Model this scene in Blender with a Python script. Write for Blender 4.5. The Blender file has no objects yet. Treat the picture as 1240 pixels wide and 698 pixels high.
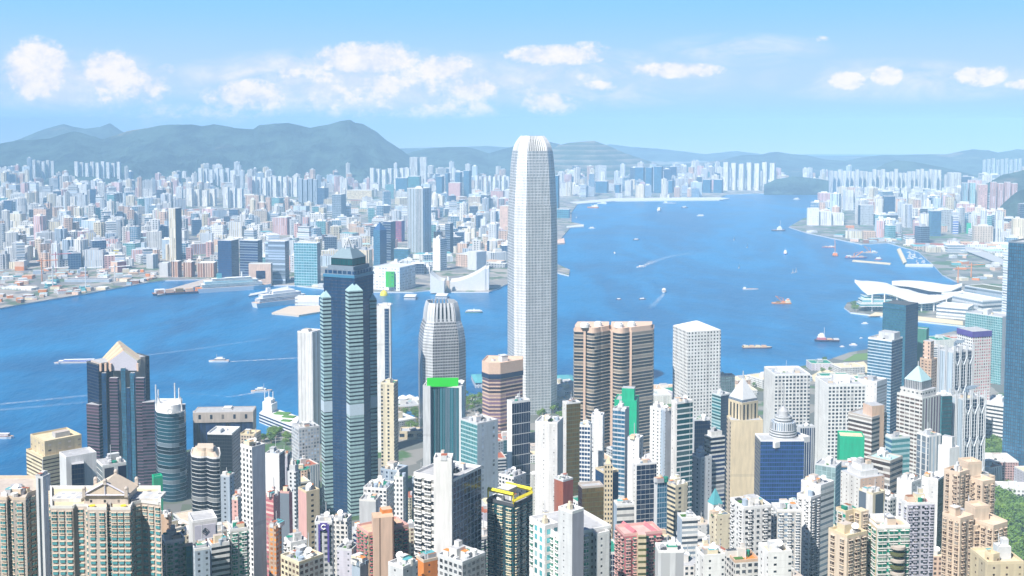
import bpy, math, random
import numpy as np
from mathutils import Vector
from mathutils.geometry import tessellate_polygon
R = math.radians
SC = bpy.context.scene
COL = SC.collection
rnd = random.Random(11)
# ------------------------------------------------------------------ camera
F, YH, HC = 1380.0, 148.0, 430.0            # focal length and horizon of the photo in its 1240 px frame, eye height in metres
PITCH = R(4.0)
CP, SP = math.cos(PITCH), math.sin(PITCH)
CYP = YH + F * math.tan(PITCH)
cam = bpy.data.cameras.new('camera')
cam.sensor_width = 36.0
cam.lens = F / 1240 * 36.0
cam.shift_y = (CYP - 349.0) / 1240
cam.clip_start, cam.clip_end = 1.0, 60000.0
cam_ob = bpy.data.objects.new('camera', cam)
cam_ob.location = (0, 0, HC)
cam_ob.rotation_euler = (R(90) - PITCH, 0, 0)
COL.objects.link(cam_ob)
SC.camera = cam_ob
# ------------------------------------------------------------------ light
SUN_AZ, SUN_EL = R(38), R(50)               # sun stands behind the viewer and to the left
sv = Vector((-math.sin(SUN_AZ) * math.cos(SUN_EL), -math.cos(SUN_AZ) * math.cos(SUN_EL), math.sin(SUN_EL)))
sun = bpy.data.lights.new('sun', 'SUN')
sun.energy, sun.angle, sun.color = 5.0, R(0.5), (1.0, 0.95, 0.88)
sun_ob = bpy.data.objects.new('sun', sun)
sun_ob.rotation_euler = sv.to_track_quat('Z', 'Y').to_euler()
COL.objects.link(sun_ob)
SC.view_settings.view_transform = 'Standard'
SC.view_settings.look = 'None'
SC.view_settings.exposure = 0.60
SC.view_settings.gamma = 1.0
SC.view_settings.use_curve_mapping = False
SC.render.engine = 'CYCLES'
cy = SC.cycles
cy.use_denoising = True
cy.max_bounces, cy.diffuse_bounces, cy.glossy_bounces, cy.volume_bounces, cy.transparent_max_bounces = 5, 2, 3, 3, 8
cy.sample_clamp_indirect = 4.0
cy.caustics_reflective = cy.caustics_refractive = False

def ray(px, py):
    a, b = (px - 620.0) / F, (CYP - py) / F
    return (a, CP + b * SP, -SP + b * CP)
def at(px, py, D):
    d = ray(px, py); k = D / d[1]
    return Vector((d[0] * k, D, HC + d[2] * k))
def ground(px, py, z=0.0):
    d = ray(px, py); k = (z - HC) / d[2]
    return Vector((d[0] * k, d[1] * k, z))
def project(x, y, z):
    z -= HC
    f, u = y * CP - z * SP, y * SP + z * CP
    return (620 + F * x / f, CYP - F * u / f)
def dist_of(py, z=0.0):
    return ground(620, py, z)[1]

# ------------------------------------------------------------------ nodes
class NT:
    def __init__(s, tree): s.t = tree; s.n = tree.nodes; s.l = tree.links
    def new(s, typ, **kw):
        n = s.n.new(typ)
        for k, v in kw.items(): setattr(n, k, v)
        return n
    def put(s, sock, v):
        if hasattr(v, 'is_output') or isinstance(v, bpy.types.NodeSocket): s.l.new(v, sock)
        else: sock.default_value = v
    def m(s, op, a, b=None, c=None, clamp=False):
        n = s.n.new('ShaderNodeMath'); n.operation = op; n.use_clamp = clamp
        s.put(n.inputs[0], a)
        if b is not None: s.put(n.inputs[1], b)
        if c is not None: s.put(n.inputs[2], c)
        return n.outputs[0]
    def mix(s, f, a, b, mode='MIX'):
        n = s.n.new('ShaderNodeMix'); n.data_type = 'RGBA'; n.blend_type = mode
        s.put(n.inputs[0], f)
        for k, v in ((6, a), (7, b)):
            if isinstance(v, tuple): v = (*v, 1.0) if len(v) == 3 else v
            s.put(n.inputs[k], v)
        return n.outputs[2]
    def ramp(s, f, lo, hi):
        n = s.n.new('ShaderNodeMapRange'); n.interpolation_type = 'SMOOTHSTEP'
        s.put(n.inputs[0], f); s.put(n.inputs[1], lo); s.put(n.inputs[2], hi)
        return n.outputs[0]
    def noise(s, vec, scale, detail=3.0, rough=0.55):
        n = s.n.new('ShaderNodeTexNoise'); s.put(n.inputs['Vector'], vec)
        n.inputs['Scale'].default_value = scale; n.inputs['Detail'].default_value = detail; n.inputs['Roughness'].default_value = rough
        return n.outputs['Fac']

# ------------------------------------------------------------------ sky
W = bpy.data.worlds.new('World'); SC.world = W; W.use_nodes = True
t = NT(W.node_tree); t.n.clear()
sky = t.new('ShaderNodeTexSky', sky_type='NISHITA', sun_disc=False)
sky.sun_elevation, sky.sun_rotation = SUN_EL, R(180) + SUN_AZ
sky.altitude, sky.air_density, sky.dust_density, sky.ozone_density = 400, 1.0, 0.3, 3.0
geo = t.new('ShaderNodeTexCoord'); sep = t.new('ShaderNodeSeparateXYZ'); t.l.new(geo.outputs['Generated'], sep.inputs[0])
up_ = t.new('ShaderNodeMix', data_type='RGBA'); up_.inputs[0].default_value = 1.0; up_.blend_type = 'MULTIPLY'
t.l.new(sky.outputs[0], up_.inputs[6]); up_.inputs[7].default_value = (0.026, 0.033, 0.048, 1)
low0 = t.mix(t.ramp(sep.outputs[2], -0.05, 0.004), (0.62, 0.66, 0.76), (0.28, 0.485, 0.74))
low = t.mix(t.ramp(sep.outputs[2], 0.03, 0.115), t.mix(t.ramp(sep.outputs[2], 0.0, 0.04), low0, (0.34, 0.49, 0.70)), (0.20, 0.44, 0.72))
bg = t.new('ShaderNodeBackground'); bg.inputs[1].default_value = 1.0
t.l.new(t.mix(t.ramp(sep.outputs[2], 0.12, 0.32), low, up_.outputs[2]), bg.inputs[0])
dy = t.m('MAXIMUM', sep.outputs[1], 0.05)
ca, ce = t.m('DIVIDE', sep.outputs[0], dy), t.m('DIVIDE', sep.outputs[2], dy)
comb = t.new('ShaderNodeCombineXYZ'); t.put(comb.inputs[0], ca); t.put(comb.inputs[1], t.m('MULTIPLY', ce, 1.35))
CLOUDS = [  # centre, half width, half height in photo pixels, density
    (45, 84, 48, 44, 1.0), (132, 86, 44, 34, .85), (172, 104, 44, 26, .6), (202, 86, 16, 10, .5), (300, 116, 66, 24, .68), (352, 88, 20, 14, .6),
    (440, 72, 80, 24, .9), (470, 64, 34, 18, .6), (540, 82, 44, 20, .75), (462, 104, 66, 20, .6), (572, 107, 44, 20, .7), (540, 130, 90, 20, .35), (672, 67, 76, 15, .9), (712, 60, 34, 12, .5), (820, 85, 66, 12, .8),
    (460, 108, 190, 46, .42), (660, 104, 160, 40, .22), (110, 110, 130, 34, .3), (664, 126, 42, 18, .65), (724, 104, 32, 8, .5), (1025, 98, 27, 14, .85), (1074, 92, 23, 15, .8), (1184, 93, 40, 15, .65), (1208, 89, 20, 11, .4), (1240, 103, 28, 8, .7), (985, 48, 26, 6, .32), (250, 140, 200, 20, .22)]
den = None
for px, py, rx, ry, k in CLOUDS:
    d, d2, d3 = ray(px, py), ray(px + rx, py), ray(px, py - ry)
    a0, e0 = d[0] / d[1], d[2] / d[1]
    ra, re = d2[0] / d2[1] - a0, d3[2] / d3[1] - e0
    x = t.m('MULTIPLY', t.m('SUBTRACT', ca, a0), 1 / ra); y = t.m('MULTIPLY', t.m('SUBTRACT', ce, e0), 1 / re)
    q = t.m('MULTIPLY', t.m('MAXIMUM', t.m('SUBTRACT', 1.0, t.m('ADD', t.m('MULTIPLY', x, x), t.m('MULTIPLY', y, y))), 0.0), k)
    den = q if den is None else t.m('MAXIMUM', den, q)
n1 = t.noise(comb.outputs[0], 30.0, 9.0, 0.66)
n2 = t.noise(comb.outputs[0], 95.0, 6.0, 0.65)
nn = t.m('ADD', t.m('MULTIPLY', t.m('SUBTRACT', n1, 0.5), 2.5), t.m('MULTIPLY', t.m('SUBTRACT', n2, 0.5), 1.0))
den = t.m('MULTIPLY', den, 1.2)
cov = t.ramp(t.m('ADD', den, t.m('MULTIPLY', nn, t.m('MINIMUM', t.m('MULTIPLY', den, 3.0), 0.9))), 0.03, 0.78)
veil = None
for px, py, rx, ry, k_ in ((430, 98, 250, 44, 1.0), (700, 96, 200, 40, .7), (80, 98, 150, 42, .8), (1090, 98, 190, 30, .6), (900, 60, 120, 22, .5)):
    d, d2, d3 = ray(px, py), ray(px + rx, py), ray(px, py - ry); a0, e0 = d[0] / d[1], d[2] / d[1]
    x = t.m('MULTIPLY', t.m('SUBTRACT', ca, a0), 1 / (d2[0] / d2[1] - a0)); y = t.m('MULTIPLY', t.m('SUBTRACT', ce, e0), 1 / (d3[2] / d3[1] - e0))
    q = t.m('MULTIPLY', t.m('MAXIMUM', t.m('SUBTRACT', 1.0, t.m('ADD', t.m('MULTIPLY', x, x), t.m('MULTIPLY', y, y))), 0.0), k_)
    veil = q if veil is None else t.m('MAXIMUM', veil, q)
cv2 = t.new('ShaderNodeCombineXYZ'); t.put(cv2.inputs[0], t.m('MULTIPLY', ca, 0.55)); t.put(cv2.inputs[1], t.m('MULTIPLY', ce, 1.5))
n3 = t.noise(cv2.outputs[0], 22.0, 8.0, 0.62); n3.node.inputs['Distortion'].default_value = 0.8
veil = t.m('MULTIPLY', t.m('MULTIPLY', t.ramp(n3, 0.34, 0.66), t.m('MINIMUM', t.m('MULTIPLY', veil, 1.6), 1.0)), 0.72)
cov = t.m('MAXIMUM', cov, veil)
cov = t.m('MULTIPLY', cov, t.m('GREATER_THAN', sep.outputs[1], 0.2))
ccol = t.mix(t.ramp(t.m('ADD', t.m('MULTIPLY', n1, 0.7), t.m('MULTIPLY', n2, 0.3)), 0.40, 0.60), (0.74, 0.79, 0.93), (1.0, 0.95, 0.92))
cbg = t.new('ShaderNodeBackground'); t.l.new(ccol, cbg.inputs[0]); cbg.inputs[1].default_value = 0.72
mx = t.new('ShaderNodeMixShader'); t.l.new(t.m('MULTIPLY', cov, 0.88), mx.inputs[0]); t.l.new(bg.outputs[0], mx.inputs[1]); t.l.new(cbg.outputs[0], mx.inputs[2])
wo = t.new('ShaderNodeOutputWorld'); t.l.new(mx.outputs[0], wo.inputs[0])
W.cycles.sampling_method = 'MANUAL'; W.cycles.sample_map_resolution = 512

# ------------------------------------------------------------------ materials
def new_mat(name):
    m = bpy.data.materials.new(name); m.use_nodes = True
    k = NT(m.node_tree); k.n.clear()
    b = k.new('ShaderNodeBsdfPrincipled'); o = k.new('ShaderNodeOutputMaterial'); k.l.new(b.outputs[0], o.inputs[0])
    return m, k, b
PAL = dict(white=(.80, .80, .79), offwhite=(.70, .69, .66), cream=(.74, .66, .48), beige=(.62, .52, .41), sand=(.66, .56, .38), tan=(.60, .42, .29), peach=(.70, .50, .38), pink=(.66, .40, .37), rose=(.50, .16, .19),
           red=(.40, .09, .06), brick=(.36, .11, .06), orange=(.70, .24, .05), brown=(.11, .07, .055), taupe=(.50, .44, .39), grey=(.42, .43, .45), lgrey=(.60, .62, .64), dgrey=(.075, .085, .10), bluegrey=(.38, .46, .55), paleblue=(.55, .66, .75),
           lav=(.55, .54, .62), navy=(.012, .028, .085), blue=(.02, .085, .22), sky=(.06, .22, .38), teal=(.012, .12, .15), aqua=(.10, .36, .40), palet=(.40, .58, .60), green=(.02, .30, .18), jade=(.01, .22, .15), dark=(.022, .028, .04),
           black=(.012, .014, .018), smoke=(.035, .045, .06), gold=(.20, .13, .03), mauve=(.16, .10, .15), purple=(.09, .06, .30), yellow=(.80, .68, .03), silver=(.62, .66, .70), mist=(.20, .28, .33), royal=(.03, .10, .42), olive=(.10, .11, .04),
           chroma=(.02, .62, .02), net=(.0, .42, .22), steel=(.20, .26, .33), rust=(.28, .12, .06), wood=(.36, .24, .14), buff=(.66, .53, .41), deepteal=(.006, .045, .07))
_mats = {}
FG = bpy.data.node_groups.new('facade_pattern', 'ShaderNodeTree')
for nm, ty in (('Wall', 'NodeSocketColor'), ('Glass', 'NodeSocketColor'), ('Pitch', 'NodeSocketFloat'), ('Floor', 'NodeSocketFloat'), ('FW', 'NodeSocketFloat'), ('FH', 'NodeSocketFloat'), ('Vary', 'NodeSocketFloat'), ('AC', 'NodeSocketFloat')):
    FG.interface.new_socket(nm, in_out='INPUT', socket_type=ty)
for nm, ty in (('Color', 'NodeSocketColor'), ('Mask', 'NodeSocketFloat')):
    FG.interface.new_socket(nm, in_out='OUTPUT', socket_type=ty)
g = NT(FG)
gi, go = g.new('NodeGroupInput'), g.new('NodeGroupOutput')
I = {s.name: s for s in gi.outputs}
uvn = g.new('ShaderNodeUVMap'); us = g.new('ShaderNodeSeparateXYZ'); g.l.new(uvn.outputs[0], us.inputs[0])
cu, cv = g.m('DIVIDE', us.outputs[0], I['Pitch']), g.m('DIVIDE', us.outputs[1], I['Floor'])
fu, fv = g.m('FRACT', cu), g.m('FRACT', cv)
iu, iv = g.m('FLOOR', cu), g.m('FLOOR', cv)
oi = g.new('ShaderNodeObjectInfo')
hv = g.new('ShaderNodeCombineXYZ'); g.put(hv.inputs[0], iu); g.put(hv.inputs[1], iv); g.put(hv.inputs[2], g.m('MULTIPLY', oi.outputs['Random'], 97.0))
wn = g.new('ShaderNodeTexWhiteNoise', noise_dimensions='3D'); g.l.new(hv.outputs[0], wn.inputs[0])
ws = g.new('ShaderNodeSeparateColor'); g.l.new(wn.outputs['Color'], ws.inputs[0])
mu = g.m('LESS_THAN', g.m('ABSOLUTE', g.m('SUBTRACT', fu, 0.5)), g.m('MULTIPLY', I['FW'], 0.5))
mv = g.m('LESS_THAN', g.m('ABSOLUTE', g.m('SUBTRACT', fv, 0.5)), g.m('MULTIPLY', I['FH'], 0.5))
mask = g.m('MULTIPLY', mu, mv)
gb = g.m('ADD', 1.0, g.m('MULTIPLY', g.m('SUBTRACT', g.m('MULTIPLY', ws.outputs[0], 2.0), 0.85), I['Vary']))
gcol = g.mix(1.0, I['Glass'], g.new('ShaderNodeCombineColor').outputs[0], 'MULTIPLY')
cc = gcol.node; cmb = g.n[-1] if False else None
vv = g.new('ShaderNodeCombineXYZ')
for k_ in range(3): g.put(vv.inputs[k_], gb)
g.l.new(vv.outputs[0], cc.inputs[7])
curt = g.m('MULTIPLY', g.m('GREATER_THAN', ws.outputs[1], 0.86), g.m('MULTIPLY', I['Vary'], 0.55), clamp=True)
gcol = g.mix(curt, gcol, I['Wall'])
tc = g.new('ShaderNodeTexCoord')
stv = g.new('ShaderNodeCombineXYZ'); g.put(stv.inputs[0], us.outputs[0]); g.put(stv.inputs[1], g.m('MULTIPLY', us.outputs[1], 0.12)); g.put(stv.inputs[2], oi.outputs['Random'])
st = g.noise(stv.outputs[0], 0.45, 4.0, 0.6)
big = g.noise(tc.outputs['Object'], 0.06, 2.0)
wb = g.m('ADD', g.m('ADD', g.m('ADD', 0.42, g.m('MULTIPLY', oi.outputs['Random'], 0.12)), g.m('MULTIPLY', st, 0.62)), g.m('MULTIPLY', big, 0.34))
wv = g.new('ShaderNodeCombineXYZ')
for k_ in range(3): g.put(wv.inputs[k_], wb)
wcol = g.mix(1.0, I['Wall'], wv.outputs[0], 'MULTIPLY')
hc = g.new('ShaderNodeCombineXYZ'); g.put(hc.inputs[0], iu); g.put(hc.inputs[1], g.m('MULTIPLY', oi.outputs['Random'], 53.0))
wc = g.new('ShaderNodeTexWhiteNoise', noise_dimensions='2D'); g.l.new(hc.outputs[0], wc.inputs[0])
colm = g.m('MULTIPLY', g.m('GREATER_THAN', wc.outputs['Value'], 0.72), g.m('MULTIPLY', g.m('LESS_THAN', I['FW'], 0.85), 0.22))
wcol = g.mix(colm, wcol, (0.20, 0.19, 0.19))
pipe = g.m('MULTIPLY', g.m('LESS_THAN', fu, 0.045), g.m('MULTIPLY', I['AC'], 0.45))
wcol = g.mix(pipe, wcol, (0.22, 0.21, 0.20))
line = g.m('MULTIPLY', g.m('LESS_THAN', fv, 0.05), 0.16)
wcol = g.mix(line, wcol, (0.12, 0.12, 0.12))
acm = g.m('MULTIPLY', g.m('MULTIPLY', g.m('LESS_THAN', g.m('ABSOLUTE', g.m('SUBTRACT', fu, 0.78)), 0.11), g.m('LESS_THAN', g.m('ABSOLUTE', g.m('SUBTRACT', fv, 0.15)), 0.09)), g.m('MULTIPLY', I['AC'], g.m('GREATER_THAN', ws.outputs[2], 0.45)))
wcol = g.mix(g.m('MULTIPLY', acm, 0.7), wcol, (0.16, 0.16, 0.17))
g.l.new(g.mix(mask, wcol, gcol), go.inputs[0]); g.l.new(mask, go.inputs[1])

STY = dict(P=(3.2, 3.2, .52, .5), B=(40., 3.6, 1.0, .52), V=(2.4, 40., .5, 1.0), C=(1.8, 3.6, .88, .84), N=(6., 3.2, .16, .3), R=(3.0, 3.0, .62, .52), Q=(3.6, 3.6, .62, .62), F=(9., 6.5, .42, .45), S=(7., 30., .32, 1.0), X=(50., 50., .0, .0))
def facade(spec):
    """'style wall glass [pitch floor fw fh]' -> a wall material whose windows follow the UV map in metres"""
    if spec in _mats: return _mats[spec]
    p = spec.split()
    sty = list(STY[p[0]])
    for i, v in enumerate(p[3:]): sty[i] = float(v)
    m, k, b = new_mat('facade_' + p[1] + '_' + p[2])
    gn = k.new('ShaderNodeGroup'); gn.node_tree = FG
    gn.inputs['Wall'].default_value = (*PAL[p[1]], 1); gn.inputs['Glass'].default_value = (*PAL[p[2]], 1)
    gn.inputs['Pitch'].default_value, gn.inputs['Floor'].default_value, gn.inputs['FW'].default_value, gn.inputs['FH'].default_value = sty
    cur = p[0] == 'C'
    gn.inputs['Vary'].default_value = 0.22 if cur else 0.8
    gn.inputs['AC'].default_value = 1.0 if p[0] in 'R' else 0.0
    k.l.new(gn.outputs[0], b.inputs['Base Color'])
    k.l.new(k.m('SUBTRACT', 0.8, k.m('MULTIPLY', gn.outputs[1], 0.66)), b.inputs['Roughness'])
    k.l.new(k.m('MULTIPLY', gn.outputs[1], 0.42 if cur else 0.2), b.inputs['Metallic'])
    bp_ = k.new('ShaderNodeBump'); bp_.invert = True; bp_.inputs['Strength'].default_value = 0.9; bp_.inputs['Distance'].default_value = 0.9; k.l.new(gn.outputs[1], bp_.inputs['Height']); k.l.new(bp_.outputs[0], b.inputs['Normal'])
    _mats[spec] = m
    return m
def paint(name, rough=0.75, metal=0.0, grain=0.2, scale=0.5):
    key = (name, rough, metal, grain)
    if key in _mats: return _mats[key]
    m, k, b = new_mat('paint_' + (name if isinstance(name, str) else 'mix'))
    c = PAL[name] if isinstance(name, str) else name
    tc = k.new('ShaderNodeTexCoord')
    n = k.m('ADD', 1.0 - grain, k.m('MULTIPLY', k.noise(tc.outputs['Object'], scale, 5.0, 0.65), 2 * grain))
    v = k.new('ShaderNodeCombineXYZ')
    for i in range(3): k.put(v.inputs[i], n)
    k.l.new(k.mix(1.0, c, v.outputs[0], 'MULTIPLY'), b.inputs['Base Color'])
    b.inputs['Roughness'].default_value = rough; b.inputs['Metallic'].default_value = metal
    _mats[key] = m
    return m
def roofmat(c='grey'):
    return paint(c, 0.9, 0.0, 0.42, 0.25)

# ------------------------------------------------------------------ meshes and objects
class MB:
    def __init__(s): s.v, s.f, s.m, s.uv = [], [], [], []
    def face(s, pts, mat=0, uv=None):
        i = len(s.v); s.v += [tuple(p) for p in pts]; s.f.append(tuple(range(i, i + len(pts)))); s.m.append(mat)
        s.uv += uv if uv else [(p[0], p[1]) for p in pts]
    def sides(s, fp, z0, z1, mat=0, fp1=None, u0=0.0, vt=None):
        fp1 = fp1 or fp; n = len(fp); u = u0; vt = z1 if vt is None else vt
        for i in range(n):
            a, b, c, d = fp[i], fp[(i + 1) % n], fp1[(i + 1) % n], fp1[i]
            w = math.hypot(b[0] - a[0], b[1] - a[1])
            s.face([(a[0], a[1], z0), (b[0], b[1], z0), (c[0], c[1], z1), (d[0], d[1], z1)], mat[i] if isinstance(mat, (list, tuple)) else mat,
                   [(u, z0 - vt), (u + w, z0 - vt), (u + w, z1 - vt), (u, z1 - vt)])
            u += w
    def cap(s, fp, z, mat=0):
        if len(fp) <= 4: s.face([(p[0], p[1], z) for p in fp], mat); return
        for tri in tessellate_polygon([[Vector((p[0], p[1], 0)) for p in fp]]):
            q = [fp[i] for i in tri]
            if (q[1][0] - q[0][0]) * (q[2][1] - q[0][1]) - (q[1][1] - q[0][1]) * (q[2][0] - q[0][0]) < 0: q.reverse()
            s.face([(p[0], p[1], z) for p in q], mat)
    def prism(s, fp, z0, z1, mat=0, top=None, fp1=None):
        s.sides(fp, z0, z1, mat, fp1); s.cap(fp1 or fp, z1, (mat if not isinstance(mat, (list, tuple)) else mat[0]) if top is None else top)
    def box(s, cx, cy, z0, w, d, h, rot=0.0, mat=0, top=None):
        s.prism(rect(cx, cy, w, d, rot), z0, z0 + h, mat, top)
    def cyl(s, cx, cy, z0, r, h, n=12, mat=0, r1=None, top=None):
        a = [(cx + r * math.cos(2 * math.pi * i / n), cy + r * math.sin(2 * math.pi * i / n)) for i in range(n)]
        r1 = r if r1 is None else r1
        b = [(cx + r1 * math.cos(2 * math.pi * i / n), cy + r1 * math.sin(2 * math.pi * i / n)) for i in range(n)]
        s.prism(a, z0, z0 + h, mat, top, b)
    def bar(s, p, q, r=0.3, mat=0):
        p, q = Vector(p), Vector(q); d = (q - p).normalized(); a = d.orthogonal().normalized() * r; b = d.cross(a).normalized() * r
        c0 = [p + a + b, p - a + b, p - a - b, p + a - b]; c1 = [x + (q - p) for x in c0]
        for i in range(4): s.face([c0[i], c0[(i + 1) % 4], c1[(i + 1) % 4], c1[i]], mat)
        s.face(c0[::-1], mat); s.face(c1, mat)
    def dome(s, cx, cy, z0, r, h, n=12, k=5, mat=0):
        for j in range(k):
            a0, a1 = math.pi / 2 * j / k, math.pi / 2 * (j + 1) / k
            f0 = [(cx + r * math.cos(a0) * math.cos(2 * math.pi * i / n), cy + r * math.cos(a0) * math.sin(2 * math.pi * i / n)) for i in range(n)]
            f1 = [(cx + r * math.cos(a1) * math.cos(2 * math.pi * i / n), cy + r * math.cos(a1) * math.sin(2 * math.pi * i / n)) for i in range(n)]
            s.sides(f0, z0 + h * math.sin(a0), z0 + h * math.sin(a1), mat, f1)
    def build(s, name, mats, parent=None, loc=(0, 0, 0), smooth=False):
        me = bpy.data.meshes.new(name)
        lo = Vector(loc)
        me.from_pydata([(p[0] - lo[0], p[1] - lo[1], p[2] - lo[2]) for p in s.v], [], s.f)
        for m in (mats if isinstance(mats, (list, tuple)) else [mats]): me.materials.append(m)
        me.polygons.foreach_set('material_index', s.m)
        uv = me.uv_layers.new(name='UVMap'); uv.data.foreach_set('uv', [c for p in s.uv for c in p])
        if smooth:
            import bmesh
            bm = bmesh.new(); bm.from_mesh(me); bmesh.ops.remove_doubles(bm, verts=bm.verts, dist=0.01); bm.to_mesh(me); bm.free()
            me.polygons.foreach_set('use_smooth', [True] * len(me.polygons))
        o = bpy.data.objects.new(name, me); COL.objects.link(o)
        if parent is not None: o.parent = parent
        else: o.location = lo
        return o
def rect(cx, cy, w, d, rot=0.0):
    c, s_ = math.cos(rot), math.sin(rot)
    return [(cx + x * c - y * s_, cy + x * s_ + y * c) for x, y in ((-w / 2, -d / 2), (w / 2, -d / 2), (w / 2, d / 2), (-w / 2, d / 2))]
def shrink(fp, k):
    cx, cy_ = sum(p[0] for p in fp) / len(fp), sum(p[1] for p in fp) / len(fp)
    return [(cx + (p[0] - cx) * k, cy_ + (p[1] - cy_) * k) for p in fp]
def tag(o, label=None, cat=None, group=None, kind=None):
    if label: o['label'] = label
    if cat: o['category'] = cat
    if group: o['group'] = group
    if kind: o['kind'] = kind
    return o
def thing(name, label, cat, loc, group=None):
    o = bpy.data.objects.new(name, None); o.location = loc; o.empty_display_size = 1.0; COL.objects.link(o)
    return tag(o, label, cat, group)
def copy_tree(o, loc=None, rz=None, scale=None, label=None, group=None):
    c = o.copy(); COL.objects.link(c)
    if loc is not None: c.location = loc
    if rz is not None: c.rotation_euler[2] = rz
    if scale is not None: c.scale = scale if isinstance(scale, tuple) else (scale,) * 3
    if label: c['label'] = label
    if group: c['group'] = group
    for ch in list(o.children):
        d = ch.copy(); COL.objects.link(d); d.parent = c
        for gch in list(ch.children):
            e = gch.copy(); COL.objects.link(e); e.parent = d
    return c

# ------------------------------------------------------------------ water, land, hills
m, k, b = new_mat('sea'); SEA = m
tc = k.new('ShaderNodeTexCoord')
mp = k.new('ShaderNodeMapping'); mp.inputs['Scale'].default_value = (1, 0.45, 1); mp.inputs['Rotation'].default_value = (0, 0, R(18)); k.l.new(tc.outputs['Object'], mp.inputs[0])
n1 = k.noise(mp.outputs[0], 0.0024, 7.0, 0.66); n1.node.inputs['Distortion'].default_value = 1.6
n2 = k.noise(mp.outputs[0], 0.012, 5.0, 0.6)
k.l.new(k.mix(k.ramp(k.m('ADD', k.m('MULTIPLY', n1, 0.75), k.m('MULTIPLY', n2, 0.25)), 0.38, 0.62), (0.001, 0.090, 0.245), (0.008, 0.185, 0.42)), b.inputs['Base Color'])
k.l.new(k.m('ADD', 0.22, k.m('MULTIPLY', n1, 0.22)), b.inputs['Roughness'])
b.inputs['IOR'].default_value = 1.33
bp = k.new('ShaderNodeBump'); bp.inputs['Strength'].default_value = 0.5; bp.inputs['Distance'].default_value = 1.0
hgt = k.m('ADD', k.m('MULTIPLY', k.noise(mp.outputs[0], 0.05, 5.0, 0.65), 5.0), k.m('MULTIPLY', n2, 6.0))
k.l.new(hgt, bp.inputs['Height']); k.l.new(bp.outputs[0], b.inputs['Normal'])
mb = MB(); mb.face([(-15500, 200, 0), (15500, 200, 0), (15500, 15200, 0), (-15500, 15200, 0)])
tag(mb.build('water', SEA), kind='structure')

def hz(y):
    pts = [(-900, 440), (-60, 427), (0, 420), (100, 350), (300, 240), (500, 160), (700, 95), (900, 48), (1100, 18), (1250, 6), (1330, 4.0)]
    if y <= pts[0][0]: return pts[0][1]
    for (a, b_), (c, d) in zip(pts, pts[1:]):
        if y <= c: return b_ + (d - b_) * (y - a) / (c - a)
    return 4.0
def land_mat(name, a, b_, c, s):
    m, k, b = new_mat(name)
    tc = k.new('ShaderNodeTexCoord')
    vo = k.new('ShaderNodeTexVoronoi'); k.l.new(tc.outputs['Object'], vo.inputs['Vector']); vo.inputs['Scale'].default_value = s
    sc_ = k.new('ShaderNodeSeparateColor'); k.l.new(vo.outputs['Color'], sc_.inputs[0])
    col = k.mix(k.ramp(sc_.outputs[0], 0.3, 0.6), a, b_)
    col = k.mix(k.ramp(k.noise(tc.outputs['Object'], s * 0.6, 5.0), 0.52, 0.6), col, c)
    k.l.new(col, b.inputs['Base Color']); b.inputs['Roughness'].default_value = 0.9
    return m
def px_poly(pts, z=0.0): return [ground(x, y, z)[:2] for x, y in pts]
HK_COAST = [(-200, 628), (0, 592), (60, 580), (150, 560), (226, 548), (300, 534), (330, 528), (400, 512), (460, 492), (508, 484), (561, 483), (600, 475), (640, 470), (673, 464), (700, 463), (792, 470), (815, 470), (889, 462), (925, 457),
            (959, 448), (998, 440), (1028, 429), (1050, 425), (1116, 412), (1160, 402), (1170, 397), (1112, 390.5), (1070, 385), (1030, 380), (1022, 374), (1026, 368), (1060, 362), (1100, 354), (1165, 346), (1141, 334), (1131, 323), (1112, 306), (1075, 295), (1044, 297),
            (1010, 290), (977, 283), (955, 276), (972, 266), (1019, 249), (1032, 241), (1070, 237)]
HK = px_poly(HK_COAST); HK += [(7000, HK[-1][1]), (7000, 200), (-2500, 200), (-2500, HK[0][1])]
KW_COAST = [(-420, 452), (0, 375), (33, 369), (95, 359), (160, 347), (183, 343), (200, 341), (256, 339), (330, 347), (356, 347), (400, 352), (452, 355), (500, 355), (520, 353), (542, 355), (592, 355), (616, 345), (640, 336), (672, 331), (689, 335), (690, 328), (672, 320), (673, 298), (690, 277), (706, 275.5), (707, 273), (692, 270),
            (692, 258), (700, 247), (745, 244.2), (871, 243), (872, 240), (880, 236.5), (920, 235), (1023, 235.5), (1070, 234)]
KW = px_poly(KW_COAST); KW = KW + [(9000, KW[-1][1]), (9000, 12500), (-9000, 12500), (-9000, KW[0][1])]
def inside(poly, x, y):
    c = False; n = len(poly); j = n - 1
    for i in range(n):
        (xi, yi), (xj, yj) = poly[i], poly[j]
        if (yi > y) != (yj > y) and x < (xj - xi) * (y - yi) / (yj - yi) + xi: c = not c
        j = i
    return c
ISLAND_M = land_mat('island_ground', (.13, .14, .13), (.26, .25, .23), (.06, .13, .04), 0.02)
SHORE_M = land_mat('peninsula_ground', (.20, .20, .20), (.36, .33, .29), (.09, .14, .07), 0.025)
QUAY = paint('lgrey', 0.9)
for nm, poly, mt in (('island_ground', HK, ISLAND_M), ('peninsula_ground', KW, SHORE_M)):
    if sum(a[0] * b_[1] - b_[0] * a[1] for a, b_ in zip(poly, poly[1:] + poly[:1])) < 0: poly.reverse()
    mb = MB(); mb.prism(poly, -1.0, 3.2, 1, 0); tag(mb.build(nm, [mt, QUAY]), kind='structure')
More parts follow.
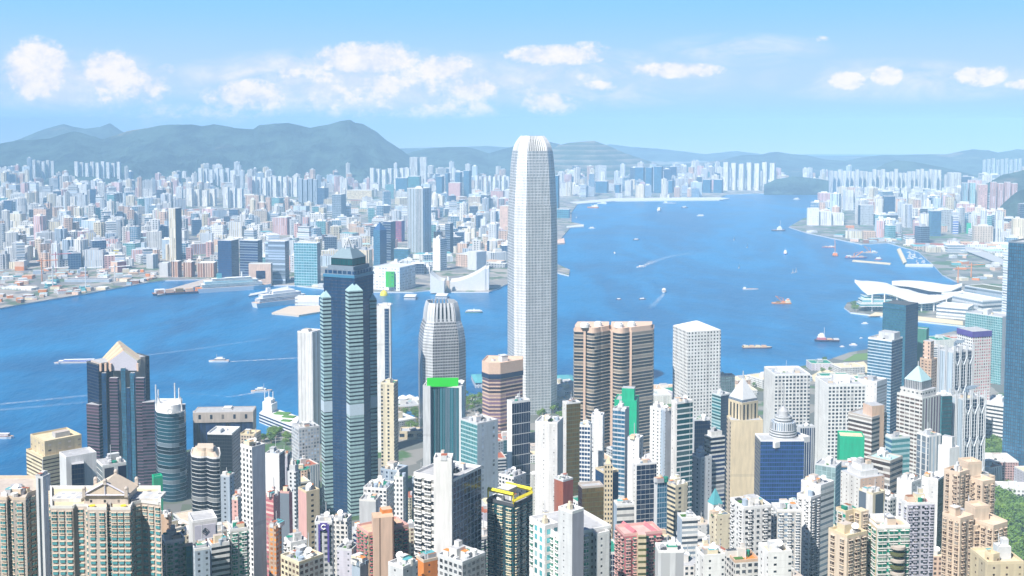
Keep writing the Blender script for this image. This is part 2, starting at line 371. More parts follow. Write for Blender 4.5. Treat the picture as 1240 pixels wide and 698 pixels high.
# the slope that falls from the viewpoint to the harbour streets
mb = MB(); xs = list(range(-2000, 3001, 100)); ys = list(range(-900, 0, 150)) + list(range(0, 1351, 50))
def hzn(x, y): return hz(y) + (0 if y < 60 or y > 1300 else 10 * math.sin(x * 0.013 + y * 0.006) * min(1, (1330 - y) / 600)) - (0.0 if y < 1300 else 0.4)
for i in range(len(xs) - 1):
    for j in range(len(ys) - 1):
        mb.face([(x, y, hzn(x, y)) for x, y in ((xs[i], ys[j]), (xs[i + 1], ys[j]), (xs[i + 1], ys[j + 1]), (xs[i], ys[j + 1]))])
tag(mb.build('hillside_ground', land_mat('hillside', (.05, .10, .03), (.17, .17, .16), (.05, .12, .03), 0.03), smooth=True), kind='structure')

def vnoise(x, y, seed=0):
    def h(i, j):
        n = (i * 374761393 + j * 668265263 + seed * 974634777) & 0xffffffff
        n = ((n ^ (n >> 13)) * 1274126177) & 0xffffffff
        return ((n ^ (n >> 16)) & 0xffff) / 65535.0
    i, j = math.floor(x), math.floor(y); a, b_ = x - i, y - j
    a, b_ = a * a * (3 - 2 * a), b_ * b_ * (3 - 2 * b_)
    return (h(i, j) * (1 - a) + h(i + 1, j) * a) * (1 - b_) + (h(i, j + 1) * (1 - a) + h(i + 1, j + 1) * a) * b_
def fbm(x, y, seed=0, o=5):
    s_, amp, t_ = 0.0, 0.5, 0.0
    for q in range(o): s_ += amp * vnoise(x, y, seed + q); t_ += amp; amp *= 0.5; x *= 2.03; y *= 2.03
    return s_ / t_
m, k, b = new_mat('hill_scrub'); HILL = m
tc = k.new('ShaderNodeTexCoord'); n1 = k.noise(tc.outputs['Object'], 0.0045, 8.0, 0.72); n2 = k.noise(tc.outputs['Object'], 0.0014, 6.0)
bp = k.new('ShaderNodeBump'); bp.inputs['Strength'].default_value = 1.0; bp.inputs['Distance'].default_value = 60.0; k.l.new(n1, bp.inputs['Height']); k.l.new(bp.outputs[0], b.inputs['Normal'])
col = k.mix(k.ramp(n1, 0.38, 0.62), (.002, .015, .018), (.055, .105, .088)); col = k.mix(k.ramp(n2, 0.62, 0.70), col, (.20, .17, .13))  # blue in the scrub colours paints in some distance haze
k.l.new(col, b.inputs['Base Color']); b.inputs['Roughness'].default_value = 0.95
m, k, b = new_mat('quarry_terrace'); QUARRY = m
tc = k.new('ShaderNodeTexCoord'); sp = k.new('ShaderNodeSeparateXYZ'); k.l.new(tc.outputs['Object'], sp.inputs[0])
band = k.m('FRACT', k.m('MULTIPLY', sp.outputs[2], 0.028)); n1 = k.noise(tc.outputs['Object'], 0.004, 5.0)
k.l.new(k.mix(k.ramp(k.m('ADD', k.m('MULTIPLY', band, .6), k.m('MULTIPLY', n1, 1.3)), 0.75, 1.35), (.05, .08, .04), (.26, .23, .18)), b.inputs['Base Color'])
HILLS = []
def ridge(name, prof, D, front, seed, mat=HILL, ny=30, step=2, foot=0.0, rough=1.0):
    mb = MB(); x0, x1 = prof[0][0], prof[-1][0]; n = max(2, int((x1 - x0) / step)); rows = []; HILLS.append((x0, x1, D, front, ny, rows))
    for i in range(n + 1):
        px = x0 + (x1 - x0) * i / n
        for (a, ya), (c, yc) in zip(prof, prof[1:]):
            if a <= px <= c: py = ya + (yc - ya) * (px - a) / (c - a); break
        p = at(px, py, D); zc = max(p.z, 5); sl = p.x / D; row = []
        for j in range(ny + 4):
            if j <= ny:
                q = j / ny; y = D - front * (1 - q); e = q ** 1.7
                nz = (fbm(sl * y / 420.0, y / 900.0, seed) - 0.5) * 1.5 + (0.5 - abs(fbm(sl * y / 260.0 + 3, y / 700.0, seed + 5) - 0.5) * 4) * 0.5
                z = foot + (zc - foot) * (e + 0.60 * rough * nz * (1 - q) * min(1, q * 2.5)) + (3 * (fbm(px / 9.0, 0, seed + 9) - .5) * 2 if j == ny else 0)
            else:
                y = D + (j - ny) * 350; z = zc * (1 - (j - ny) * 0.3)
            row.append((sl * y, y, max(z, foot * 0.2 + 1.0)))
        rows.append(row)
    for i in range(n):
        for j in range(ny + 3):
            mb.face([rows[i][j], rows[i + 1][j], rows[i + 1][j + 1], rows[i][j + 1]])
    return tag(mb.build(name, mat, smooth=True), kind='structure')
ridge('mountain', [(-120, 176), (0, 174), (26, 170), (59, 168), (75, 163), (90, 159), (105, 163), (124, 169), (140, 164), (155, 159), (181, 155), (195, 152), (204, 151), (232, 151), (245, 153), (258, 151), (270, 152), (284, 155), (307, 157), (313, 152), (330, 150), (349, 149), (362, 152), (375, 155), (398, 151), (412, 147), (424, 145), (430, 149), (439, 150), (455, 159), (468, 170), (486, 182), (506, 196), (520, 208)], 8800, 1900, 3)
ridge('mountain', [(-60, 182), (10, 173), (26, 168), (52, 157), (77, 150), (90, 154), (103, 156), (121, 154), (133, 149), (147, 159), (170, 168), (220, 176)], 12200, 1800, 8)
ridge('mountain', [(470, 196), (486, 189), (500, 184), (514, 181), (530, 179), (545, 178), (558, 178), (571, 179), (592, 186), (606, 182), (620, 178), (640, 173), (662, 171), (677, 175), (690, 178)], 9600, 1500, 21)
ridge('mountain', [(640, 196), (662, 184), (677, 176), (690, 173), (711, 171), (720, 171), (729, 174), (742, 179), (755, 185), (770, 190), (800, 200)], 9000, 1100, 17, QUARRY)
ridge('mountain', [(440, 190), (480, 180), (520, 179), (590, 177), (640, 180), (700, 182), (739, 175), (765, 178), (796, 180), (832, 184), (853, 187), (892, 183), (930, 188), (980, 192), (1040, 190), (1100, 196)], 13500, 1500, 31)
ridge('mountain', [(770, 206), (800, 200), (853, 197), (879, 193), (897, 188), (920, 188), (932, 185), (943, 184), (959, 187), (977, 188), (997, 193), (1023, 195), (1044, 191), (1064, 188), (1088, 188), (1113, 187), (1147, 187), (1165, 183), (1178, 181), (1196, 182), (1209, 185), (1220, 183), (1230, 181), (1245, 182), (1330, 186)], 10300, 1700, 41)
ridge('hill', [(1040, 216), (1059, 206), (1072, 198), (1085, 194), (1113, 197), (1152, 205), (1204, 218), (1260, 222)], 8000, 900, 51)
ridge('hill', [(925, 224), (940, 217), (962, 214), (985, 216), (1005, 219), (1023, 226), (1032, 232)], 6950, 240, 61, foot=3)
ridge('hill', [(1150, 240), (1178, 230), (1196, 222), (1214, 212), (1240, 206), (1330, 200)], 5750, 900, 71)
ridge('hill', [(1195, 268), (1216, 246), (1226, 236), (1240, 229), (1300, 216)], 4500, 320, 81, foot=3)
ridge('hill', [(330, 268), (345, 258), (362, 252), (378, 258), (390, 266)], 5200, 300, 91, foot=3)
ridge('hill', [(-30, 236), (8, 230), (25, 234), (40, 240)], 6300, 300, 93, foot=3)
ridge('hill', [(100, 292), (120, 284), (140, 280), (160, 283), (176, 290)], 4250, 160, 95, foot=3)

def hill_z(x, y):
    best = 3.0
    for x0, x1, D, front, ny, rows in HILLS:
        q = (y - (D - front)) / front
        if not 0 <= q <= 1: continue
        px = 620 + x / y * F * CP
        i = int((px - x0) / (x1 - x0) * (len(rows) - 1)); j = int(q * ny)
        if 0 <= i < len(rows): best = max(best, rows[i][min(j, ny)][2])
    return best
# ------------------------------------------------------------------ haze
m = bpy.data.materials.new('haze'); m.use_nodes = True; HAZE_M = m
k = NT(m.node_tree); k.n.clear()
pv = k.new('ShaderNodeVolumePrincipled'); o_ = k.new('ShaderNodeOutputMaterial'); k.l.new(pv.outputs[0], o_.inputs['Volume'])
pv.inputs['Color'].default_value = (0.45, 0.735, 1.0, 1); pv.inputs['Density'].default_value = 0.000098; pv.inputs['Anisotropy'].default_value = -0.35
mb = MB(); mb.prism([(-16000, -950), (16000, -950), (16000, 15400), (-16000, 15400)], -2.0, 478.0); mb.face([(-16000, -950, -2.0), (-16000, 15400, -2.0), (16000, 15400, -2.0), (16000, -950, -2.0)])
import bmesh
hz_ob = mb.build('haze', m, smooth=True); tag(hz_ob, kind='stuff')
# ------------------------------------------------------------------ buildings
HERO = []                                   # silhouettes of every placed building: (xl, xr, yt, yb, D, cx, cy, r, ref)
def quad(xl, xc, xr, yt, D, asp=1.0, dp=None):
    C = at(xc, yt, D); phi = math.atan2(C.x, C.y)
    wl, wr = max(xc - xl, 0.3), max(xr - xc, 0.0)
    th = phi + (math.atan2(wr / asp, wl) if wr > 0 else 0.0)
    L, Rr = (-math.cos(th), math.sin(th)), (math.sin(th), math.cos(th))
    def reach(px, d):
        q = ray(px, yt); k = q[0] / q[1]; den = d[0] - k * d[1]
        return (k * C.y - C.x) / den if abs(den) > 1e-6 else -1
    a = reach(xl, L); a = min(max(a, 5.0), 160.0) if a > 0 else 20.0
    bb = reach(xr, Rr) if wr > 0 else -1
    if wr <= 0: bb = dp or min(max(a * 0.8, 12.0), 40.0)
    elif bb <= 0: bb = a * asp
    bb = min(max(bb, 4.0), 160.0)
    if dp: bb = dp
    c = (C.x, C.y); r_ = (c[0] + Rr[0] * bb, c[1] + Rr[1] * bb); l = (c[0] + L[0] * a, c[1] + L[1] * a)
    return [c, r_, (r_[0] + L[0] * a, r_[1] + L[1] * a), l], C.z, th
def base_z(D): return hz(D) - 14 if D < 1330 else 0.0
def register(fp, yt, yb, D, ref):
    pj = [project(p[0], p[1], 60)[0] for p in fp]
    cx, cy_ = sum(p[0] for p in fp) / len(fp), sum(p[1] for p in fp) / len(fp)
    HERO.append((min(pj), max(pj), yt, yb, D, cx, cy_, max(math.hypot(p[0] - cx, p[1] - cy_) for p in fp), ref))

_pane = {}
def pane_mat(glass):
    if glass in _pane: return _pane[glass]
    m, k, b = new_mat('window_glass_' + glass)
    oi = k.new('ShaderNodeObjectInfo')
    lo, hi = tuple(c * 0.45 for c in PAL[glass]), tuple(min(1, c * 1.5 + .02) for c in PAL[glass])
    col = k.mix(oi.outputs['Random'], lo, hi)
    col = k.mix(k.m('MULTIPLY', k.m('GREATER_THAN', oi.outputs['Random'], 0.8), 0.6), col, (.45, .44, .40))
    k.l.new(col, b.inputs['Base Color']); b.inputs['Roughness'].default_value = 0.1; b.inputs['Metallic'].default_value = 0.25
    _pane[glass] = m
    return m
_winmesh = {}
def window_proto(w, h, glass, frame, out=0.55):
    key = (w, h, glass, frame, out)
    if key in _winmesh: return _winmesh[key]
    mb = MB(); z = h / 2
    mb.box(0, 0.25 - out / 2, -z, w, out + 0.5, h, 0, 0)
    mb.box(0, 0.25 - out / 2 - 0.1, z, w + 0.3, out + 0.7, 0.22, 0, 1); mb.box(0, 0.25 - out / 2 - 0.1, -z - 0.45, w + 0.3, out + 0.7, 0.45, 0, 1)
    mb.box(0, -out / 2 - 0.02, -z, 0.12, out + 0.1, h, 0, 1)
    o = mb.build('window', [pane_mat(glass), paint(frame)]); me = o.data; bpy.data.objects.remove(o)
    _winmesh[key] = me
    return me
def facing(a, b): return (b[1] - a[1]) * (0 - (a[0] + b[0]) / 2) - (b[0] - a[0]) * (0 - (a[1] + b[1]) / 2) > 0
def put_windows(root, fp, z1, zmin, pitch, floor, w, h, glass, frame, out=0.55, skip=(), name='window', top=2.2):
    spots = []
    for i in range(len(fp)):
        a, b = fp[i], fp[(i + 1) % len(fp)]; Ln = math.hypot(b[0] - a[0], b[1] - a[1])
        if i in skip or not facing(a, b) or Ln < w + 0.8: continue
        n = max(1, int(Ln / pitch)); ang = math.atan2(b[1] - a[1], b[0] - a[0])
        for q in range(n):
            s = (q + 0.5) / n; x, y = a[0] + (b[0] - a[0]) * s, a[1] + (b[1] - a[1]) * s; z = z1 - top
            while z > zmin: spots.append((z, x, y, ang)); z -= floor
    spots.sort(key=lambda p: -p[0]); me = window_proto(w, h, glass, frame, out); lo = root.location
    for z, x, y, ang in spots[:100]:
        o = bpy.data.objects.new(name, me); o.location = (x - lo.x, y - lo.y, z - lo.z); o.rotation_euler = (0, 0, ang); o.parent = root; COL.objects.link(o)
    if len(spots) > 100:
        mb = MB()
        for z, x, y, ang in spots[100:]:
            mb.box(x, y, z - h / 2, w, 2 * out, h, ang, 0); mb.box(x, y, z + h / 2, w + .3, 2 * out + .3, .22, ang, 1)
        tag(mb.build(name, [pane_mat(glass), paint(frame)], root, lo), kind='stuff')

def ring_wall(mb, fp, z, h, t=0.5, mat=0):
    ins = shrink(fp, max(0.5, 1 - 2.2 * t / max(6.0, min(math.hypot(fp[0][0] - fp[1][0], fp[0][1] - fp[1][1]), 30))))
    n = len(fp)
    mb.sides(fp, z, z + h, mat); mb.sides(ins[::-1], z, z + h, mat)
    for i in range(n):
        j = (i + 1) % n
        mb.face([(*fp[i], z + h), (*fp[j], z + h), (*ins[j], z + h), (*ins[i], z + h)], mat)
def clutter(root, fp, z, rs, seed, col='offwhite', rich=1.0, tank=True):
    rg = random.Random(seed); lo = root.location
    cx, cy_ = sum(p[0] for p in fp) / len(fp), sum(p[1] for p in fp) / len(fp)
    r = min(math.hypot((fp[i][0] + fp[(i + 1) % len(fp)][0]) / 2 - cx, (fp[i][1] + fp[(i + 1) % len(fp)][1]) / 2 - cy_) for i in range(len(fp))); r = max(r, 4.0)
    rot = math.atan2(fp[1][1] - fp[0][1], fp[1][0] - fp[0][0])
    def spot(k=0.6):
        a = rg.uniform(0, 6.28); q = rg.uniform(0.15, k) * r
        return cx + q * math.cos(a), cy_ + q * math.sin(a)
    ux, uy = math.cos(rot), math.sin(rot)
    def loc(a, b): return cx + ux * a - uy * b, cy_ + uy * a + ux * b
    h = rg.uniform(3.2, 6.5) if r < 14 else rg.uniform(4, 9); k = rg.random(); w = r * rg.uniform(.45, .95); dd = r * rg.uniform(.35, .8); ox, oy = rg.uniform(-.3, .3) * r, rg.uniform(-.25, .35) * r
    x, y = loc(ox, oy); mb = MB(); wallc = rg.choice([col, col, 'offwhite', 'lgrey', 'cream', 'grey'])
    h = min(h, w * .9 + .6)
    mb.box(x, y, z, w, dd, h, rot, 0, 1)
    if k < .35: x2, y2 = loc(ox + w * .2, oy + dd * .1); mb.box(x2, y2, z + h, w * .45, dd * .6, h * .5, rot, 0, 1)
    elif k < .6: x2, y2 = loc(ox - w * .42, oy); mb.box(x2, y2, z, w * .35, dd * 1.3, h * .6, rot, 0, 1)
    elif k < .75: mb.box(x, y, z + h, w * 1.12, dd * 1.12, .5, rot, 0, 1)
    mb.build('lift_house', [paint(wallc), roofmat(rg.choice(['lgrey', 'grey', 'taupe', 'offwhite']))], root, lo)
    for q in range(int((1.5 + rg.random() * 3.2) * rich)):
        x, y = spot(.86); mb = MB(); k = rg.random()
        if k < .28 and tank: mb.cyl(x, y, z, rg.uniform(.9, 1.9), rg.uniform(1.8, 3.4), 10); mb.build('water_tank', [paint(rg.choice(['lgrey', 'offwhite', 'bluegrey', 'white', 'jade', 'grey']))], root, lo)
        elif k < .62: a_, b_ = rg.uniform(1.2, 3.6), rg.uniform(1.0, 2.4); mb.box(x, y, z, a_, b_, 1.5, rot); mb.box(x, y, z + 1.5, a_ * .5, b_ * .5, .5, rot); mb.build('cooling_unit', [paint(rg.choice(['grey', 'lgrey', 'white', 'steel', 'dgrey', 'smoke']))], root, lo)
        elif k < .9: mb.box(x, y, z, rg.uniform(2, 5.5), rg.uniform(2, 4), rg.uniform(2.3, 3.4), rot, 0, 1); mb.build('roof_shed', [paint(rg.choice(['offwhite', 'cream', 'lgrey', 'beige', 'grey'])), roofmat(rg.choice(['tan', 'lgrey', 'jade', 'brick', 'grey', 'rust', 'aqua', 'dgrey', 'orange']))], root, lo)
        else: mb.box(x, y, z, rg.uniform(2, 5), rg.uniform(1.5, 3), .9, rot); mb.build('roof_planter', [paint((.06, .16, .03), .95)], root, lo)
    if rich >= 1.2 and rg.random() < .6:
        x, y = spot(.5); mb = MB(); mb.bar((x, y, z), (x, y, z + h + rg.uniform(4, 9)), .16); mb.build('antenna', [paint('lgrey')], root, lo)
    if rich >= 1.2 and rg.random() < .5:
        x, y = spot(.6); mb = MB(); mb.bar((x, y, z), (x, y, z + 2.4), .2); dish(mb, x, y, z + 3.2, 1.8); mb.build('satellite_dish', [paint('white')], root, lo)
def dish(mb, x, y, z, r, tilt=0.9, az=-1.9):
    n = 12; ax = Vector((math.cos(az) * math.cos(tilt), math.sin(az) * math.cos(tilt), math.sin(tilt))); u = ax.orthogonal().normalized(); v = ax.cross(u); c = Vector((x, y, z))
    for i in range(n):
        a0, a1 = 6.2832 * i / n, 6.2832 * (i + 1) / n
        p = [c + ax * r * .35 + (u * math.cos(a) + v * math.sin(a)) * r for a in (a0, a1)]
        mb.face([c, p[0], p[1]]); mb.face([c - ax * .05, p[1], p[0]])
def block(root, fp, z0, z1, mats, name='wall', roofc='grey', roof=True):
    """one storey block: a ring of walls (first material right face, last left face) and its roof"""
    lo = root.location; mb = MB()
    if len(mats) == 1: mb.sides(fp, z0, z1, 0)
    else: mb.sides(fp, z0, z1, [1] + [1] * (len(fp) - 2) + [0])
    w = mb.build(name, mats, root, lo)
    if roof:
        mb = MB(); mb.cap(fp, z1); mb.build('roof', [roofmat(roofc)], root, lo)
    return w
def finish(root, fp, z1, D, roof, seed, trim, roofc, rich):
    lo = root.location
    cx, cy_ = sum(p[0] for p in fp) / len(fp), sum(p[1] for p in fp) / len(fp)
    kind = roof.split()
    if kind[0] == 'flat':
        mb = MB(); ring_wall(mb, fp, z1, 1.3 if D < 1000 else 1.8, .4); mb.build('parapet', [paint(trim)], root, lo)
        clutter(root, fp, z1, 1, seed, trim, rich)
    elif kind[0] == 'bare':
        mb = MB(); ring_wall(mb, fp, z1, 1.4, .5); mb.build('parapet', [paint(trim)], root, lo)
    elif kind[0] == 'pyr':                  # pyr height colour [shrink] [mast]
        f1 = shrink(fp, float(kind[3]) if len(kind) > 3 else 1.0); mb = MB()
        mb.sides(f1, z1 + .2, z1 + float(kind[1]), 0, shrink(f1, 0.06)); mb.cap(shrink(f1, .06), z1 + float(kind[1])); mb.build('pyramid_roof', [paint(kind[2], .5)], root, lo)
        if len(kind) > 4: mb = MB(); mb.bar((cx, cy_, z1 + float(kind[1])), (cx, cy_, z1 + float(kind[1]) + float(kind[4])), .35); mb.build('mast', [paint('lgrey')], root, lo)
    elif kind[0] == 'tier':                 # tier n height shrink spec...
        spec = kind[4:]; z = z1; f = fp
        for q in range(int(kind[1])):
            f = shrink(f, float(kind[3])); block(root, f, z, z + float(kind[2]), [facade(' '.join(spec))], 'roof_tier', roofc); z += float(kind[2])
        clutter(root, f, z, 1, seed, trim, .6)
def H(name, cat, ref, label, geo, sl, sr=None, roof='flat', trim='offwhite', roofc='grey', asp=1.0, dp=None, rich=1.3, win=None, notch=0, extra=(), group=None, base=None, z0=None):
    xl, xc, xr, yt, yb, D = geo
    if D is None: D = dist_of(yb)
    fp, z1, th = quad(xl, xc, xr, yt, D, asp, dp)
    zb = base_z(D) if z0 is None else z0
    root = thing(name, label, cat, (fp[0][0], fp[0][1], zb), group)
    mats = [facade(sl)] + ([facade(sr)] if sr else [])
    body = fp
    if notch: body = notched(fp, notch)
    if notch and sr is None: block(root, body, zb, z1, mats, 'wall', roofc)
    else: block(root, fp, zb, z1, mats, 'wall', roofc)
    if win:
        put_windows(root, body, z1, max(at(xc, 712, D).z, zb + 3), *win)
    seed = hash_s(label)
    finish(root, fp, z1, D, roof, seed, trim, roofc, rich * (1.7 if D < 1050 else 1.0) if D < 1700 else rich * .5)
    for e in extra:                          # (part name, xl, xc, xr, yt, depth offset, spec, spec right, roof, bottom y or None)
        f2, ze, _ = quad(e[1], e[2], e[3], e[4], D + e[5], e[10] if len(e) > 10 else 1.0)
        zlow = zb if e[9] is None else at(e[2], e[9], D + e[5]).z
        block(root, f2, zlow, ze, [facade(e[6])] + ([facade(e[7])] if e[7] else []), e[0], roofc)
        if e[8]: finish(root, f2, ze, D, e[8], seed + 5, trim, roofc, .7)
        if win and e[0] in ('wing', 'bay_wing'): put_windows(root, f2, ze, max(at(e[2], 712, D).z, zb + 3), *win)
        pj = [project(p[0], p[1], ze)[0] for p in f2]; HERO.append((min(pj), max(pj), e[4], yb, D, f2[0][0], f2[0][1], 8, ref))
    register(fp, yt, yb, D, ref)
    return root
def hash_s(s):
    h = 7
    for c in s: h = (h * 131 + ord(c)) & 0x7fffffff
    return h
def notched(fp, n, depth=2.6, w=2.4):
    out = []
    for i in range(len(fp)):
        a, b = Vector(fp[i]).to_2d() if False else fp[i], fp[(i + 1) % len(fp)]
        Ln = math.hypot(b[0] - a[0], b[1] - a[1]); ux, uy = (b[0] - a[0]) / Ln, (b[1] - a[1]) / Ln; nx, ny = -uy, ux
        out.append(a)
        if Ln > 10 and facing(a, b):
            for q in range(n):
                s = Ln * (q + 1) / (n + 1)
                for ds, dn in ((-w / 2, 0), (-w / 2, depth), (w / 2, depth), (w / 2, 0)):
                    out.append((a[0] + ux * (s + ds) + nx * dn, a[1] + uy * (s + ds) + ny * dn))
    return out
def P(name, cat, ref, label, pts, yt, yb, D, mats, roof='flat', trim='offwhite', roofc='grey', rich=1.3, win=None, dup=None, clut=True):
    """a tower whose plan is traced: (photo x, metres behind the front plane) from the near left round to the right and back"""
    fp = [tuple(at(x, yt, D + d)[:2]) for x, d in pts]
    if sum(a[0] * b[1] - b[0] * a[1] for a, b in zip(fp, fp[1:] + fp[:1])) < 0: fp.reverse()
    z1 = at(pts[0][0], yt, D).z; zb = base_z(D)
    root = thing(name, label, cat, (fp[0][0], fp[0][1], zb))
    lo = root.location; mb = MB(); mb.sides(fp, zb, z1, 0); mb.build('wall', [facade(mats)], root, lo)
    mb = MB(); mb.cap(fp, z1); mb.build('roof', [roofmat(roofc)], root, lo)
    mb = MB(); mb.sides(fp, z1, z1 + 1.4, 0); mb.sides(shrink(fp, .96)[::-1], z1, z1 + 1.4, 0)
    f2 = shrink(fp, .96)
    for i in range(len(fp)):
        j = (i + 1) % len(fp); mb.face([(*fp[i], z1 + 1.4), (*fp[j], z1 + 1.4), (*f2[j], z1 + 1.4), (*f2[i], z1 + 1.4)])
    mb.build('parapet', [paint(trim)], root, lo)
    if win: put_windows(root, fp, z1, max(at(pts[0][0], 712, D).z, zb + 3), *win)
    if clut: clutter(root, fp, z1, 1, hash_s(label), trim, rich)
    register(fp, yt, yb, D, ref)
    return root, fp, z1
OT, AT, OB = ('office_tower', 'office tower'), ('apartment_tower', 'apartment tower'), ('office_block', 'office block')
# ---------------------------------------------------------------- harbour-front landmark towers
def finned(name, ref, label, pxc, D, pyr_rings, half, cham, rot, spec, fin_from, fin_to, nfin, fincol, yb, capz):
    """octagonal tower that tapers by rings of (photo y, scale), under a crown of separate upright fins"""
    c = at(pxc, 400, D); cy_ = D + half
    cx = c.x * cy_ / D
    def octo(s):
        h, q = half * s, (half - cham) * s
        pts = [(-q, -h), (q, -h), (h, -q), (h, q), (q, h), (-q, h), (-h, q), (-h, -q)]
        return [(cx + x * math.cos(rot) - y * math.sin(rot), cy_ + x * math.sin(rot) + y * math.cos(rot)) for x, y in pts]
    root = thing(name, label, 'skyscraper', (cx, cy_, 0)); lo = root.location
    zz = [(at(pxc, y, D).z if y < 690 else 0.0, s) for y, s in pyr_rings]
    mb = MB()
    for (z0, s0), (z1, s1) in zip(zz, zz[1:]): mb.sides(octo(s0), z0, z1, [0, 1] * 4, octo(s1), vt=zz[-1][0])  # alternate faces get a paler wall, painting in the brighter sunlit chamfers
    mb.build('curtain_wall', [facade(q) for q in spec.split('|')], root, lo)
    zf = at(pxc, fin_from, D).z; zt = at(pxc, fin_to, D).z
    mb = MB(); mb.sides(octo(capz[0]), zf - 4, zf + (zt - zf) * .75, 0, octo(capz[1])); mb.cap(octo(capz[1]), zf + (zt - zf) * .75); mb.build('crown_core', [paint('dgrey')], root, lo)  # dark core colour paints the shade in the gaps between fins
    s_at = lambda q: capz[0] * 1.05 + (capz[2] - capz[0] * 1.05) * q ** 2.3
    for e in range(8):
        n = nfin if e % 2 == 0 else max(3, nfin // 2)
        for q in range(n):
            mb = MB(); u = (q + .5) / n; prev = None
            for j in range(6):
                f = octo(s_at(j / 5)); a, b = f[e], f[(e + 1) % 8]; w = (.26 if e % 2 == 0 else .46) / n
                p0, p1 = [(a[0] + (b[0] - a[0]) * k, a[1] + (b[1] - a[1]) * k) for k in (u - w, u + w)]
                i0, i1 = [(cx + (p[0] - cx) * .95, cy_ + (p[1] - cy_) * .95) for p in (p0, p1)]
                cur = [(*p0, zf - 5 + (zt - zf + 5) * j / 5), (*p1, zf - 5 + (zt - zf + 5) * j / 5), (*i1, zf - 5 + (zt - zf + 5) * j / 5), (*i0, zf - 5 + (zt - zf + 5) * j / 5)]
                if prev:
                    for k in range(4): mb.face([prev[k], prev[(k + 1) % 4], cur[(k + 1) % 4], cur[k]])
                prev = cur
            mb.face(prev); mb.build('crown_fin', [paint(fincol, .5)], root, lo)
    register(octo(1), fin_to, yb, D, ref)
    return root
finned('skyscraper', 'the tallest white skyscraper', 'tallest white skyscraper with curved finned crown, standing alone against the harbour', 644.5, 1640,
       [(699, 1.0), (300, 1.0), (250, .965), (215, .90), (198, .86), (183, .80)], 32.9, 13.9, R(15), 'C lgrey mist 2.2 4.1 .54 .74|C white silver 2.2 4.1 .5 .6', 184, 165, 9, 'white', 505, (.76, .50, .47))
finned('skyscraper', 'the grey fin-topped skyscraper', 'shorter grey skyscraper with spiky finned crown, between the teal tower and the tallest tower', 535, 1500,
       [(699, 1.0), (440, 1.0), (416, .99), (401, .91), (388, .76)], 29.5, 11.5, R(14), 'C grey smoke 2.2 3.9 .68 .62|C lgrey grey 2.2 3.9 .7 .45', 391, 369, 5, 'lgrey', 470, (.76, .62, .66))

# the teal tower with bays
fp, z1, th = quad(392, 429, 452, 334, 1200)
t_ = thing('skyscraper', 'dark teal skyscraper with banded corner bays, pyramid roof and small spire', 'skyscraper', (*fp[0], 0)); lo = t_.location
mb = MB(); mb.sides(fp, 0, z1 - 3, 0); mb.build('wall', [facade('C navy blue 1.7 3.6 .84 .8')], t_, lo)
mb = MB(); mb.sides(shrink(fp, 1.03), z1 - 3, z1, 0); mb.cap(shrink(fp, 1.03), z1); mb.build('cornice', [paint('sky', .3)], t_, lo)
mb = MB(); mb.sides(shrink(fp, .95), z1, z1 + 5, 0); mb.cap(shrink(fp, .95), z1 + 5); mb.build('roof_tier', [facade('C steel blue 6 5 .8 .7')], t_, lo)
mb = MB(); mb.sides(shrink(fp, .84), z1 + 5, z1 + 9, 0); mb.cap(shrink(fp, .84), z1 + 9); mb.build('roof_tier', [paint('steel')], t_, lo)
mb = MB(); mb.sides(shrink(fp, .70), z1 + 9, z1 + 17, 0); mb.cap(shrink(fp, .70), z1 + 17); mb.build('roof_tier', [facade('C dark teal 3 8 .85 .8')], t_, lo)
mb = MB(); mb.sides(shrink(fp, .72), z1 + 17, z1 + 27, 0, shrink(fp, .30)); mb.cap(shrink(fp, .30), z1 + 27); mb.build('pyramid_roof', [paint('mist', .35)], t_, lo)
c0 = shrink(fp, 0.0)[0]
mb = MB(); rr = rect(*c0, 9, 9, th); [mb.bar((*p, z1 + 26), (*c0, z1 + 38), .45) for p in rr]; mb.build('spire', [paint('lgrey')], t_, lo)
for i, (ytip, r) in enumerate(((341, 15.5), (352, 11), (360, 13), (349, 13))):
    c = fp[i]; dx, dy_ = c[0] - c0[0], c[1] - c0[1]; cc_ = (c[0] - dx * .13, c[1] - dy_ * .13)
    f2 = rect(*cc_, r, r, th - R(0)); zt = at(430, ytip, D := cc_[1]).z
    mb = MB(); mb.sides(f2, 0, zt - 9, [0, 0, 0, 0]); bay = mb.build('corner_bay', [facade('B palet dark 40 4.1 1 .42')], t_, lo)
    mb = MB(); mb.sides(shrink(f2, 1.02), zt - 9, zt, 0, shrink(f2, .03)); mb.build('bay_roof', [paint('palet', .35)], bay, lo)
    mb = MB(); mb.sides(shrink(f2, 1.015), 118, 130, 0); mb.build('plain_band', [paint('paleblue', .4)], bay, lo)
register(fp, 305, 640, 1200, 'the dark teal skyscraper')
HERO.append((387, 460, 341, 640, 1185, c0[0], c0[1], 26, 'the dark teal skyscraper'))

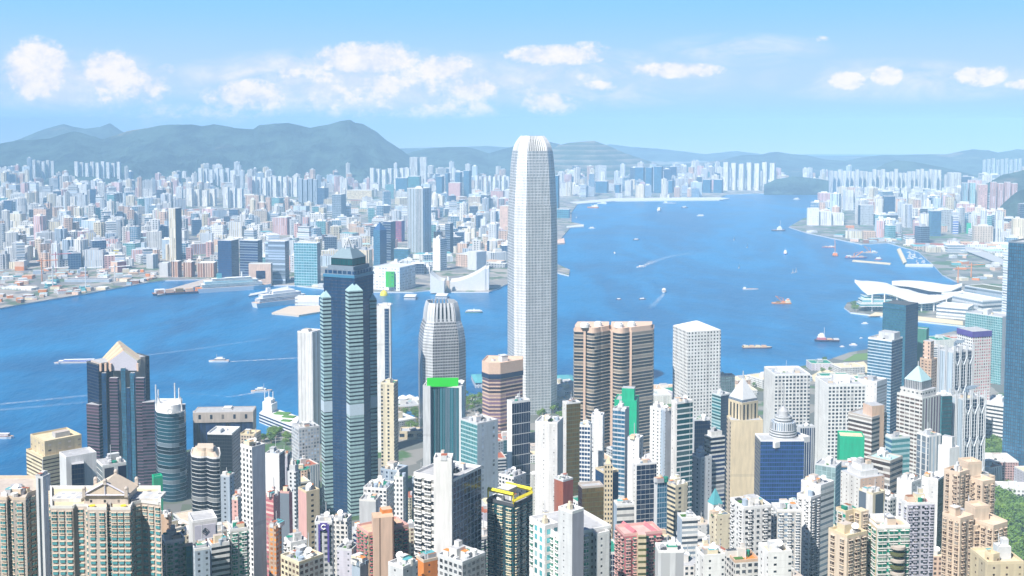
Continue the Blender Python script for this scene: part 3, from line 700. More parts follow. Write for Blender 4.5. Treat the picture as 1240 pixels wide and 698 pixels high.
# twin rounded towers
def arc(x0, x1, d0, bulge, n=7): return [(x0 + (x1 - x0) * i / n, d0 - bulge * math.sin(math.pi * i / n)) for i in range(n + 1)]
ES = 'B beige dark 40 4.2 1 .72'
for lab, pts in (('brown banded twin tower with rounded bay, the one nearer the tallest skyscraper', [(694.5, 14), (695.5, 2), (707, 0)] + arc(709, 728, 0, 8) + [(730, 1), (739, 10), (739, 42), (698, 42)]),
                 ('brown banded twin tower with long shadowed flank, nearer the white punched-window tower', [(738.5, 10), (740, 0), (741.5, -2)] + arc(742, 762.5, -2, 8) + [(765, -3), (790, 14), (792, 19), (792, 44), (739, 42)])):
    r0, fp, z1 = P('office_tower', 'office tower', 'the twin brown banded towers', lab, pts, 402, 545, 1400, ES, trim='peach', roofc='peach', rich=1.0, clut=False)
    lo = r0.location
    mb = MB(); mb.prism(shrink(fp, .93), z1 + 1, z1 + 6); mb.build('roof_tier', [paint('peach')], r0, lo)
    cx, cy_ = sum(p[0] for p in fp) / len(fp), sum(p[1] for p in fp) / len(fp)
    for q, (ox, oy, rr_) in enumerate(((-9, -6, 6), (8, 2, 5))):
        mb = MB(); mb.cyl(cx + ox, cy_ + oy, z1 + 6, rr_, 4.2, 14); mb.cyl(cx + ox, cy_ + oy, z1 + 10.2, rr_ * .7, 1.5, 12); mb.build('plant_drum', [paint('white')], r0, lo)
    for k in ((3, 709), (len(pts) - 5, 764)):
        q = at(k[1] - (0 if '709' in str(k) else 0), 402, 1398)
    xs_ = [p[0] for p in pts]
    for px in ([708] if lab.endswith('skyscraper') else [741, 764]):
        q = at(px, 402, 1397); mb = MB(); mb.box(q.x, q.y + 1.5, 0, 2.6, 4.5, z1 + 1.2); mb.build('pier', [paint('peach')], r0, lo)

# white tower of punched windows
H('office_tower', 'office tower', 'the white punched-window tower', 'white tower with a grid of small round windows and chamfered white cap, at the waterfront', (815, 833, 873, 402, 500, 1420), 'P white smoke 4.3 4.3 .46 .46', roof='pyr 9 white 1.0', trim='white')
# the boxy tower with the bright green panel
r0 = H('office_tower', 'office tower', 'the tower with the bright green roof panel', 'tower of dark vertical glass between pale side piers, bright green panel on its roof', (512, 558, 563, 470, 575, 1100), 'V steel teal 1.6 200 .80 1', 'X paleblue paleblue', roof='bare', asp=.7,
       extra=[('side_pier', 512, 521, 522, 468, -1.2, 'X lgrey lgrey', 'X paleblue paleblue', None, None, .5), ('side_pier', 552, 559, 561, 468, -1.2, 'X lgrey lgrey', 'X paleblue paleblue', None, None, .5), ('plant_room', 516, 556, 560, 466, 6, 'X lgrey lgrey', None, None, None, .5)])
a, b_ = at(517, 458, 1101), at(555, 458, 1101); zb_ = at(536, 468.5, 1101).z
mb = MB(); mb.box((a.x + b_.x) / 2, a.y + .5, zb_, b_.x - a.x, 1.2, a.z - zb_); mb.build('sign_panel', [paint('chroma', .6, 0, .02)], r0, r0.location)
mb = MB(); q = at(558, 464, 1104); dish(mb, q.x, q.y + 2, q.z, 3); mb.build('satellite_dish', [paint('lgrey')], r0, r0.location)

# dark gabled tower on the far side of the picture
r0 = H('office_tower', 'office tower', 'the dark tower with the pink gabled crown', 'dark blue glass tower with balcony-like pink bands, crowned by a pink stone gabled temple', (105, 119, 181, 443, 590, 1300), 'C dark navy 2.2 3.7 .9 .8', roof='bare', trim='dgrey', asp=2.4,
       extra=[('wing', 104.5, 119.5, 130, 491, -3, 'B mauve dark 40 3.7 1 .6', None, None, None, .8), ('wing', 172, 187, 188, 487, -3, 'B mauve dark 40 3.7 1 .62', None, None, None, .8), ('bay', 132, 142, 144, 458, -2, 'B mauve dark 40 3.7 1 .6', None, None, None, .5), ('bay', 164, 174, 176, 458, -2, 'B mauve dark 40 3.7 1 .6', None, None, None, .5),
              ('glass_strip', 147, 151.5, 152, 446, -1.5, 'C dark sky 2 3.7 .9 .9', None, None, None, .5), ('glass_strip', 154.5, 157, 157.5, 470, -1.2, 'C dark blue 2 3.7 .9 .9', None, None, None, .5), ('glass_strip', 125, 128, 128.5, 452, -1.2, 'C dark blue 2 3.7 .9 .9', None, None, None, .5), ('glass_strip', 160, 162, 162.5, 452, -1.2, 'C dark sky 2 3.7 .9 .9', None, None, None, .5), ('roof_tier', 110, 121, 176, 440, 3, 'X taupe taupe', None, None, None, 2.2)])  # thin brighter strips paint highlight streaks onto the curtain wall
lo = r0.location
# the crown: stone gables stepping up and back
g_ = lambda x, y, D: at(x, y, D)
F0 = [g_(133, 447, 1304), g_(166, 447, 1304), g_(166, 437, 1304), g_(149, 425, 1304), g_(133, 437, 1304)]
F1 = [g_(117, 447, 1338), g_(169, 445, 1338), g_(170, 435, 1338), g_(142, 414, 1338), g_(117, 441, 1338)]
zb0 = g_(140, 447, 1304).z - 2
for s_ in range(7):
    o = [p.lerp(q, s_ / 6) for p, q in zip(F0, F1)]; y0 = 1304 + 34 * s_ / 6; y1 = y0 + (6.5 if s_ < 6 else 8)
    o = [(p.x, zb0 if k_ < 2 else p.z) for k_, p in enumerate(o)]; mb = MB()
    mb.face([(x, y0, z) for x, z in o], 1 if s_ == 0 else 0); mb.face([(x, y1, z) for x, z in o[::-1]])
    for (xa, za), (xb, zb2) in zip(o[1:], o[2:] + o[:1]): mb.face([(xa, y0, za), (xa, y1, za), (xb, y1, zb2), (xb, y0, zb2)])
    mb.build('gable_step', [paint('peach' if s_ % 2 else 'cream'), paint('lav')], r0, lo)
for px in (122, 128, 134, 167):
    q = at(px, 447, 1302); mb = MB(); mb.box(q.x, q.y, zb0, 2, 3, 9); mb.build('crown_pier', [paint('peach')], r0, lo)

# dark teal bowed tower next to it, with masts and a ring emblem
r0, fp, z1 = P('office_tower', 'office tower', 'the dark bowed tower with masts', 'dark teal tower with bowed banded front, white horned roof, masts and a ring emblem', [(188, 12), (190, 2)] + arc(192, 219, 0, 6) + [(223, 4), (225, 12), (225, 36), (188, 36)], 500, 628, 1250, 'B bluegrey deepteal 40 4.2 1 .88', trim='white', clut=False)
lo = r0.location
f2 = shrink(fp, .78); mb = MB(); mb.prism(f2, z1, z1 + 9); mb.build('roof_tier', [paint('white')], r0, lo)
for px, y0 in ((189, 466), (192, 472), (212, 464), (217, 470)):
    q = at(px, 490, 1262); mb = MB(); mb.bar((q.x, q.y, z1), (q.x, q.y, at(px, y0, 1262).z), .5); mb.build('mast', [paint('white')], r0, lo)
for px, s_ in ((189, 1), (221, -1)):
    q = at(px, 500, 1254); mb = MB(); p0 = Vector((q.x, q.y, z1)); mb.face([p0, p0 + Vector((s_ * 9, 0, 0)), p0 + Vector((s_ * 2, 0, 17))]); mb.face([p0 + Vector((s_ * 9, 3, 0)), p0 + Vector((0, 3, 0)), p0 + Vector((s_ * 2, 3, 17))]); mb.face([p0 + Vector((s_ * 9, 0, 0)), p0 + Vector((s_ * 9, 3, 0)), p0 + Vector((s_ * 2, 3, 17)), p0 + Vector((s_ * 2, 0, 17))]); mb.build('roof_horn', [paint('white')], r0, lo)
q = at(206, 498, 1242); mb = MB()
for i in range(16):
    a0, a1 = 6.2832 * i / 16, 6.2832 * (i + 1) / 16
    mb.bar((q.x + 2.8 * math.cos(a0), q.y, q.z + 2.8 * math.sin(a0)), (q.x + 2.8 * math.cos(a1), q.y, q.z + 2.8 * math.sin(a1)), .5)
mb.build('ring_emblem', [paint('white')], r0, lo)

# ---------------------------------------------------------------- waterfront and business district, by distance from the water
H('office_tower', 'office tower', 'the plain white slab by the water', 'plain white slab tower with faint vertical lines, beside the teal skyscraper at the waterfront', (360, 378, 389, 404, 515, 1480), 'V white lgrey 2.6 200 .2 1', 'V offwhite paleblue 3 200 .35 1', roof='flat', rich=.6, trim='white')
H('office_tower', 'office tower', 'the slim white and blue slab', 'slim white slab with a blue glass stripe, half hidden behind the teal skyscraper', (456, 472.5, 474, 372, 465, 1450), 'X white white', 'X lgrey lgrey', roof='flat', rich=.6, trim='white', extra=[('glass_stripe', 465.5, 470.5, 470.8, 374, -1, 'C steel blue 3 4 .9 .8', None, None, None, .3)])
H(*OB, 'the wide dark slab on the waterfront', 'wide dark glass slab with a pale stone top and round control turret', (234, 306, 310, 500, 545, 1380), 'V dark navy 2.2 200 .9 1', 'X taupe taupe', roof='flat', trim='taupe', asp=.35, dp=26, rich=.6, z0=0,
  extra=[('top_storey', 233.5, 306.5, 310.5, 499, -1.5, 'P taupe dark 14 11 .22 .5', None, None, 511, .35), ('side_wall', 233.5, 241, 241, 500, -1.6, 'X taupe taupe', None, None, None, .4)])
H(*OT, 'the dark flat-roofed block behind the terminal', 'dark glass block with pale square rim round its roof', (251, 281, 291, 527, 600, 1150), 'C smoke dark', 'C smoke navy', roof='flat', trim='white', roofc='lgrey')
r0, fp, z1 = P('office_tower', 'office tower', 'the rounded tower with white balcony bands', 'rounded dark tower with thin white balcony bands and a beige domed cap', [(231, 16)] + arc(232, 254, 8, 5, 6)[:-1] + arc(254, 266, 2, 2, 3) + [(267, 14), (266, 34), (233, 34)], 556, 645, 1050, 'B lgrey dark 40 3.8 1 .8', trim='white', clut=False)
lo = r0.location; mb = MB(); mb.prism(shrink(fp, .95), z1, z1 + 5, 0, None, shrink(fp, .7)); mb.prism(shrink(fp, .55), z1 + 5, z1 + 8.5); mb.build('cap_roof', [paint('beige')], r0, lo)
H(*OB, 'the beige stepped block by the ferry pier', 'low beige block with stepped roofs, behind the round-turreted slab', (290, 308, 316, 528, 560, 1230), 'P beige smoke', roof='flat', trim='sand', roofc='sand')
H(*OB, 'the pale grid block beside the teal tower', 'pale grey office block with blue window grid, below the plain white slab', (353, 362, 387, 521, 570, 1250), 'Q lgrey bluegrey 3.4 3.8 .66 .6', roof='flat', trim='lgrey')
H(*OT, 'the beige column tower', 'slim beige tower with one dark vertical slot, next to the teal skyscraper', (461, 477, 482, 466, 560, 1192), 'N cream dark 7 4 .3 .55', 'P taupe dark 3 3.6 .5 .4', roof='flat', trim='cream')  # taupe right wall paints in the shadowed side
H(*OB, 'the low garage below the pool', 'low beige garage with wide dark openings, below the swimming pool terrace', (484, 512, 514, 524, 560, 1510), 'P sand dark 12 8 .6 .55', roof='flat', trim='sand', dp=22)
r0, fp, z1 = P('office_tower', 'office tower', 'the octagonal pink banded tower', 'octagonal pink stone tower with maroon window bands and wide pink cap', [(584, 14), (592, 0), (606, 0), (633, 22), (633, 40), (590, 46)], 441, 515, 1420, 'B peach mauve 40 4.8 1 .6', trim='peach', roofc='peach', rich=.8)
lo = r0.location; mb = MB(); f2 = shrink(fp, 1.02); mb.sides(f2, z1 - 13, z1 + 1.6); mb.build('cap_band', [paint('peach')], r0, lo); mb = MB(); mb.sides(shrink(fp, 1.03), z1 - 19, z1 - 13); mb.build('dark_band', [paint('navy', .3)], r0, lo)
H(*OT, 'the dark grid tower with white rim', 'dark blue glass tower gridded by white lines, white flank and cluttered roof', (614, 620, 642, 489, 552, 1000), 'V white lgrey 9 200 .3 1', 'C white navy 2.4 9.5 .93 .93', roof='flat', trim='white', asp=2.0, rich=2)
H(*OB, 'the pale blue office with skylights', 'pale blue office block with glazed corner and rows of roof skylights', (558, 578, 603, 515, 592, 950), 'C palet aqua 2.2 3.7 .9 .7', 'V paleblue bluegrey 12 3.6 .18 .6', roof='flat', trim='lgrey', rich=2)
H(*OT, 'the green-netted tower', 'tower under construction wrapped in green netting, in front of the brown twin towers', (744, 771, 774, 487, 560, 1150), 'Q net jade 60 9 0 0', roof='bare', trim='net', extra=[('netted_core', 753, 768, 769.5, 471, 4, 'X net net', None, None, None, .8)])
H(*OT, 'the white slim slab', 'slim blank white slab with roof railings, before the brown twin towers', (716, 730, 732, 505, 590, 960), 'N white lgrey 9 3.6 .12 .3', roof='flat', trim='white')
H(*OT, 'the gold glass tower', 'tower of gold glass framed in white stone', (681, 686, 703, 490, 580, 960), 'N offwhite lgrey', 'C olive gold 1.9 3.6 .86 .72', roof='flat', trim='white', asp=1.6)
H(*OT, 'the blue striped office', 'blue glass office with white spandrels, wedged beside the gold glass tower', (702, 715, 717, 517, 580, 930), 'C white blue 2.4 3.6 .84 .6', roof='flat', trim='white')
H(*OT, 'the broad white block', 'broad blank white block with stepped roof, before the tallest skyscraper', (648, 675, 682, 514, 585, 850), 'N white lgrey 8 3.4 .1 .28', 'X offwhite offwhite', roof='flat', trim='white', rich=2)
H(*OT, 'the blue banded glass tower', 'narrow grey tower with blue banded glass front, at the foot of the green-netted tower', (742, 757, 762, 498, 590, 905), 'C lgrey sky 3 3.7 .95 .66', 'X lgrey lgrey', roof='flat', trim='lgrey', rich=2)
H(*OT, 'the white arch-topped block', 'white block with an arched notch at its top, before the green-netted tower', (760, 774, 779, 533, 610, 850), 'N white lgrey', 'N lgrey dgrey', roof='flat', trim='white')
H(*AT, 'the white windowed slab', 'white slab with a column of small windows and cluttered roof, near the white punched-window tower', (787, 800, 810, 497, 580, 1050), 'N white smoke 5 3.3 .3 .4', 'X lgrey lgrey', roof='flat', trim='white')
H(*OT, 'the slate flat slab', 'slate grey slab with plain flank, between white slabs', (800, 806, 813, 498, 575, 1010), 'N bluegrey dgrey', 'X grey grey', roof='flat', trim='lgrey')
H(*OT, 'the teal banded tower', 'tall narrow tower with teal banded glass between a white core and dark glass', (813, 820, 839, 489, 605, 870), 'N offwhite lgrey', 'C white teal 12 4.2 .98 .72', roof='flat', trim='white', rich=2, asp=1.8)
H(*OB, 'the dark blue sloped-roof block', 'dark blue glass block with a sloping pale roof slab', (838, 841, 860, 510, 560, 930), 'X lgrey lgrey', 'C dark navy', roof='flat', trim='lgrey', asp=2)
H(*OT, 'the brown terraced block', 'brown-topped block with ribbon windows, left of the beige spired tower', (853, 860, 878, 530, 620, 900), 'B taupe dark 40 3.6 1 .5', 'B offwhite navy 40 3.6 1 .6', roof='tier 1 4 .7 X offwhite offwhite', asp=1.6)
H(*OT, 'the translucent pale glass block', 'pale translucent glass block beside the white punched-window tower', (862, 866, 890, 457, 500, 1480), 'C palet palet', 'C lgrey palet 2.5 3.8 .8 .8', roof='flat', trim='lgrey', asp=2)
H(*OT, 'the teal-striped dark tower', 'dark glass tower with pale teal stripes on its flank, behind the beige spired tower', (862, 873, 885, 480, 580, 1330), 'B palet teal 40 3.8 1 .55', 'C smoke navy', roof='flat', trim='lgrey')
r0 = H(*OT, 'the beige spired tower', 'beige stone tower with colonnaded crown, white pyramid roof and a small spire', (880, 885, 924, 511, 620, 1000), 'V beige dark 14 3.7 .35 .5', 'X sand sand', roof='bare', trim='sand', asp=1.7,
       extra=[('colonnade', 882, 899, 918, 488, 4, 'V sand dark 4.4 30 .42 .85', None, None, None, 1.0), ('attic', 882.5, 899, 917, 485, 5, 'V steel navy 2 9 .6 .7', None, 'pyr 17 lgrey 0.98 7', 489, 1.0)])
H(*OT, 'the white grid tower with roof plant', 'white tower of dark square windows with terraced roof plant, nearer the beige spired tower', (925, 938, 981, 455, 540, 1400), 'N white lgrey 4 3.7 .1 .3', 'Q white smoke 4.6 4.5 .6 .56', roof='flat', trim='white', rich=2.5)
H(*OT, 'the white grid tower with white roof box', 'white tower of dark square windows with white roof box, behind the green-netted block', (987, 1003, 1049, 468, 570, 1300), 'N white lgrey 4 3.7 .1 .3', 'Q white smoke 4.4 4.3 .6 .56', roof='flat', trim='white', rich=2)
r0 = H(*OT, 'the blue domed tower', 'deep blue glass tower topped by stacked round white drums and a thin spire', (914, 921, 974, 535, 612, 950), 'C navy blue 2 3.6 .9 .8', 'C royal blue 2.0 3.6 .92 .80', roof='bare', trim='white', asp=1.8)
q = at(948, 535, 968); lo = r0.location; z = q.z
mb = MB(); mb.box(q.x, q.y, z, 40, 24, 5, R(30)); mb.build('roof_tier', [paint('white')], r0, lo)
for rr_, h, sp_ in ((12.0, 9, 'B lgrey dgrey 40 2.2 1 .4'), (11.2, 6, 'V lgrey steel 2 40 .5 1'), (7.6, 5, 'B lgrey dgrey 40 2.5 1 .4'), (4.6, 4, 'X lgrey lgrey')):
    mb = MB(); mb.cyl(q.x, q.y, z + 3, rr_, h, 24, r1=rr_ * .94); mb.build('drum', [facade(sp_)], r0, lo); z += h
mb = MB(); mb.cyl(q.x, q.y, z + 3, 4.4, 4, 16, r1=1.0); mb.bar((q.x, q.y, z + 5), (q.x, q.y, at(948, 466, 968).z), .35); mb.build('spire', [paint('grey')], r0, lo)
H(*OB, 'the dark finned block', 'dark glass block with pale fins, between the blue domed tower and white grid tower', (965, 969, 987, 519, 580, 1120), 'X lgrey lgrey', 'V lgrey navy 2.4 200 .7 1', roof='flat', trim='lgrey', asp=2)
H(*OB, 'the green-netted block', 'square block wrapped in bright green netting, before the white grid tower', (1014, 1017, 1047, 530, 566, 1000), 'X net net', 'Q net jade 60 6 0 0', roof='bare', trim='net', roofc='sand', asp=1.2)
# blue and teal pair
H(*OT, 'the teal tower with sloped crown', 'teal glass tower with slanted notched crown, behind the banded blue tower', (1069, 1097, 1112, 374, 500, 1680), 'C teal sky 2.4 4 .9 .72', 'C navy blue 2.4 4 .92 .8', roof='bare', trim='teal', roofc='dgrey',
  extra=[('crown_wall', 1069, 1097, 1112, 370, -.8, 'C teal sky 2.4 4 .9 .72', 'C navy blue', None, 376, 1.0)])
H(*OT, 'the banded blue glass tower', 'blue glass tower with pale bands and white plant box on its roof', (1051, 1080, 1093, 414, 530, 1500), 'C paleblue sky 2.4 4.2 .96 .66', 'C steel blue 2.4 4.2 .96 .72', roof='flat', trim='white', extra=[('plant_room', 1064, 1083, 1090, 404, 10, 'X lgrey lgrey', None, None, 416, .8)])
H(*OT, 'the dark green slab', 'dark green slab seen behind the teal tower', (1108, 1122, 1125, 400, 450, 1760), 'X jade jade', roof='bare', trim='jade')
H(*OT, 'the pink stepped tower', 'pinkish brown stepped tower behind the pale pyramid roof', (1114, 1128, 1135, 437, 480, 1500), 'P tan brown 5 4 .5 .4', roof='flat', trim='tan', extra=[('upper_block', 1118, 1127, 1131, 414, 5, 'N peach brown 7 5 .25 .5', 'P tan brown 4 4 .5 .5', None, None, 1.0)])
# steel-framed pair with masts and hangers
def frame_tower(label, ref, geo, yb):
    xl, xc, xr, yt, D = geo
    r0 = H('office_tower', 'office tower', ref, label, (xl, xc, xr, yt, yb, D), 'V paleblue bluegrey 3 200 .5 1', 'C lgrey navy 3.2 4 .9 .82', roof='flat', trim='lgrey', asp=1.5, rich=2)
    fp, z1, th = quad(xl, xc, xr, yt, D, 1.5); lo = r0.location; C, Rr, B, L = [Vector((*p, 0)) for p in fp]; zb = base_z(D)
    nR = (Rr - C).normalized().cross(Vector((0, 0, 1))); nL = (C - L).normalized().cross(Vector((0, 0, 1)))
    for a, b, n, ks in ((C, Rr, nR, (.04, .34, .66, .96)), (L, C, nL, (.1, .6))):
        for kk in ks:
            for off in (-1.1, 1.1):
                p = a.lerp(b, kk) + n * 1.4 + (b - a).normalized() * off
                mb = MB(); mb.bar((p.x, p.y, zb), (p.x, p.y, z1 + 9), .5); mb.build('mast', [paint('lgrey', .4)], r0, lo)
        for z in (z1 - 6, z1 - 42, z1 - 78):
            if len(ks) > 2:
                for k0, k1 in ((.04, .34), (.34, .66), (.66, .96)):
                    m_ = (k0 + k1) / 2
                    p0, pm, p1 = [a.lerp(b, k_) + n * 1.6 for k_ in (k0, m_, k1)]
                    mb = MB(); mb.bar((p0.x, p0.y, z), (pm.x, pm.y, z - 11), .55); mb.bar((pm.x, pm.y, z - 11), (p1.x, p1.y, z), .55); mb.bar((pm.x, pm.y, z - 11), (pm.x, pm.y, z - 36), .3); mb.build('hanger', [paint('silver', .4)], r0, lo)
    for i in range(3):
        p = C.lerp(B, .3 + .2 * i); mb = MB(); mb.bar((p.x, p.y, z1), (p.x, p.y, z1 + 12), .8); mb.bar((p.x, p.y, z1 + 11), (p.x + 9, p.y - 3, z1 + 12), .5); mb.build('maintenance_crane', [paint('steel')], r0, lo)
    return r0
frame_tower('steel-framed tower with masts and hanging trusses, before the purple-topped white tower', 'the farther steel-framed tower', (1136, 1154, 1178, 428, 1400), 490)
frame_tower('steel-framed tower with masts and sweeping trusses, beside the low white office', 'the nearer steel-framed tower', (1150, 1166, 1193, 485, 1230), 575)
H(*OT, 'the purple-topped white tower', 'white tower with a grid of small windows and a purple band round its top', (1159, 1178, 1201, 408, 490, 1500), 'P white smoke 3.6 4 .5 .5', 'P offwhite rose 3.6 4 .5 .5', roof='flat', trim='white', extra=[('purple_band', 1158.6, 1178, 1201.5, 402, -.8, 'X purple purple', None, None, 409, 1.0)])
H(*OT, 'the pale green glass tower', 'wide pale green glass tower with a white flank, behind the purple-topped tower', (1169, 1214, 1228, 385, 475, 1830), 'C palet aqua 3 4 .8 .8', 'X lgrey lgrey', roof='flat', trim='lgrey', rich=2, asp=.6)
H(*OT, 'the blue and white striped tower', 'pale blue tower with white stripes, behind the dark gridded giant', (1215, 1227, 1240, 306, 362, 2200), 'B white bluegrey 40 5 1 .5', roof='flat', trim='white')
H('skyscraper', 'skyscraper', 'the dark gridded giant', 'huge dark blue skyscraper with fine grid, cut by the picture edge', (1221, 1290, 1310, 299, 572, 1300), 'C navy sky 2.6 4.2 .8 .8', roof='flat', trim='steel', asp=.8,
  extra=[('plant_floor_band', 1220.6, 1290, 1311, 436, -.7, 'C navy aqua 3 6 .9 .8', None, None, 442, .8), ('plant_floor_band', 1220.6, 1290, 1311, 358, -.7, 'C dark steel 3 6 .9 .8', None, None, 364, .8)])
r0 = H(*OT, 'the tower with the pale green pyramid roof', 'brown and white banded tower with stepped top and pale green pyramid roof', (1086, 1117, 1139, 484, 560, 1150), 'Q offwhite brown 6 4.1 .86 .5', 'V offwhite mauve 4.6 200 .52 1', roof='bare', trim='offwhite',
       extra=[('roof_tier', 1090, 1117, 1134, 474, 5, 'P offwhite dgrey 5 6 .4 .3', None, None, 485, 1.0), ('roof_tier', 1095, 1116, 1128, 463, 9, 'V grey dgrey 2 30 .4 1', None, 'pyr 14 palet 1.02 5', 475, 1.0)])
H(*OT, 'the teal glass slab behind the pyramid roof', 'teal glass slab with white roof edge, just behind the pyramid-roofed tower', (1134, 1141, 1153, 480, 545, 1230), 'C teal aqua', 'C dark teal 2.4 4 .95 .7', roof='flat', trim='white')
H(*OB, 'the brown terraced office', 'brown and white banded office with an octagonal brown top', (1027, 1056, 1074, 507, 590, 1100), 'B offwhite brown 40 4.4 1 .56', 'B taupe dark 40 4.4 1 .5', roof='bare', trim='taupe', extra=[('octagonal_top', 1045, 1056, 1071, 492, 6, 'X peach peach', 'X tan tan', None, None, 1.0)])
H(*OT, 'the pale ribbed white block', 'white block with ribbed grey flank, behind the brown terraced office', (1038, 1062, 1074, 464, 510, 1380), 'N white lgrey 5 4 .2 .4', 'B lgrey grey 40 4 1 .5', roof='flat', trim='white')
H(*OB, 'the low blue banded block', 'low pale blue block with glass bands, below the pyramid-roofed tower', (1072, 1080, 1102, 532, 580, 1060), 'C palet sky 40 5 1 .6', 'C palet aqua 40 5 1 .55', roof='flat', trim='white', asp=2)
H(*OT, 'the white stepped office', 'white stepped office with glass corner, before the pyramid-roofed tower', (1110, 1125, 1140, 530, 580, 960), 'C white steel 6 5 .7 .9', 'V white bluegrey 4 200 .4 1', roof='flat', trim='white')
H(*AT, 'the white block with the winged sign', 'white block with a square logo screen on its roof, beside the steel-framed tower', (1136, 1150, 1162, 545, 590, 930), 'X white white', 'X white white', roof='bare', trim='white', extra=[('sign_tower', 1141, 1153, 1156, 530, 3, 'X white white', None, None, None, .6)])
H(*OB, 'the low white louvred office', 'low white office with dark louvre bands, beside trees and the dark gridded giant', (1188, 1216, 1224, 492, 555, 1480), 'B white smoke 40 5 1 .45', roof='flat', trim='white', roofc='lgrey', dp=50)
H(*OB, 'the pale mint glass block', 'pale mint glass block with white frame, below the green-netted block', (987, 1012, 1019, 567, 640, 900), 'C palet palet 4 4 .9 .9', 'C lgrey palet', roof='flat', trim='lgrey')
H(*OB, 'the round-clock glass block', 'low blue glass block with flat roof, at the foot of the brown terraced office', (1012, 1018, 1056, 566, 600, 930), 'C teal sky', 'C smoke sky 4 4 .9 .8', roof='flat', trim='taupe', asp=1.6)
H(*OB, 'the terraced brown car park', 'stepped brown and white block like stacked trays', (1050, 1078, 1093, 560, 600, 960), 'B offwhite brown 40 5 1 .6', 'B taupe dark 40 5 1 .5', roof='flat', trim='taupe', roofc='palet')
# ---------------------------------------------------------------- mid-slope towers
H(*OT, 'the cream banded office with yellow top', 'cream office block with fine ribbon windows and yellowish stepped roof', (32, 52, 100, 556, 600, 1000), 'B cream brown 40 3.4 1 .45', 'B sand brown 40 3.4 1 .3', roof='flat', trim='sand', roofc='sand', extra=[('upper_block', 37, 54, 99, 537, 6, 'N sand taupe 9 5 .3 .3', None, 'flat', None, 1.0)])
H(*OT, 'the white frame tower', 'white arched frame tower round a dark blue glass recess', (72, 80, 117, 556, 620, 800), 'X lgrey lgrey', 'X white white', roof='bare', trim='white', asp=1.3, extra=[('glass_recess', 86, 86.6, 102, 563, -2.2, 'C dark navy', 'C dark navy 2 3.6 .9 .8', None, None, 1)])
H(*OT, 'the silver edged slim tower', 'slim silver tower with rounded white edge and dark joints', (41, 52, 61, 580, 690, 640), 'V lgrey smoke 5 200 .3 1', 'V white silver 3 200 .5 1', roof='flat', trim='lgrey')
H(*OT, 'the tower top with the glass bridge', 'white roof frame with glass bridge, behind the gabled apartment roof', (117, 124, 153, 566, 600, 760), 'C white steel', 'C white navy 9 12 .7 .8', roof='flat', trim='white')
H(*AT, 'the green-netted scaffold', 'narrow scaffold tower hung with green netting, beside the gabled apartment block', (184, 186, 197, 580, 630, 760), 'X net net', roof='bare', trim='net')
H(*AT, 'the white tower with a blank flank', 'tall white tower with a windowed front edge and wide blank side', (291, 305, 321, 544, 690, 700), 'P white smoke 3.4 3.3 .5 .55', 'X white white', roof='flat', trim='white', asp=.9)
H(*AT, 'the tower in blue shade', 'blue-grey tower in deep shade, left of the tall blank-flanked tower', (267, 278, 284, 578, 640, 880), 'N bluegrey dgrey 5 3.4 .3 .4', roof='flat', trim='lgrey')  # blue-grey wall colour carries the deep shade
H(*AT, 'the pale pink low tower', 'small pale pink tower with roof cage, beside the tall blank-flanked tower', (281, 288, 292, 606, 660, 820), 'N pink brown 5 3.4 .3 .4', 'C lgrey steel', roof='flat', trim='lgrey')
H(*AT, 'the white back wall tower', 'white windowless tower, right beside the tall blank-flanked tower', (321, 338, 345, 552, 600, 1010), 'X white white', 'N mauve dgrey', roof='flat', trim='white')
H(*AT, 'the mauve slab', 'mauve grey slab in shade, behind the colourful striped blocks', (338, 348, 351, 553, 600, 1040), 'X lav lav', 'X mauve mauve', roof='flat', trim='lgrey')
H(*AT, 'the arched grey tower', 'grey tower with rounded top and column of windows, near the teal skyscraper', (348, 358, 364, 572, 640, 900), 'P lgrey smoke 4 3.3 .4 .5', roof='tier 1 5 .7 X lgrey lgrey')
H(*AT, 'the red banded block', 'red and pink block with banded balconies', (322, 331, 340, 602, 690, 735), 'B rose pink 40 3.2 1 .5', 'N pink rose', roof='flat', trim='pink', roofc='cream')
H(*AT, 'the blue striped block', 'block with a broad sky blue wall edged in red', (339, 350, 354, 598, 690, 715), 'V white bluegrey 40 200 .82 1', 'X rose rose', roof='flat', trim='pink')
H(*AT, 'the orange balcony block', 'block with stacked orange and tan balconies, under the red banded block', (325, 334, 341, 640, 690, 690), 'R tan orange', roof='flat', trim='tan')
H(*AT, 'the slender beige tower', 'slender beige tower with a pink flank and small square windows', (361, 371, 387, 598, 690, 680), 'X pink pink', 'N sand dark 8 3.3 .22 .42', roof='flat', trim='sand', asp=.8)
r0 = H(*AT, 'the white block with blue stripes', 'white block with purple-blue vertical stripes and a blue crescent emblem', (381, 402, 404, 634, 680, 650), 'P lgrey dgrey 3.2 3.3 .55 .5', roof='flat', trim='white')
lo = r0.location; ang = math.atan2(at(402, 640, 650).y - at(381, 640, 650).y, 1)
for px in (386.5, 397.5):
    q = at(px, 640, 648.8); mb = MB(); mb.box(q.x, q.y, at(px, 680, 650).z, 1.1, .5, at(px, 634.5, 650).z - at(px, 680, 650).z); mb.build('blue_stripe', [paint('purple')], r0, lo)
q = at(392, 638.5, 648.4); mb = MB(); mb.box(q.x, q.y + .3, q.z - 2.1, 4.2, .4, 4.4); sgn = mb.build('sign_panel', [paint('purple')], r0, lo)
mb = MB()
for i in range(9):
    a0, a1 = R(-70 + 32 * i), R(-70 + 32 * (i + 1)); mb.bar((q.x + 1.3 * math.cos(a0 + 1.9), q.y - .1, q.z + 1.3 * math.sin(a0 + 1.9)), (q.x + 1.3 * math.cos(a1 + 1.9), q.y - .1, q.z + 1.3 * math.sin(a1 + 1.9)), .28)
mb.build('crescent_emblem', [paint('white')], sgn, lo)
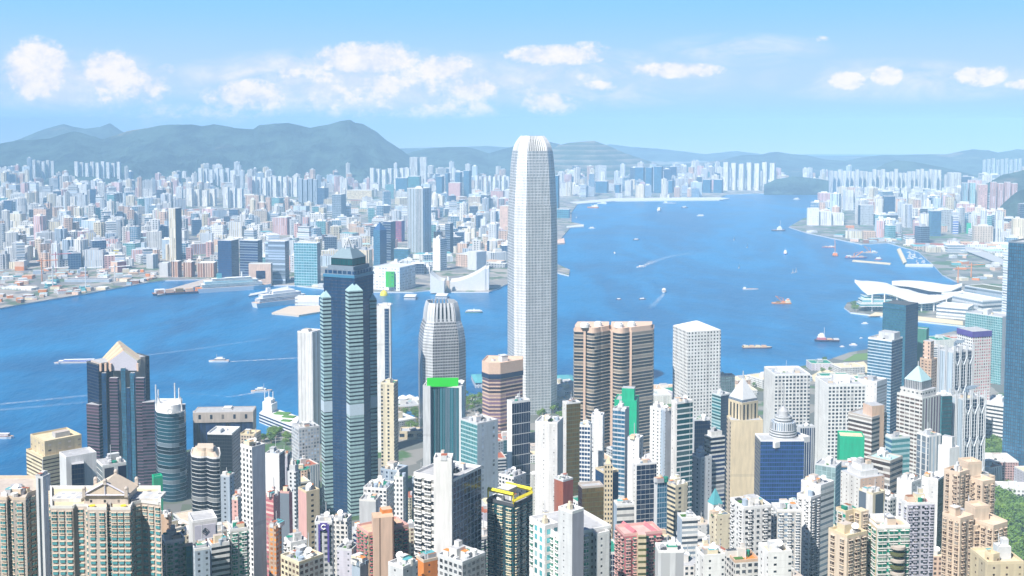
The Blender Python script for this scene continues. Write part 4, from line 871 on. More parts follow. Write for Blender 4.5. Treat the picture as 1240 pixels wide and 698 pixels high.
H(*AT, 'the white L-shaped block', 'white block with staggered roofs, beside the crescent-emblem block', (404, 420, 426, 631, 685, 680), 'R offwhite smoke', roof='flat', trim='white', notch=1)
r0 = H(*AT, 'the white roof with the diamond logo', 'white block carrying a grey roof screen with a diamond logo', (228, 233, 263, 634, 660, 640), 'X white white', 'X white white', roof='bare', trim='white', asp=.9)
lo = r0.location; fp, z1, th = quad(228, 233, 263, 634, 640, .9); C, E = Vector((*fp[0], 0)), Vector((*fp[1], 0)); nn_ = (E - C).normalized(); no_ = nn_.cross(Vector((0, 0, 1)))
z_s = at(248, 654, 640).z; mb = MB(); mid = C.lerp(E, .5) + no_ * .8; ang = math.atan2(nn_.y, nn_.x)
mb.box(mid.x, mid.y, z_s, (E - C).length * .84, .5, z1 - z_s - 1.5, ang); scr = mb.build('sign_panel', [paint('lav')], r0, lo)
mb = MB(); c = mid + no_ * .45 + Vector((0, 0, z_s + (z1 - z_s) * .45)); s_ = 2.0
for k_ in (1.0, .45):
    pts = [c + nn_ * s_ * k_, c + Vector((0, 0, s_ * k_)), c - nn_ * s_ * k_, c - Vector((0, 0, s_ * k_))]
    for i in range(4): mb.bar(pts[i], pts[(i + 1) % 4], .16)
mb.build('diamond_logo', [paint('dgrey')], scr, lo)
H(*AT, 'the green glass balcony block', 'white block with green-tinted balconies and planted roof', (276, 279, 301, 644, 698, 600), 'X offwhite offwhite', 'R offwhite jade 4 3.1 .7 .5', roof='flat', trim='white', win=(4.0, 3.1, 2.4, 1.5, 'jade', 'white', .5), asp=1.1)
H(*AT, 'the white block with blue shade', 'white block with planted roof corner and shaded blue flank', (251, 256, 278, 662, 698, 590), 'N bluegrey dgrey', 'B white smoke 40 3.1 1 .45', roof='flat', trim='white', roofc='orange')  # blue-grey left wall paints the shaded flank of a white block
H(*AT, 'the block with teal and yellow panels', 'pale block with green windows and teal and yellow glass panels at its corner', (196, 200, 224, 658, 698, 600), 'R lgrey jade', 'R lgrey jade 4 3.1 .6 .5', roof='flat', trim='white', roofc='tan', win=(4.0, 3.1, 2.6, 1.4, 'jade', 'lgrey', .5),
  extra=[('glass_stair', 224, 225, 234, 662, 1, 'C net chroma', 'C jade aqua 2.5 3.1 .8 .8', None, None, 1)])
H(*AT, 'the brick topped low block', 'low block with tan walls and orange terrace', (194, 204, 208, 626, 660, 700), 'N tan brown', roof='flat', trim='tan', roofc='orange')
H(*AT, 'the shaded white annexe', 'white block with shaded blue side below the diamond logo', (233, 236, 254, 668, 698, 575), 'N paleblue dgrey', 'N bluegrey dgrey 4 3.1 .3 .4', roof='flat', trim='white')  # shade on the white block is painted as pale blue and blue-grey walls
# big near apartment blocks
P('apartment_tower', 'apartment tower', 'the brown-ledged apartment tower', 'beige apartment tower with brown ledges and green glass, cut by the picture edge', [(-20, 2), (8, 0), (10, 3), (14, 3), (16, 0), (31, 0), (34, 8), (44, 12), (44, 36), (-20, 36)], 606, 700, 560, 'R taupe jade 3.0 3.1 .3 .3', trim='beige', roofc='taupe', rich=5, win=(3.2, 3.1, 2.5, 1.5, 'aqua', 'beige', .6))
r0, fp, z1 = P('apartment_tower', 'apartment tower', 'the gabled apartment block', 'large beige apartment block with teal windows and a gabled stone penthouse on its roof', [(61, 10), (61, 0), (88, 0), (90, 3), (105, 3), (106, -2), (129, -2), (129.2, 7), (133.8, 7), (134, -2), (158, -2), (161, 6), (172, 9), (195, 5), (195, 32), (61, 32)], 616, 700, 560,
                'X taupe taupe', trim='offwhite', roofc='sand', clut=False, win=(3.3, 3.1, 2.4, 1.5, 'aqua', 'beige', .55))
lo = r0.location; D_ = 566; a, b_ = at(102, 606, D_), at(155, 606, D_)
mb = MB(); mb.box((a.x + b_.x) / 2, D_ + 7, z1, b_.x - a.x, 14, at(128, 599, D_).z - z1); pent = mb.build('penthouse', [facade('N taupe dark 7 7 .16 .2')], r0, lo)
ze = at(128, 599, D_).z; za = at(128, 584, D_).z; xm = (a.x + b_.x) / 2
mb = MB(); y0, y1 = D_ - .8, D_ + 15; x0, x1 = a.x - .6, b_.x + .6
mb.face([(x0, y0, ze), (x1, y0, ze), (xm, y0, za)]); mb.face([(x1, y1, ze), (x0, y1, ze), (xm, y1, za)]); mb.face([(x0, y1, ze), (x0, y0, ze), (xm, y0, za), (xm, y1, za)]); mb.face([(x1, y0, ze), (x1, y1, ze), (xm, y1, za), (xm, y0, za)]); mb.build('gable_roof', [paint('beige')], pent, lo)
mb = MB(); mb.bar((x0, y0 - .3, ze), (x1, y0 - .3, ze), .35); mb.bar((x0, y0 - .3, ze), (xm, y0 - .3, za), .35); mb.bar((xm, y0 - .3, za), (x1, y0 - .3, ze), .35); mb.bar((xm, y0 - .3, ze), (xm, y0 - .3, za), .3); mb.build('gable_trim', [paint('lav')], pent, lo)
for x, y, zt in ((x0 + 1, y0, ze), (x1 - 1, y0, ze), (xm, y0, za), (x0 + 1, y1, ze), (x1 - 1, y1, ze), (xm, y1, za)):
    mb = MB(); mb.box(x, y, zt - 1, 1.6, 1.6, 4.2 if zt == ze else 1.6); mb.dome(x, y, zt + (3.2 if zt == ze else .8), 1.1, 1.3, 10, 4); mb.build('finial', [paint('taupe')], pent, lo)
for px0, px1 in ((62, 100), (158, 194)):
    a, b_ = at(px0, 604, 572), at(px1, 604, 572); mb = MB(); mb.box((a.x + b_.x) / 2, 576, z1, b_.x - a.x, 12, at(px0, 603, 572).z - z1); mb.build('roof_shed', [facade('P offwhite grey 5 6 .4 .4')], r0, lo)
for px in (109, 147):
    q = at(px, 615, 559); mb = MB(); mb.cyl(q.x, 562, z1 + .1, 1.2, .9, 10, r1=1.5); mb.build('roof_planter', [paint('yellow')], r0, lo)
# centre foreground
r0 = H(*AT, 'the white slab-fronted apartment tower', 'apartment tower split by a tall white slab between dark glass and white bands', (501, 548, 583, 584, 700, 540), 'B offwhite smoke 40 3.6 1 .5', 'C bluegrey navy 3.2 3.1 .85 .85', roof='flat', trim='white', asp=1.1,
       extra=[('white_slab', 525, 547, 549, 558, -7, 'X white white', 'X grey grey', 'flat', None, .9)])  # grey right face of the white slab paints its shaded side
fp, z1, th = quad(501, 548, 583, 584, 540, 1.1)
put_windows(r0, [fp[3], fp[0]], z1, at(510, 712, 540).z, 5.0, 3.6, 3.6, 1.6, 'smoke', 'white', .7)
H(*AT, 'the orange brick apartment block', 'orange-beige apartment block with red railed roof terrace and tall stair core', (432, 446, 495, 648, 700, 590), 'R tan jade', 'R tan smoke 3.4 3.1 .6 .5', roof='flat', trim='pink', roofc='tan', asp=1.6, win=(4.2, 3.1, 2.4, 1.3, 'jade', 'rose', .7),
  extra=[('stair_core', 450, 452, 477, 628, -3, 'X peach peach', 'V peach brown 7 200 .12 1', None, None, 1.2), ('roof_block', 460, 463, 475, 618, 4, 'X orange orange', None, None, 628, 1)])
H(*AT, 'the plain grey back block', 'plain grey block behind the orange brick apartment block', (435, 455, 461, 608, 650, 760), 'X lgrey lgrey', 'N lav dgrey', roof='flat', trim='offwhite')
H(*AT, 'the narrow pale stair tower', 'narrow white stair tower with a grille top, beside the white slab-fronted tower', (477, 488, 491, 580, 640, 770), 'P white dgrey 2.6 3.3 .5 .5', roof='flat', trim='white')
H(*AT, 'the shaded blue tower', 'tower in deep blue shade under the teal skyscraper', (461, 481, 494, 572, 612, 960), 'N bluegrey navy 5 3.6 .3 .5', 'X steel steel', roof='flat', trim='bluegrey')  # shadow falling on this tower is painted into its blue walls
H(*AT, 'the low white cluster block', 'white block with cluttered sheds, between the teal skyscraper and the stair tower', (440, 468, 478, 594, 640, 810), 'R white smoke', roof='flat', trim='white', rich=3)
r0 = H(*AT, 'the dark green glass tower with yellow frames', 'dark green glass apartment tower with bright yellow roof frames', (590, 622, 645, 614, 700, 560), 'C smoke teal 3.2 3.1 .85 .7', 'C dark teal 3 3.1 .8 .6', roof='bare', trim='dgrey', win=(4.2, 3.1, 3.0, 1.5, 'teal', 'cream', .6))
lo = r0.location; fp, z1, th = quad(590, 622, 645, 614, 560)
for k_, (i, h) in enumerate(((3, 6), (0, 3), (1, 4.5))):
    a, b_ = Vector((*shrink(fp, .96)[i], z1 + h)), Vector((*shrink(fp, .96)[(i + 1) % 4], z1 + h)); mb = MB(); mb.bar(a, b_, .75); mb.bar(a, a - Vector((0, 0, h)), .3); mb.bar(b_, b_ - Vector((0, 0, h)), .3); mb.build('roof_frame', [paint('yellow')], r0, lo)
clutter(r0, fp, z1, 1, 5, 'grey', 2)
r0 = H(*AT, 'the beige shaft with blue glass sides', 'beige shaft of small windows between two blue glass wings, ball finial on top', (721, 731, 749, 574, 640, 800), 'C navy blue 3 3.5 .95 .9', 'C navy blue 3 3.5 .95 .9', roof='bare', trim='sand', extra=[('stone_shaft', 731, 732, 742, 563, -5, 'Q sand dark 2.4 3.4 .5 .5', 'Q sand dark 2.0 3.4 .5 .5', 'pyr 6 sand .7', None, 1)])
H(*OT, 'the gold-reflecting glass block', 'dark glass block reflecting gold facades, with angled brown roof edge', (700, 705, 731, 592, 650, 740), 'C smoke dark 1.6 3.5 .9 .9', 'C olive gold 1.5 3.2 .9 .82', roof='bare', trim='taupe', asp=1.6)  # the gold reflection is painted as the glass colour of one face
H(*AT, 'the red brick block', 'red brick block with plain walls, beside the yellow roof frames', (671, 682, 694, 584, 630, 760), 'Q brick red 3 3 .1 .2', 'X red red', roof='flat', trim='lgrey')
H(*OT, 'the deep blue glass front', 'deep blue glass front framed in white, among white blocks', (765, 771, 795, 564, 635, 800), 'N white smoke', 'C white navy 3.4 3.6 .96 .9', roof='flat', trim='white', asp=1.6, rich=2)
H(*OT, 'the teal side tower', 'narrow teal glass tower, beside the deep blue glass front', (792, 796, 808, 585, 645, 775), 'X lgrey lgrey', 'C bluegrey sky', roof='flat', trim='white', asp=1.5)
H(*AT, 'the white banded block', 'white block with horizontal concrete bands, below the beige shaft', (743, 747, 768, 613, 650, 700), 'X bluegrey bluegrey', 'B offwhite smoke 40 4.2 1 .4', roof='flat', trim='white', asp=1.4)
r0 = H(*AT, 'the pink gabled apartment block', 'pink and maroon apartment block with gabled roof and beige central strip', (745, 756, 802, 650, 700, 560), 'R rose jade', 'R rose jade 3.6 3.1 .5 .45', roof='bare', trim='pink', roofc='pink', asp=1.5, win=(4.0, 3.1, 2.2, 1.4, 'smoke', 'pink', .8), extra=[('centre_strip', 772, 773, 779, 648, -3, 'X sand sand', 'B sand olive 40 3.1 1 .4', None, None, 1)])
lo = r0.location; q = at(776, 650, 572)
for dx in (-9, 2.0):
    mb = MB(); x, y, z = q.x + dx + 3, q.y, q.z; f2 = rect(x, y, 8, 14, .35); mb.sides(f2, z, z + 2); a, b_ = ((f2[0][0] + f2[1][0]) / 2, (f2[0][1] + f2[1][1]) / 2), ((f2[2][0] + f2[3][0]) / 2, (f2[2][1] + f2[3][1]) / 2)
    mb.face([(*f2[0], z + 2), (*f2[1], z + 2), (*a, z + 6)]); mb.face([(*f2[2], z + 2), (*f2[3], z + 2), (*b_, z + 6)]); mb.face([(*f2[1], z + 2), (*f2[2], z + 2), (*b_, z + 6), (*a, z + 6)]); mb.face([(*f2[3], z + 2), (*f2[0], z + 2), (*a, z + 6), (*b_, z + 6)]); mb.build('gable_roof', [paint('rose')], r0, lo)
r0 = H(*AT, 'the white staggered apartment block', 'white apartment block with brown-shuttered windows, grey lift slab and open roof terraces', (641, 678, 740, 652, 700, 500), 'N white brown 5 3 .3 .45', 'N offwhite brown 5 3 .3 .45', roof='bare', trim='white', win=(4.6, 3.0, 2.2, 1.4, 'jade', 'white', .5), extra=[('lift_slab', 676, 693, 707, 623, -7, 'N lgrey dgrey 6 3 .1 .2', 'X lav lav', 'flat', None, .8), ('roof_block', 708, 722, 738, 650, 6, 'N white dgrey', None, 'bare', None, .8), ('roof_block', 646, 660, 676, 640, 5, 'N white aqua 4 4 .5 .6', None, 'flat', None, .8)])
H(*AT, 'the grey flat block with arch', 'grey block with three plain bays, at the lower edge beside the pink gabled block', (793, 797, 828, 670, 700, 530), 'X lgrey lgrey', 'V lgrey grey 7 200 .6 1', roof='flat', trim='white', asp=1.2)
H(*AT, 'the rounded balcony block', 'white block with curved balcony bands, below the teal banded tower', (820, 826, 845, 630, 675, 720), 'X bluegrey bluegrey', 'B white steel 40 3.4 1 .5', roof='flat', trim='white', asp=1)
H(*AT, 'the cream windowed block', 'cream block with columns of windows and square roof crest', (806, 818, 833, 590, 640, 800), 'B cream smoke 40 3.4 1 .5', 'N cream dark 8 3.4 .3 .5', roof='flat', trim='cream')
H(*OT, 'the tall grey bare slab', 'tall grey slab with small windows, between the teal banded tower and beige spired tower', (836, 848, 862, 556, 640, 890), 'N grey dgrey 6 3.5 .3 .4', 'N lgrey dgrey', roof='flat', trim='lgrey')
H(*OT, 'the green copper-roofed block', 'white pointed block with pale green hipped roof and glazed attic', (857, 864, 875, 612, 655, 830), 'X white white', 'P offwhite navy', roof='pyr 11 aqua 1.05')
H(*OT, 'the dark blue rear block', 'dark blue block with pale roof, tucked beside the beige spired tower', (862, 866, 879, 568, 615, 950), 'X lgrey lgrey', 'C dark navy', roof='flat', trim='offwhite')
H(*AT, 'the cream balcony block', 'cream block with small dark windows and planted terrace', (859, 868, 884, 627, 670, 700), 'N cream brown 5 3.2 .3 .4', 'N cream brown', roof='flat', trim='cream', roofc='sand')
H(*AT, 'the white ribbed apartment tower', 'white apartment tower with narrow windows and roof sheds, before the beige spired tower', (884, 901, 934, 617, 690, 600), 'N white smoke 4 3 .3 .4', 'R white dgrey 3.4 3 .5 .5', roof='flat', trim='white', rich=3, notch=1, win=(4.4, 3.0, 1.7, 1.3, 'smoke', 'white', .6))
H(*AT, 'the white apartment tower with planted roof', 'white apartment tower with planted roof terrace and blue recessed slot', (934, 941, 971, 620, 690, 610), 'N lgrey dgrey', 'R offwhite steel 3.4 3 .6 .5', roof='flat', trim='white', rich=2, win=(4.4, 3.0, 1.9, 1.3, 'steel', 'white', .7), asp=1.2)
H(*AT, 'the white tower with a flat fin', 'white apartment tower with plain fin wall, beside the pale mint glass block', (965, 982, 994, 605, 690, 630), 'N white dgrey 4 3 .25 .3', 'C lgrey steel', roof='flat', trim='white', notch=1, win=(4.2, 3.0, 1.4, 1.2, 'dgrey', 'white', .5))
H(*AT, 'the low white block with sand roof', 'plain white block with flat sandy roof and satellite dish, at the lower edge', (918, 930, 959, 672, 700, 500), 'N white dgrey 7 3.2 .15 .3', 'N white smoke 7 3.2 .2 .3', roof='flat', trim='white', roofc='sand', rich=2)
H(*AT, 'the low white block with orange awning', 'low white block with orange tiled awning, at the lower edge', (842, 852, 878, 676, 700, 490), 'N white dgrey', 'N white smoke', roof='flat', trim='white', roofc='olive', rich=2)
H(*AT, 'the open-roofed low block', 'low block with orange roof garden and railings, between two low white blocks', (878, 890, 920, 682, 700, 520), 'R offwhite dgrey', 'R offwhite dgrey', roof='flat', trim='tan', roofc='orange', rich=2)
H(*AT, 'the grey deck block', 'grey and white block with stepped deck, above the white tower with a flat fin', (970, 994, 1010, 590, 620, 740), 'N white lgrey', 'B white steel 40 4 1 .4', roof='flat', trim='white')
# tan and beige group by the park
for lab, rf, g_, wl_, wr_, ct in (('tan brick apartment tower, the farther of the matching pair beside the park', 'the farther tan tower', (1143, 1174, 1205, 584, 640, 640), (1143, 1162, 1174, 575), (1174, 1190, 1205, 586), (1160, 1172, 1189, 563)),
                                  ('tan brick apartment tower, the nearer of the matching pair beside the park', 'the nearer tan tower', (1141, 1179, 1220, 640, 700, 545), (1141, 1163, 1179, 631), (1179, 1203, 1220, 640), (1168, 1181, 1198, 617))):
    D = g_[5]
    H(*AT, rf, lab, g_, 'R buff brown 3.2 3.1 .25 .3', 'R buff brown 3.2 3.1 .25 .3', roof='flat', trim='buff', roofc='buff', rich=2, win=(3.4, 3.1, 1.7, 1.5, 'brown', 'buff', .55), group=None,
      extra=[('wing', *wl_, -5, 'N buff brown 3.4 3.1 .3 .4', 'N beige brown 3.4 3.1 .3 .4', 'flat', None, 1.0), ('wing', *wr_, -6, 'N buff brown 3.4 3.1 .3 .4', 'N buff brown 3.4 3.1 .3 .4', 'bare', None, 1.0), ('core', *ct, 4, 'X buff buff', 'X beige beige', 'bare', None, 1.0),
             ('string_course', g_[0] - .6, g_[1], g_[2] + .6, g_[3] + 22 * 560 / D, -.6, 'X offwhite offwhite', None, None, g_[3] + 24 * 560 / D, 1.0)])
H(*AT, 'the lavender grid tower', 'lavender grey apartment tower with white blank flank and dense small windows', (1088, 1099, 1132, 612, 700, 600), 'X white white', 'R lav smoke 2.6 3 .6 .5', roof='flat', trim='white', roofc='pink', asp=1.5, notch=1, win=(3.0, 3.0, 1.6, 1.3, 'smoke', 'lav', .5))
r0 = H(*AT, 'the white terraced block with green glass', 'white terraced apartment block with green windows, curved balconies and roof pergola', (1050, 1062, 1102, 640, 700, 535), 'N sand brown 5 3.2 .25 .4', 'R offwhite jade 4.4 3.2 .7 .5', roof='flat', trim='white', roofc='tan', asp=1.4, win=(5.2, 3.2, 3.8, 1.6, 'jade', 'offwhite', .6), extra=[('wing', 1052, 1060, 1080, 632, 5, 'N sand brown', 'R offwhite jade', 'bare', None, 1.2)])
lo = r0.location; fp, z1, th = quad(1050, 1062, 1102, 640, 535, 1.4)
a, b_ = Vector((*fp[0], 0)), Vector((*fp[1], 0))
for j in range(7):
    p = a.lerp(b_, .62) ; no_ = (b_ - a).normalized().cross(Vector((0, 0, 1))); mb = MB(); z = z1 - 9.6 - 3.2 * j
    mb.cyl(p.x + no_.x * .6, p.y + no_.y * .6, z, 3.6, 1.2, 18); mb.build('balcony', [paint('olive' if j % 2 else 'taupe')], r0, lo)
H(*AT, 'the plain beige gable-end block', 'beige block with blank end wall, green windows and planted roof', (1003, 1026, 1050, 652, 700, 530), 'X beige beige', 'N beige brown 4 3.2 .4 .5', roof='flat', trim='sand', roofc='sand', asp=1.1, win=(4.4, 3.2, 2.2, 1.5, 'brown', 'beige', .5), extra=[('wing', 1012, 1024, 1036, 622, 14, 'R offwhite jade', 'N sand brown', 'flat', None, 1.0), ('wing', 1034, 1043, 1052, 620, 12, 'X sand sand', 'X beige beige', None, None, 1.0)])
H(*AT, 'the cream tower with grey glazing', 'cream tower with grey window columns, behind the white terraced block', (1040, 1057, 1072, 600, 660, 690), 'V offwhite steel 14 200 .6 1', 'V cream steel 12 200 .6 1', roof='flat', trim='cream', roofc='sand')
H(*AT, 'the plain white fin tower', 'plain white tower with rounded grey roof, behind the lavender grid tower', (1086, 1104, 1115, 586, 640, 760), 'X white white', 'N lgrey dgrey', roof='flat', trim='white')
H(*AT, 'the white blank tower with dark flank', 'white blank tower with one dark glass flank, beside the farther tan tower', (1116, 1136, 1143, 583, 660, 720), 'N white lgrey', 'C dark smoke', roof='flat', trim='white')
H(*OB, 'the white postmodern block', 'pale pink and white block with arched gables on its roof', (1018, 1042, 1071, 580, 620, 840), 'N offwhite brown', 'N peach grey', roof='tier 2 4 .7 X white white', trim='white')
H(*AT, 'the white roof-terrace block', 'white block with cluttered terraces, between the postmodern block and the white fin tower', (1062, 1078, 1090, 606, 640, 780), 'R white smoke', 'R offwhite smoke', roof='flat', trim='white', rich=3)
H(*AT, 'the yellow turret block', 'yellow block with round turret and planted terrace, at the lower corner', (1174, 1196, 1240, 684, 700, 500), 'N sand brown', 'N sand brown', roof='flat', trim='sand', roofc='sand', extra=[('turret', 1196, 1203, 1209, 675, 2, 'N sand brown', None, 'bare', None, 1.0)])
H(*OB, 'the white school block by the park', 'long low white block of square windows, among the park trees', (1204, 1211, 1250, 592, 622, 1230), 'Q white smoke 4 4 .5 .5', 'Q white smoke 4.4 4.2 .55 .5', roof='flat', trim='white', roofc='lgrey', asp=1.6, z0=2)
H(*AT, 'the low sheds block', 'low grey workshop block with crowded roof sheds, at the lower edge below the white slab', (530, 560, 588, 684, 700, 505), 'R lgrey dgrey', 'R grey dgrey', roof='flat', trim='lgrey', roofc='grey', rich=4)
H(*AT, 'the small orange house', 'small orange house with wedge-shaped plan, at the lower edge below the white slab', (504, 513, 530, 682, 700, 520), 'X orange orange', 'N orange brown', roof='flat', trim='beige')
H(*AT, 'the roof with the white dish', 'low white block carrying a white satellite dish, at the lower edge', (470, 488, 506, 690, 700, 500), 'N lgrey dgrey', roof='flat', trim='white', rich=3)
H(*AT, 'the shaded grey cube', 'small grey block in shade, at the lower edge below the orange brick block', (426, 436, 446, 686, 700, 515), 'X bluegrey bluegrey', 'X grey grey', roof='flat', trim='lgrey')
H(*AT, 'the low cream terraces', 'low cream terraces with red planters, at the lower edge', (340, 362, 392, 684, 700, 540), 'R cream brown', 'R offwhite brown', roof='flat', trim='cream', rich=3)
H(*AT, 'the white stepped flats', 'white stepped flats with projecting rooms, below the blue striped block', (344, 352, 372, 660, 700, 640), 'N white mauve 4 3.1 .3 .5', 'N white smoke', roof='flat', trim='white', win=(4.2, 3.1, 2.0, 1.4, 'smoke', 'white', .8))
H(*AT, 'the pale mauve flats', 'pale mauve flats with flat plain wall, below the white L-shaped block', (408, 426, 434, 668, 700, 600), 'N lav dgrey', 'N lav dgrey', roof='flat', trim='lgrey')
H(*AT, 'the cluttered white penthouse block', 'white block with cluttered penthouse and a long pale awning, behind the yellow roof frames', (604, 622, 637, 580, 620, 800), 'R white smoke', 'N offwhite dgrey', roof='flat', trim='white', rich=4)
# ---------------------------------------------------------------- across the water: landmarks one can tell apart
def K(name, cat, ref, label, geo, sl, sr=None, roof='bare', trim='offwhite', asp=1.0, dp=None, extra=(), roofc='lgrey'):
    return H(name, cat, ref, label, geo, sl, sr, roof=roof, trim=trim, roofc=roofc, asp=asp, dp=dp, rich=.4, extra=extra, z0=2.0)
K(*OT, 'the slim two-tone tower', 'slim tower, half cream and half dark blue, above the low pink wharf blocks', (204, 212, 219.5, 253, 318, 3450), 'S cream lgrey', 'C smoke navy')
r = K(*OT, 'the tall pale shouldered tower', 'tallest pale grey tower across the water, with dark bands and a flat dark cap', (493, 512, 522, 229, 305, 3700), 'S lgrey mist 5 3000 .5 1', 'S paleblue steel 5 3000 .5 1', roof='flat')
for y in (257, 282): pass
K(*OB, 'the pair of dark blue slab offices', 'dark blue slab office with notched roof, the one beside the low pink blocks', (263.5, 280, 289, 292, 337, 3060), 'C navy blue 5 6 .95 .7', 'C dark navy 5 6 .95 .8')
K(*OB, 'the pair of dark blue slab offices', 'dark blue slab office behind the building with the square hole', (290, 312, 317.5, 292, 338, 3020), 'B steel navy 60 7 1 .62', 'C dark navy 5 6 .95 .8', asp=.5)
K(*OB, 'the grey-blue banded slab office', 'grey-blue banded slab office beside the pale teal block', (321, 345, 350, 293, 340, 2990), 'B steel bluegrey 60 7 1 .6', 'C dark navy 5 6 .95 .8', asp=.5)
K(*OB, 'the pale teal glass block', 'pale teal glass block next to the banded slab office, behind the cruise pier', (356, 384, 388, 295, 342, 2950), 'C palet aqua 7 7 .85 .7', 'C teal navy', asp=.4)
r = K(*OB, 'the square-hole building', 'low pinkish building with a square dark hole through it, behind the white pier', (301, 328, 330, 320, 341, 2960), 'X peach peach', 'X tan tan', extra=[('dark_opening', 310, 321, 321.5, 328, -.7, 'C navy navy 4 4 .9 .9', None, None, 337, .3)], asp=.3)
for i, (x0, x1) in enumerate(((207, 220), (222, 236), (239, 263))):
    K(*OB, 'the low pink wharf blocks', ('first low pink-brown wharf block, beside the white block', 'second low pink-brown wharf block, between two others like it', 'long low pink-brown wharf block, beside the dark slab office')[i], (x0, x1 - 4, x1, 317 + i, 336 + i * .5, 3120), 'V peach rust 7 3000 .6 1', 'X rust rust', roofc='white', group='low pink wharf blocks', asp=.8)if False else H('wharf_block', 'wharf block', 'the low pink wharf blocks', ('first low pink-brown wharf block, beside the plain white block', 'second low pink-brown wharf block, between two others like it', 'long low pink-brown wharf block, beside the dark slab office')[i], (x0, x1 - 4, x1, 317 + i, 336 + i * .5, 3120), 'V peach rust 7 3000 .6 1', 'X rust rust', roof='bare', roofc='white', group='low pink wharf blocks', asp=.8, z0=2)
K(*OB, 'the plain white wharf block', 'plain white block at the end of the pink wharf blocks', (193, 203, 206.5, 319, 338, 3130), 'X white white', 'P white lgrey 6 6 .4 .4')
K(*OB, 'the grey ribbed office', 'grey office with vertical ribs, left of the plain white wharf block', (177, 185, 191, 309, 328, 3300), 'X lgrey lgrey', 'V bluegrey steel 4 3000 .6 1')
K(*OT, 'the curved blue tower', 'blue glass tower with curved face, among the harbour hotels', (452, 460, 468, 279, 325, 3320), 'C sky sky 6 6 .9 .8', 'C navy blue 6 6 .9 .8', roof='pyr 22 blue 1.0')
K(*OT, 'the dark blue banded tower', 'dark blue banded tower beside the curved blue tower', (464, 473, 479, 269, 312, 3500), 'B steel navy 60 8 1 .7', 'C dark navy')
K(*OT, 'the purple-pink block', 'purple and pink glass block behind the dark blue banded tower', (478, 486, 490, 268, 290, 4050), 'C purple rose 6 7 .9 .8', 'X purple purple')
K(*OB, 'the small teal box', 'small teal glass box with pale roof, before the tall pale shouldered tower', (477, 494, 497, 302, 315, 3480), 'C teal sky 6 8 .95 .7', asp=.5)
K(*OB, 'the white harbour block with the green panel', 'long white harbour block with a green screen panel on its front', (452, 484, 503, 325, 355, 2860), 'P white lgrey 9 7 .5 .4', 'P lgrey bluegrey 7 7 .5 .4', extra=[('green_panel', 467, 477, 477.3, 329, -.8, 'Q chroma net 20 9 .2 .3', None, None, 348, .3)], asp=1)
K(*OT, 'the white hotel tower', 'white tower with a blue window stripe, behind the clock tower', (524, 533, 541, 290, 325, 3250), 'X white white', 'C lgrey steel 5 6 .8 .7', roof='flat')
K(*OT, 'the navy slim tower', 'slim navy tower behind the white hotel tower', (539, 545, 549, 271, 306, 3700), 'B steel navy 60 7 1 .6', 'C dark navy')
K(*OB, 'the grey windowless slab', 'grey windowless slab beside the wedge-roofed hall', (566, 577, 589, 306, 333, 3260), 'X lgrey lgrey', 'X bluegrey bluegrey')
K(*OB, 'the beige hotel bar', 'beige low hotel block, behind the grey windowless slab', (552, 566, 576, 309, 330, 3340), 'F peach brown', 'F tan brown')
K(*OB, 'the pink block by the harbour bend', 'pink block with shaded side, next to the tallest white skyscraper', (605, 616, 619, 250, 275, 4500), 'F peach pink', 'X rose rose')  # darker rose wall paints the shaded side
K(*OB, 'the hot pink block', 'hot pink glass block among the blue towers on the far flats', (543, 557, 559, 222, 238, 6400), 'X pink rose', 'X rose rose')
K(*OB, 'the teal twin boxes', 'wide teal glass box at the foot of the far ridge', (479, 493, 494, 216, 231, 6900), 'C sky sky 9 9 .9 .9', 'X navy navy')
K(*OB, 'the teal twin boxes', 'narrower teal glass box beside the wide one below the far ridge', (494, 508, 510, 214, 231, 6800), 'C teal aqua 9 9 .9 .9', 'X teal teal')
K(*OB, 'the yellow low hall', 'long low yellow hall on the far flats', (420, 450, 453, 231, 240, 6300), 'F sand cream', 'X sand sand', asp=.4)
for i, (x0, x1, y0, y1, D) in enumerate(((528, 538, 214, 234, 6500), (539, 545, 210, 234, 6520), (551, 560, 209, 233, 6560), (561, 571, 207, 234, 6450))):
    K(*OT, 'the blue towers around the hot pink block', ('blue glass tower left of all its neighbours round the hot pink block', 'slim blue glass tower just left of the hot pink block', 'blue glass tower standing over the hot pink block', 'tallest blue glass tower, right of the hot pink block')[i], (x0, x1 - 3, x1, y0, y1, D), 'C steel sky 9 9 .9 .9', 'X blue blue')
for i in range(4):
    K('apartment_tower', 'apartment tower', 'the blue-grey apartment row', 'blue-grey ribbed apartment tower in the row of four behind the wooded knoll', (361 + i * 6, 365.5 + i * 6, 367 + i * 6, 217 + (i % 2), 246, 5900), 'S bluegrey steel', 'X steel steel') ['group'] = 'row of four blue-grey towers'
K(*OT, 'the blue office with grey flank', 'broad blue-grey office tower behind the wooded knoll', (402, 413, 419, 236, 260, 5000), 'C bluegrey steel 8 8 .9 .8', 'X steel steel', roof='flat')
K(*AT, 'the pink housing slab', 'pink ribbed housing slab standing alone by the low fields', (330, 347, 355, 264, 284, 4300), 'S pink lav', 'S rose pink')
K(*AT, 'the far twin slabs', 'tall pale slab of the twin pair above the far ridge foot', (496, 505, 507, 191, 205, 7600), 'S offwhite lgrey')['group'] = 'twin pale slabs under the ridge'
K(*AT, 'the far twin slabs', 'tall pale slab of the twin pair above the far ridge foot', (508, 516, 517.5, 191, 205, 7620), 'S offwhite lgrey')['group'] = 'twin pale slabs under the ridge'
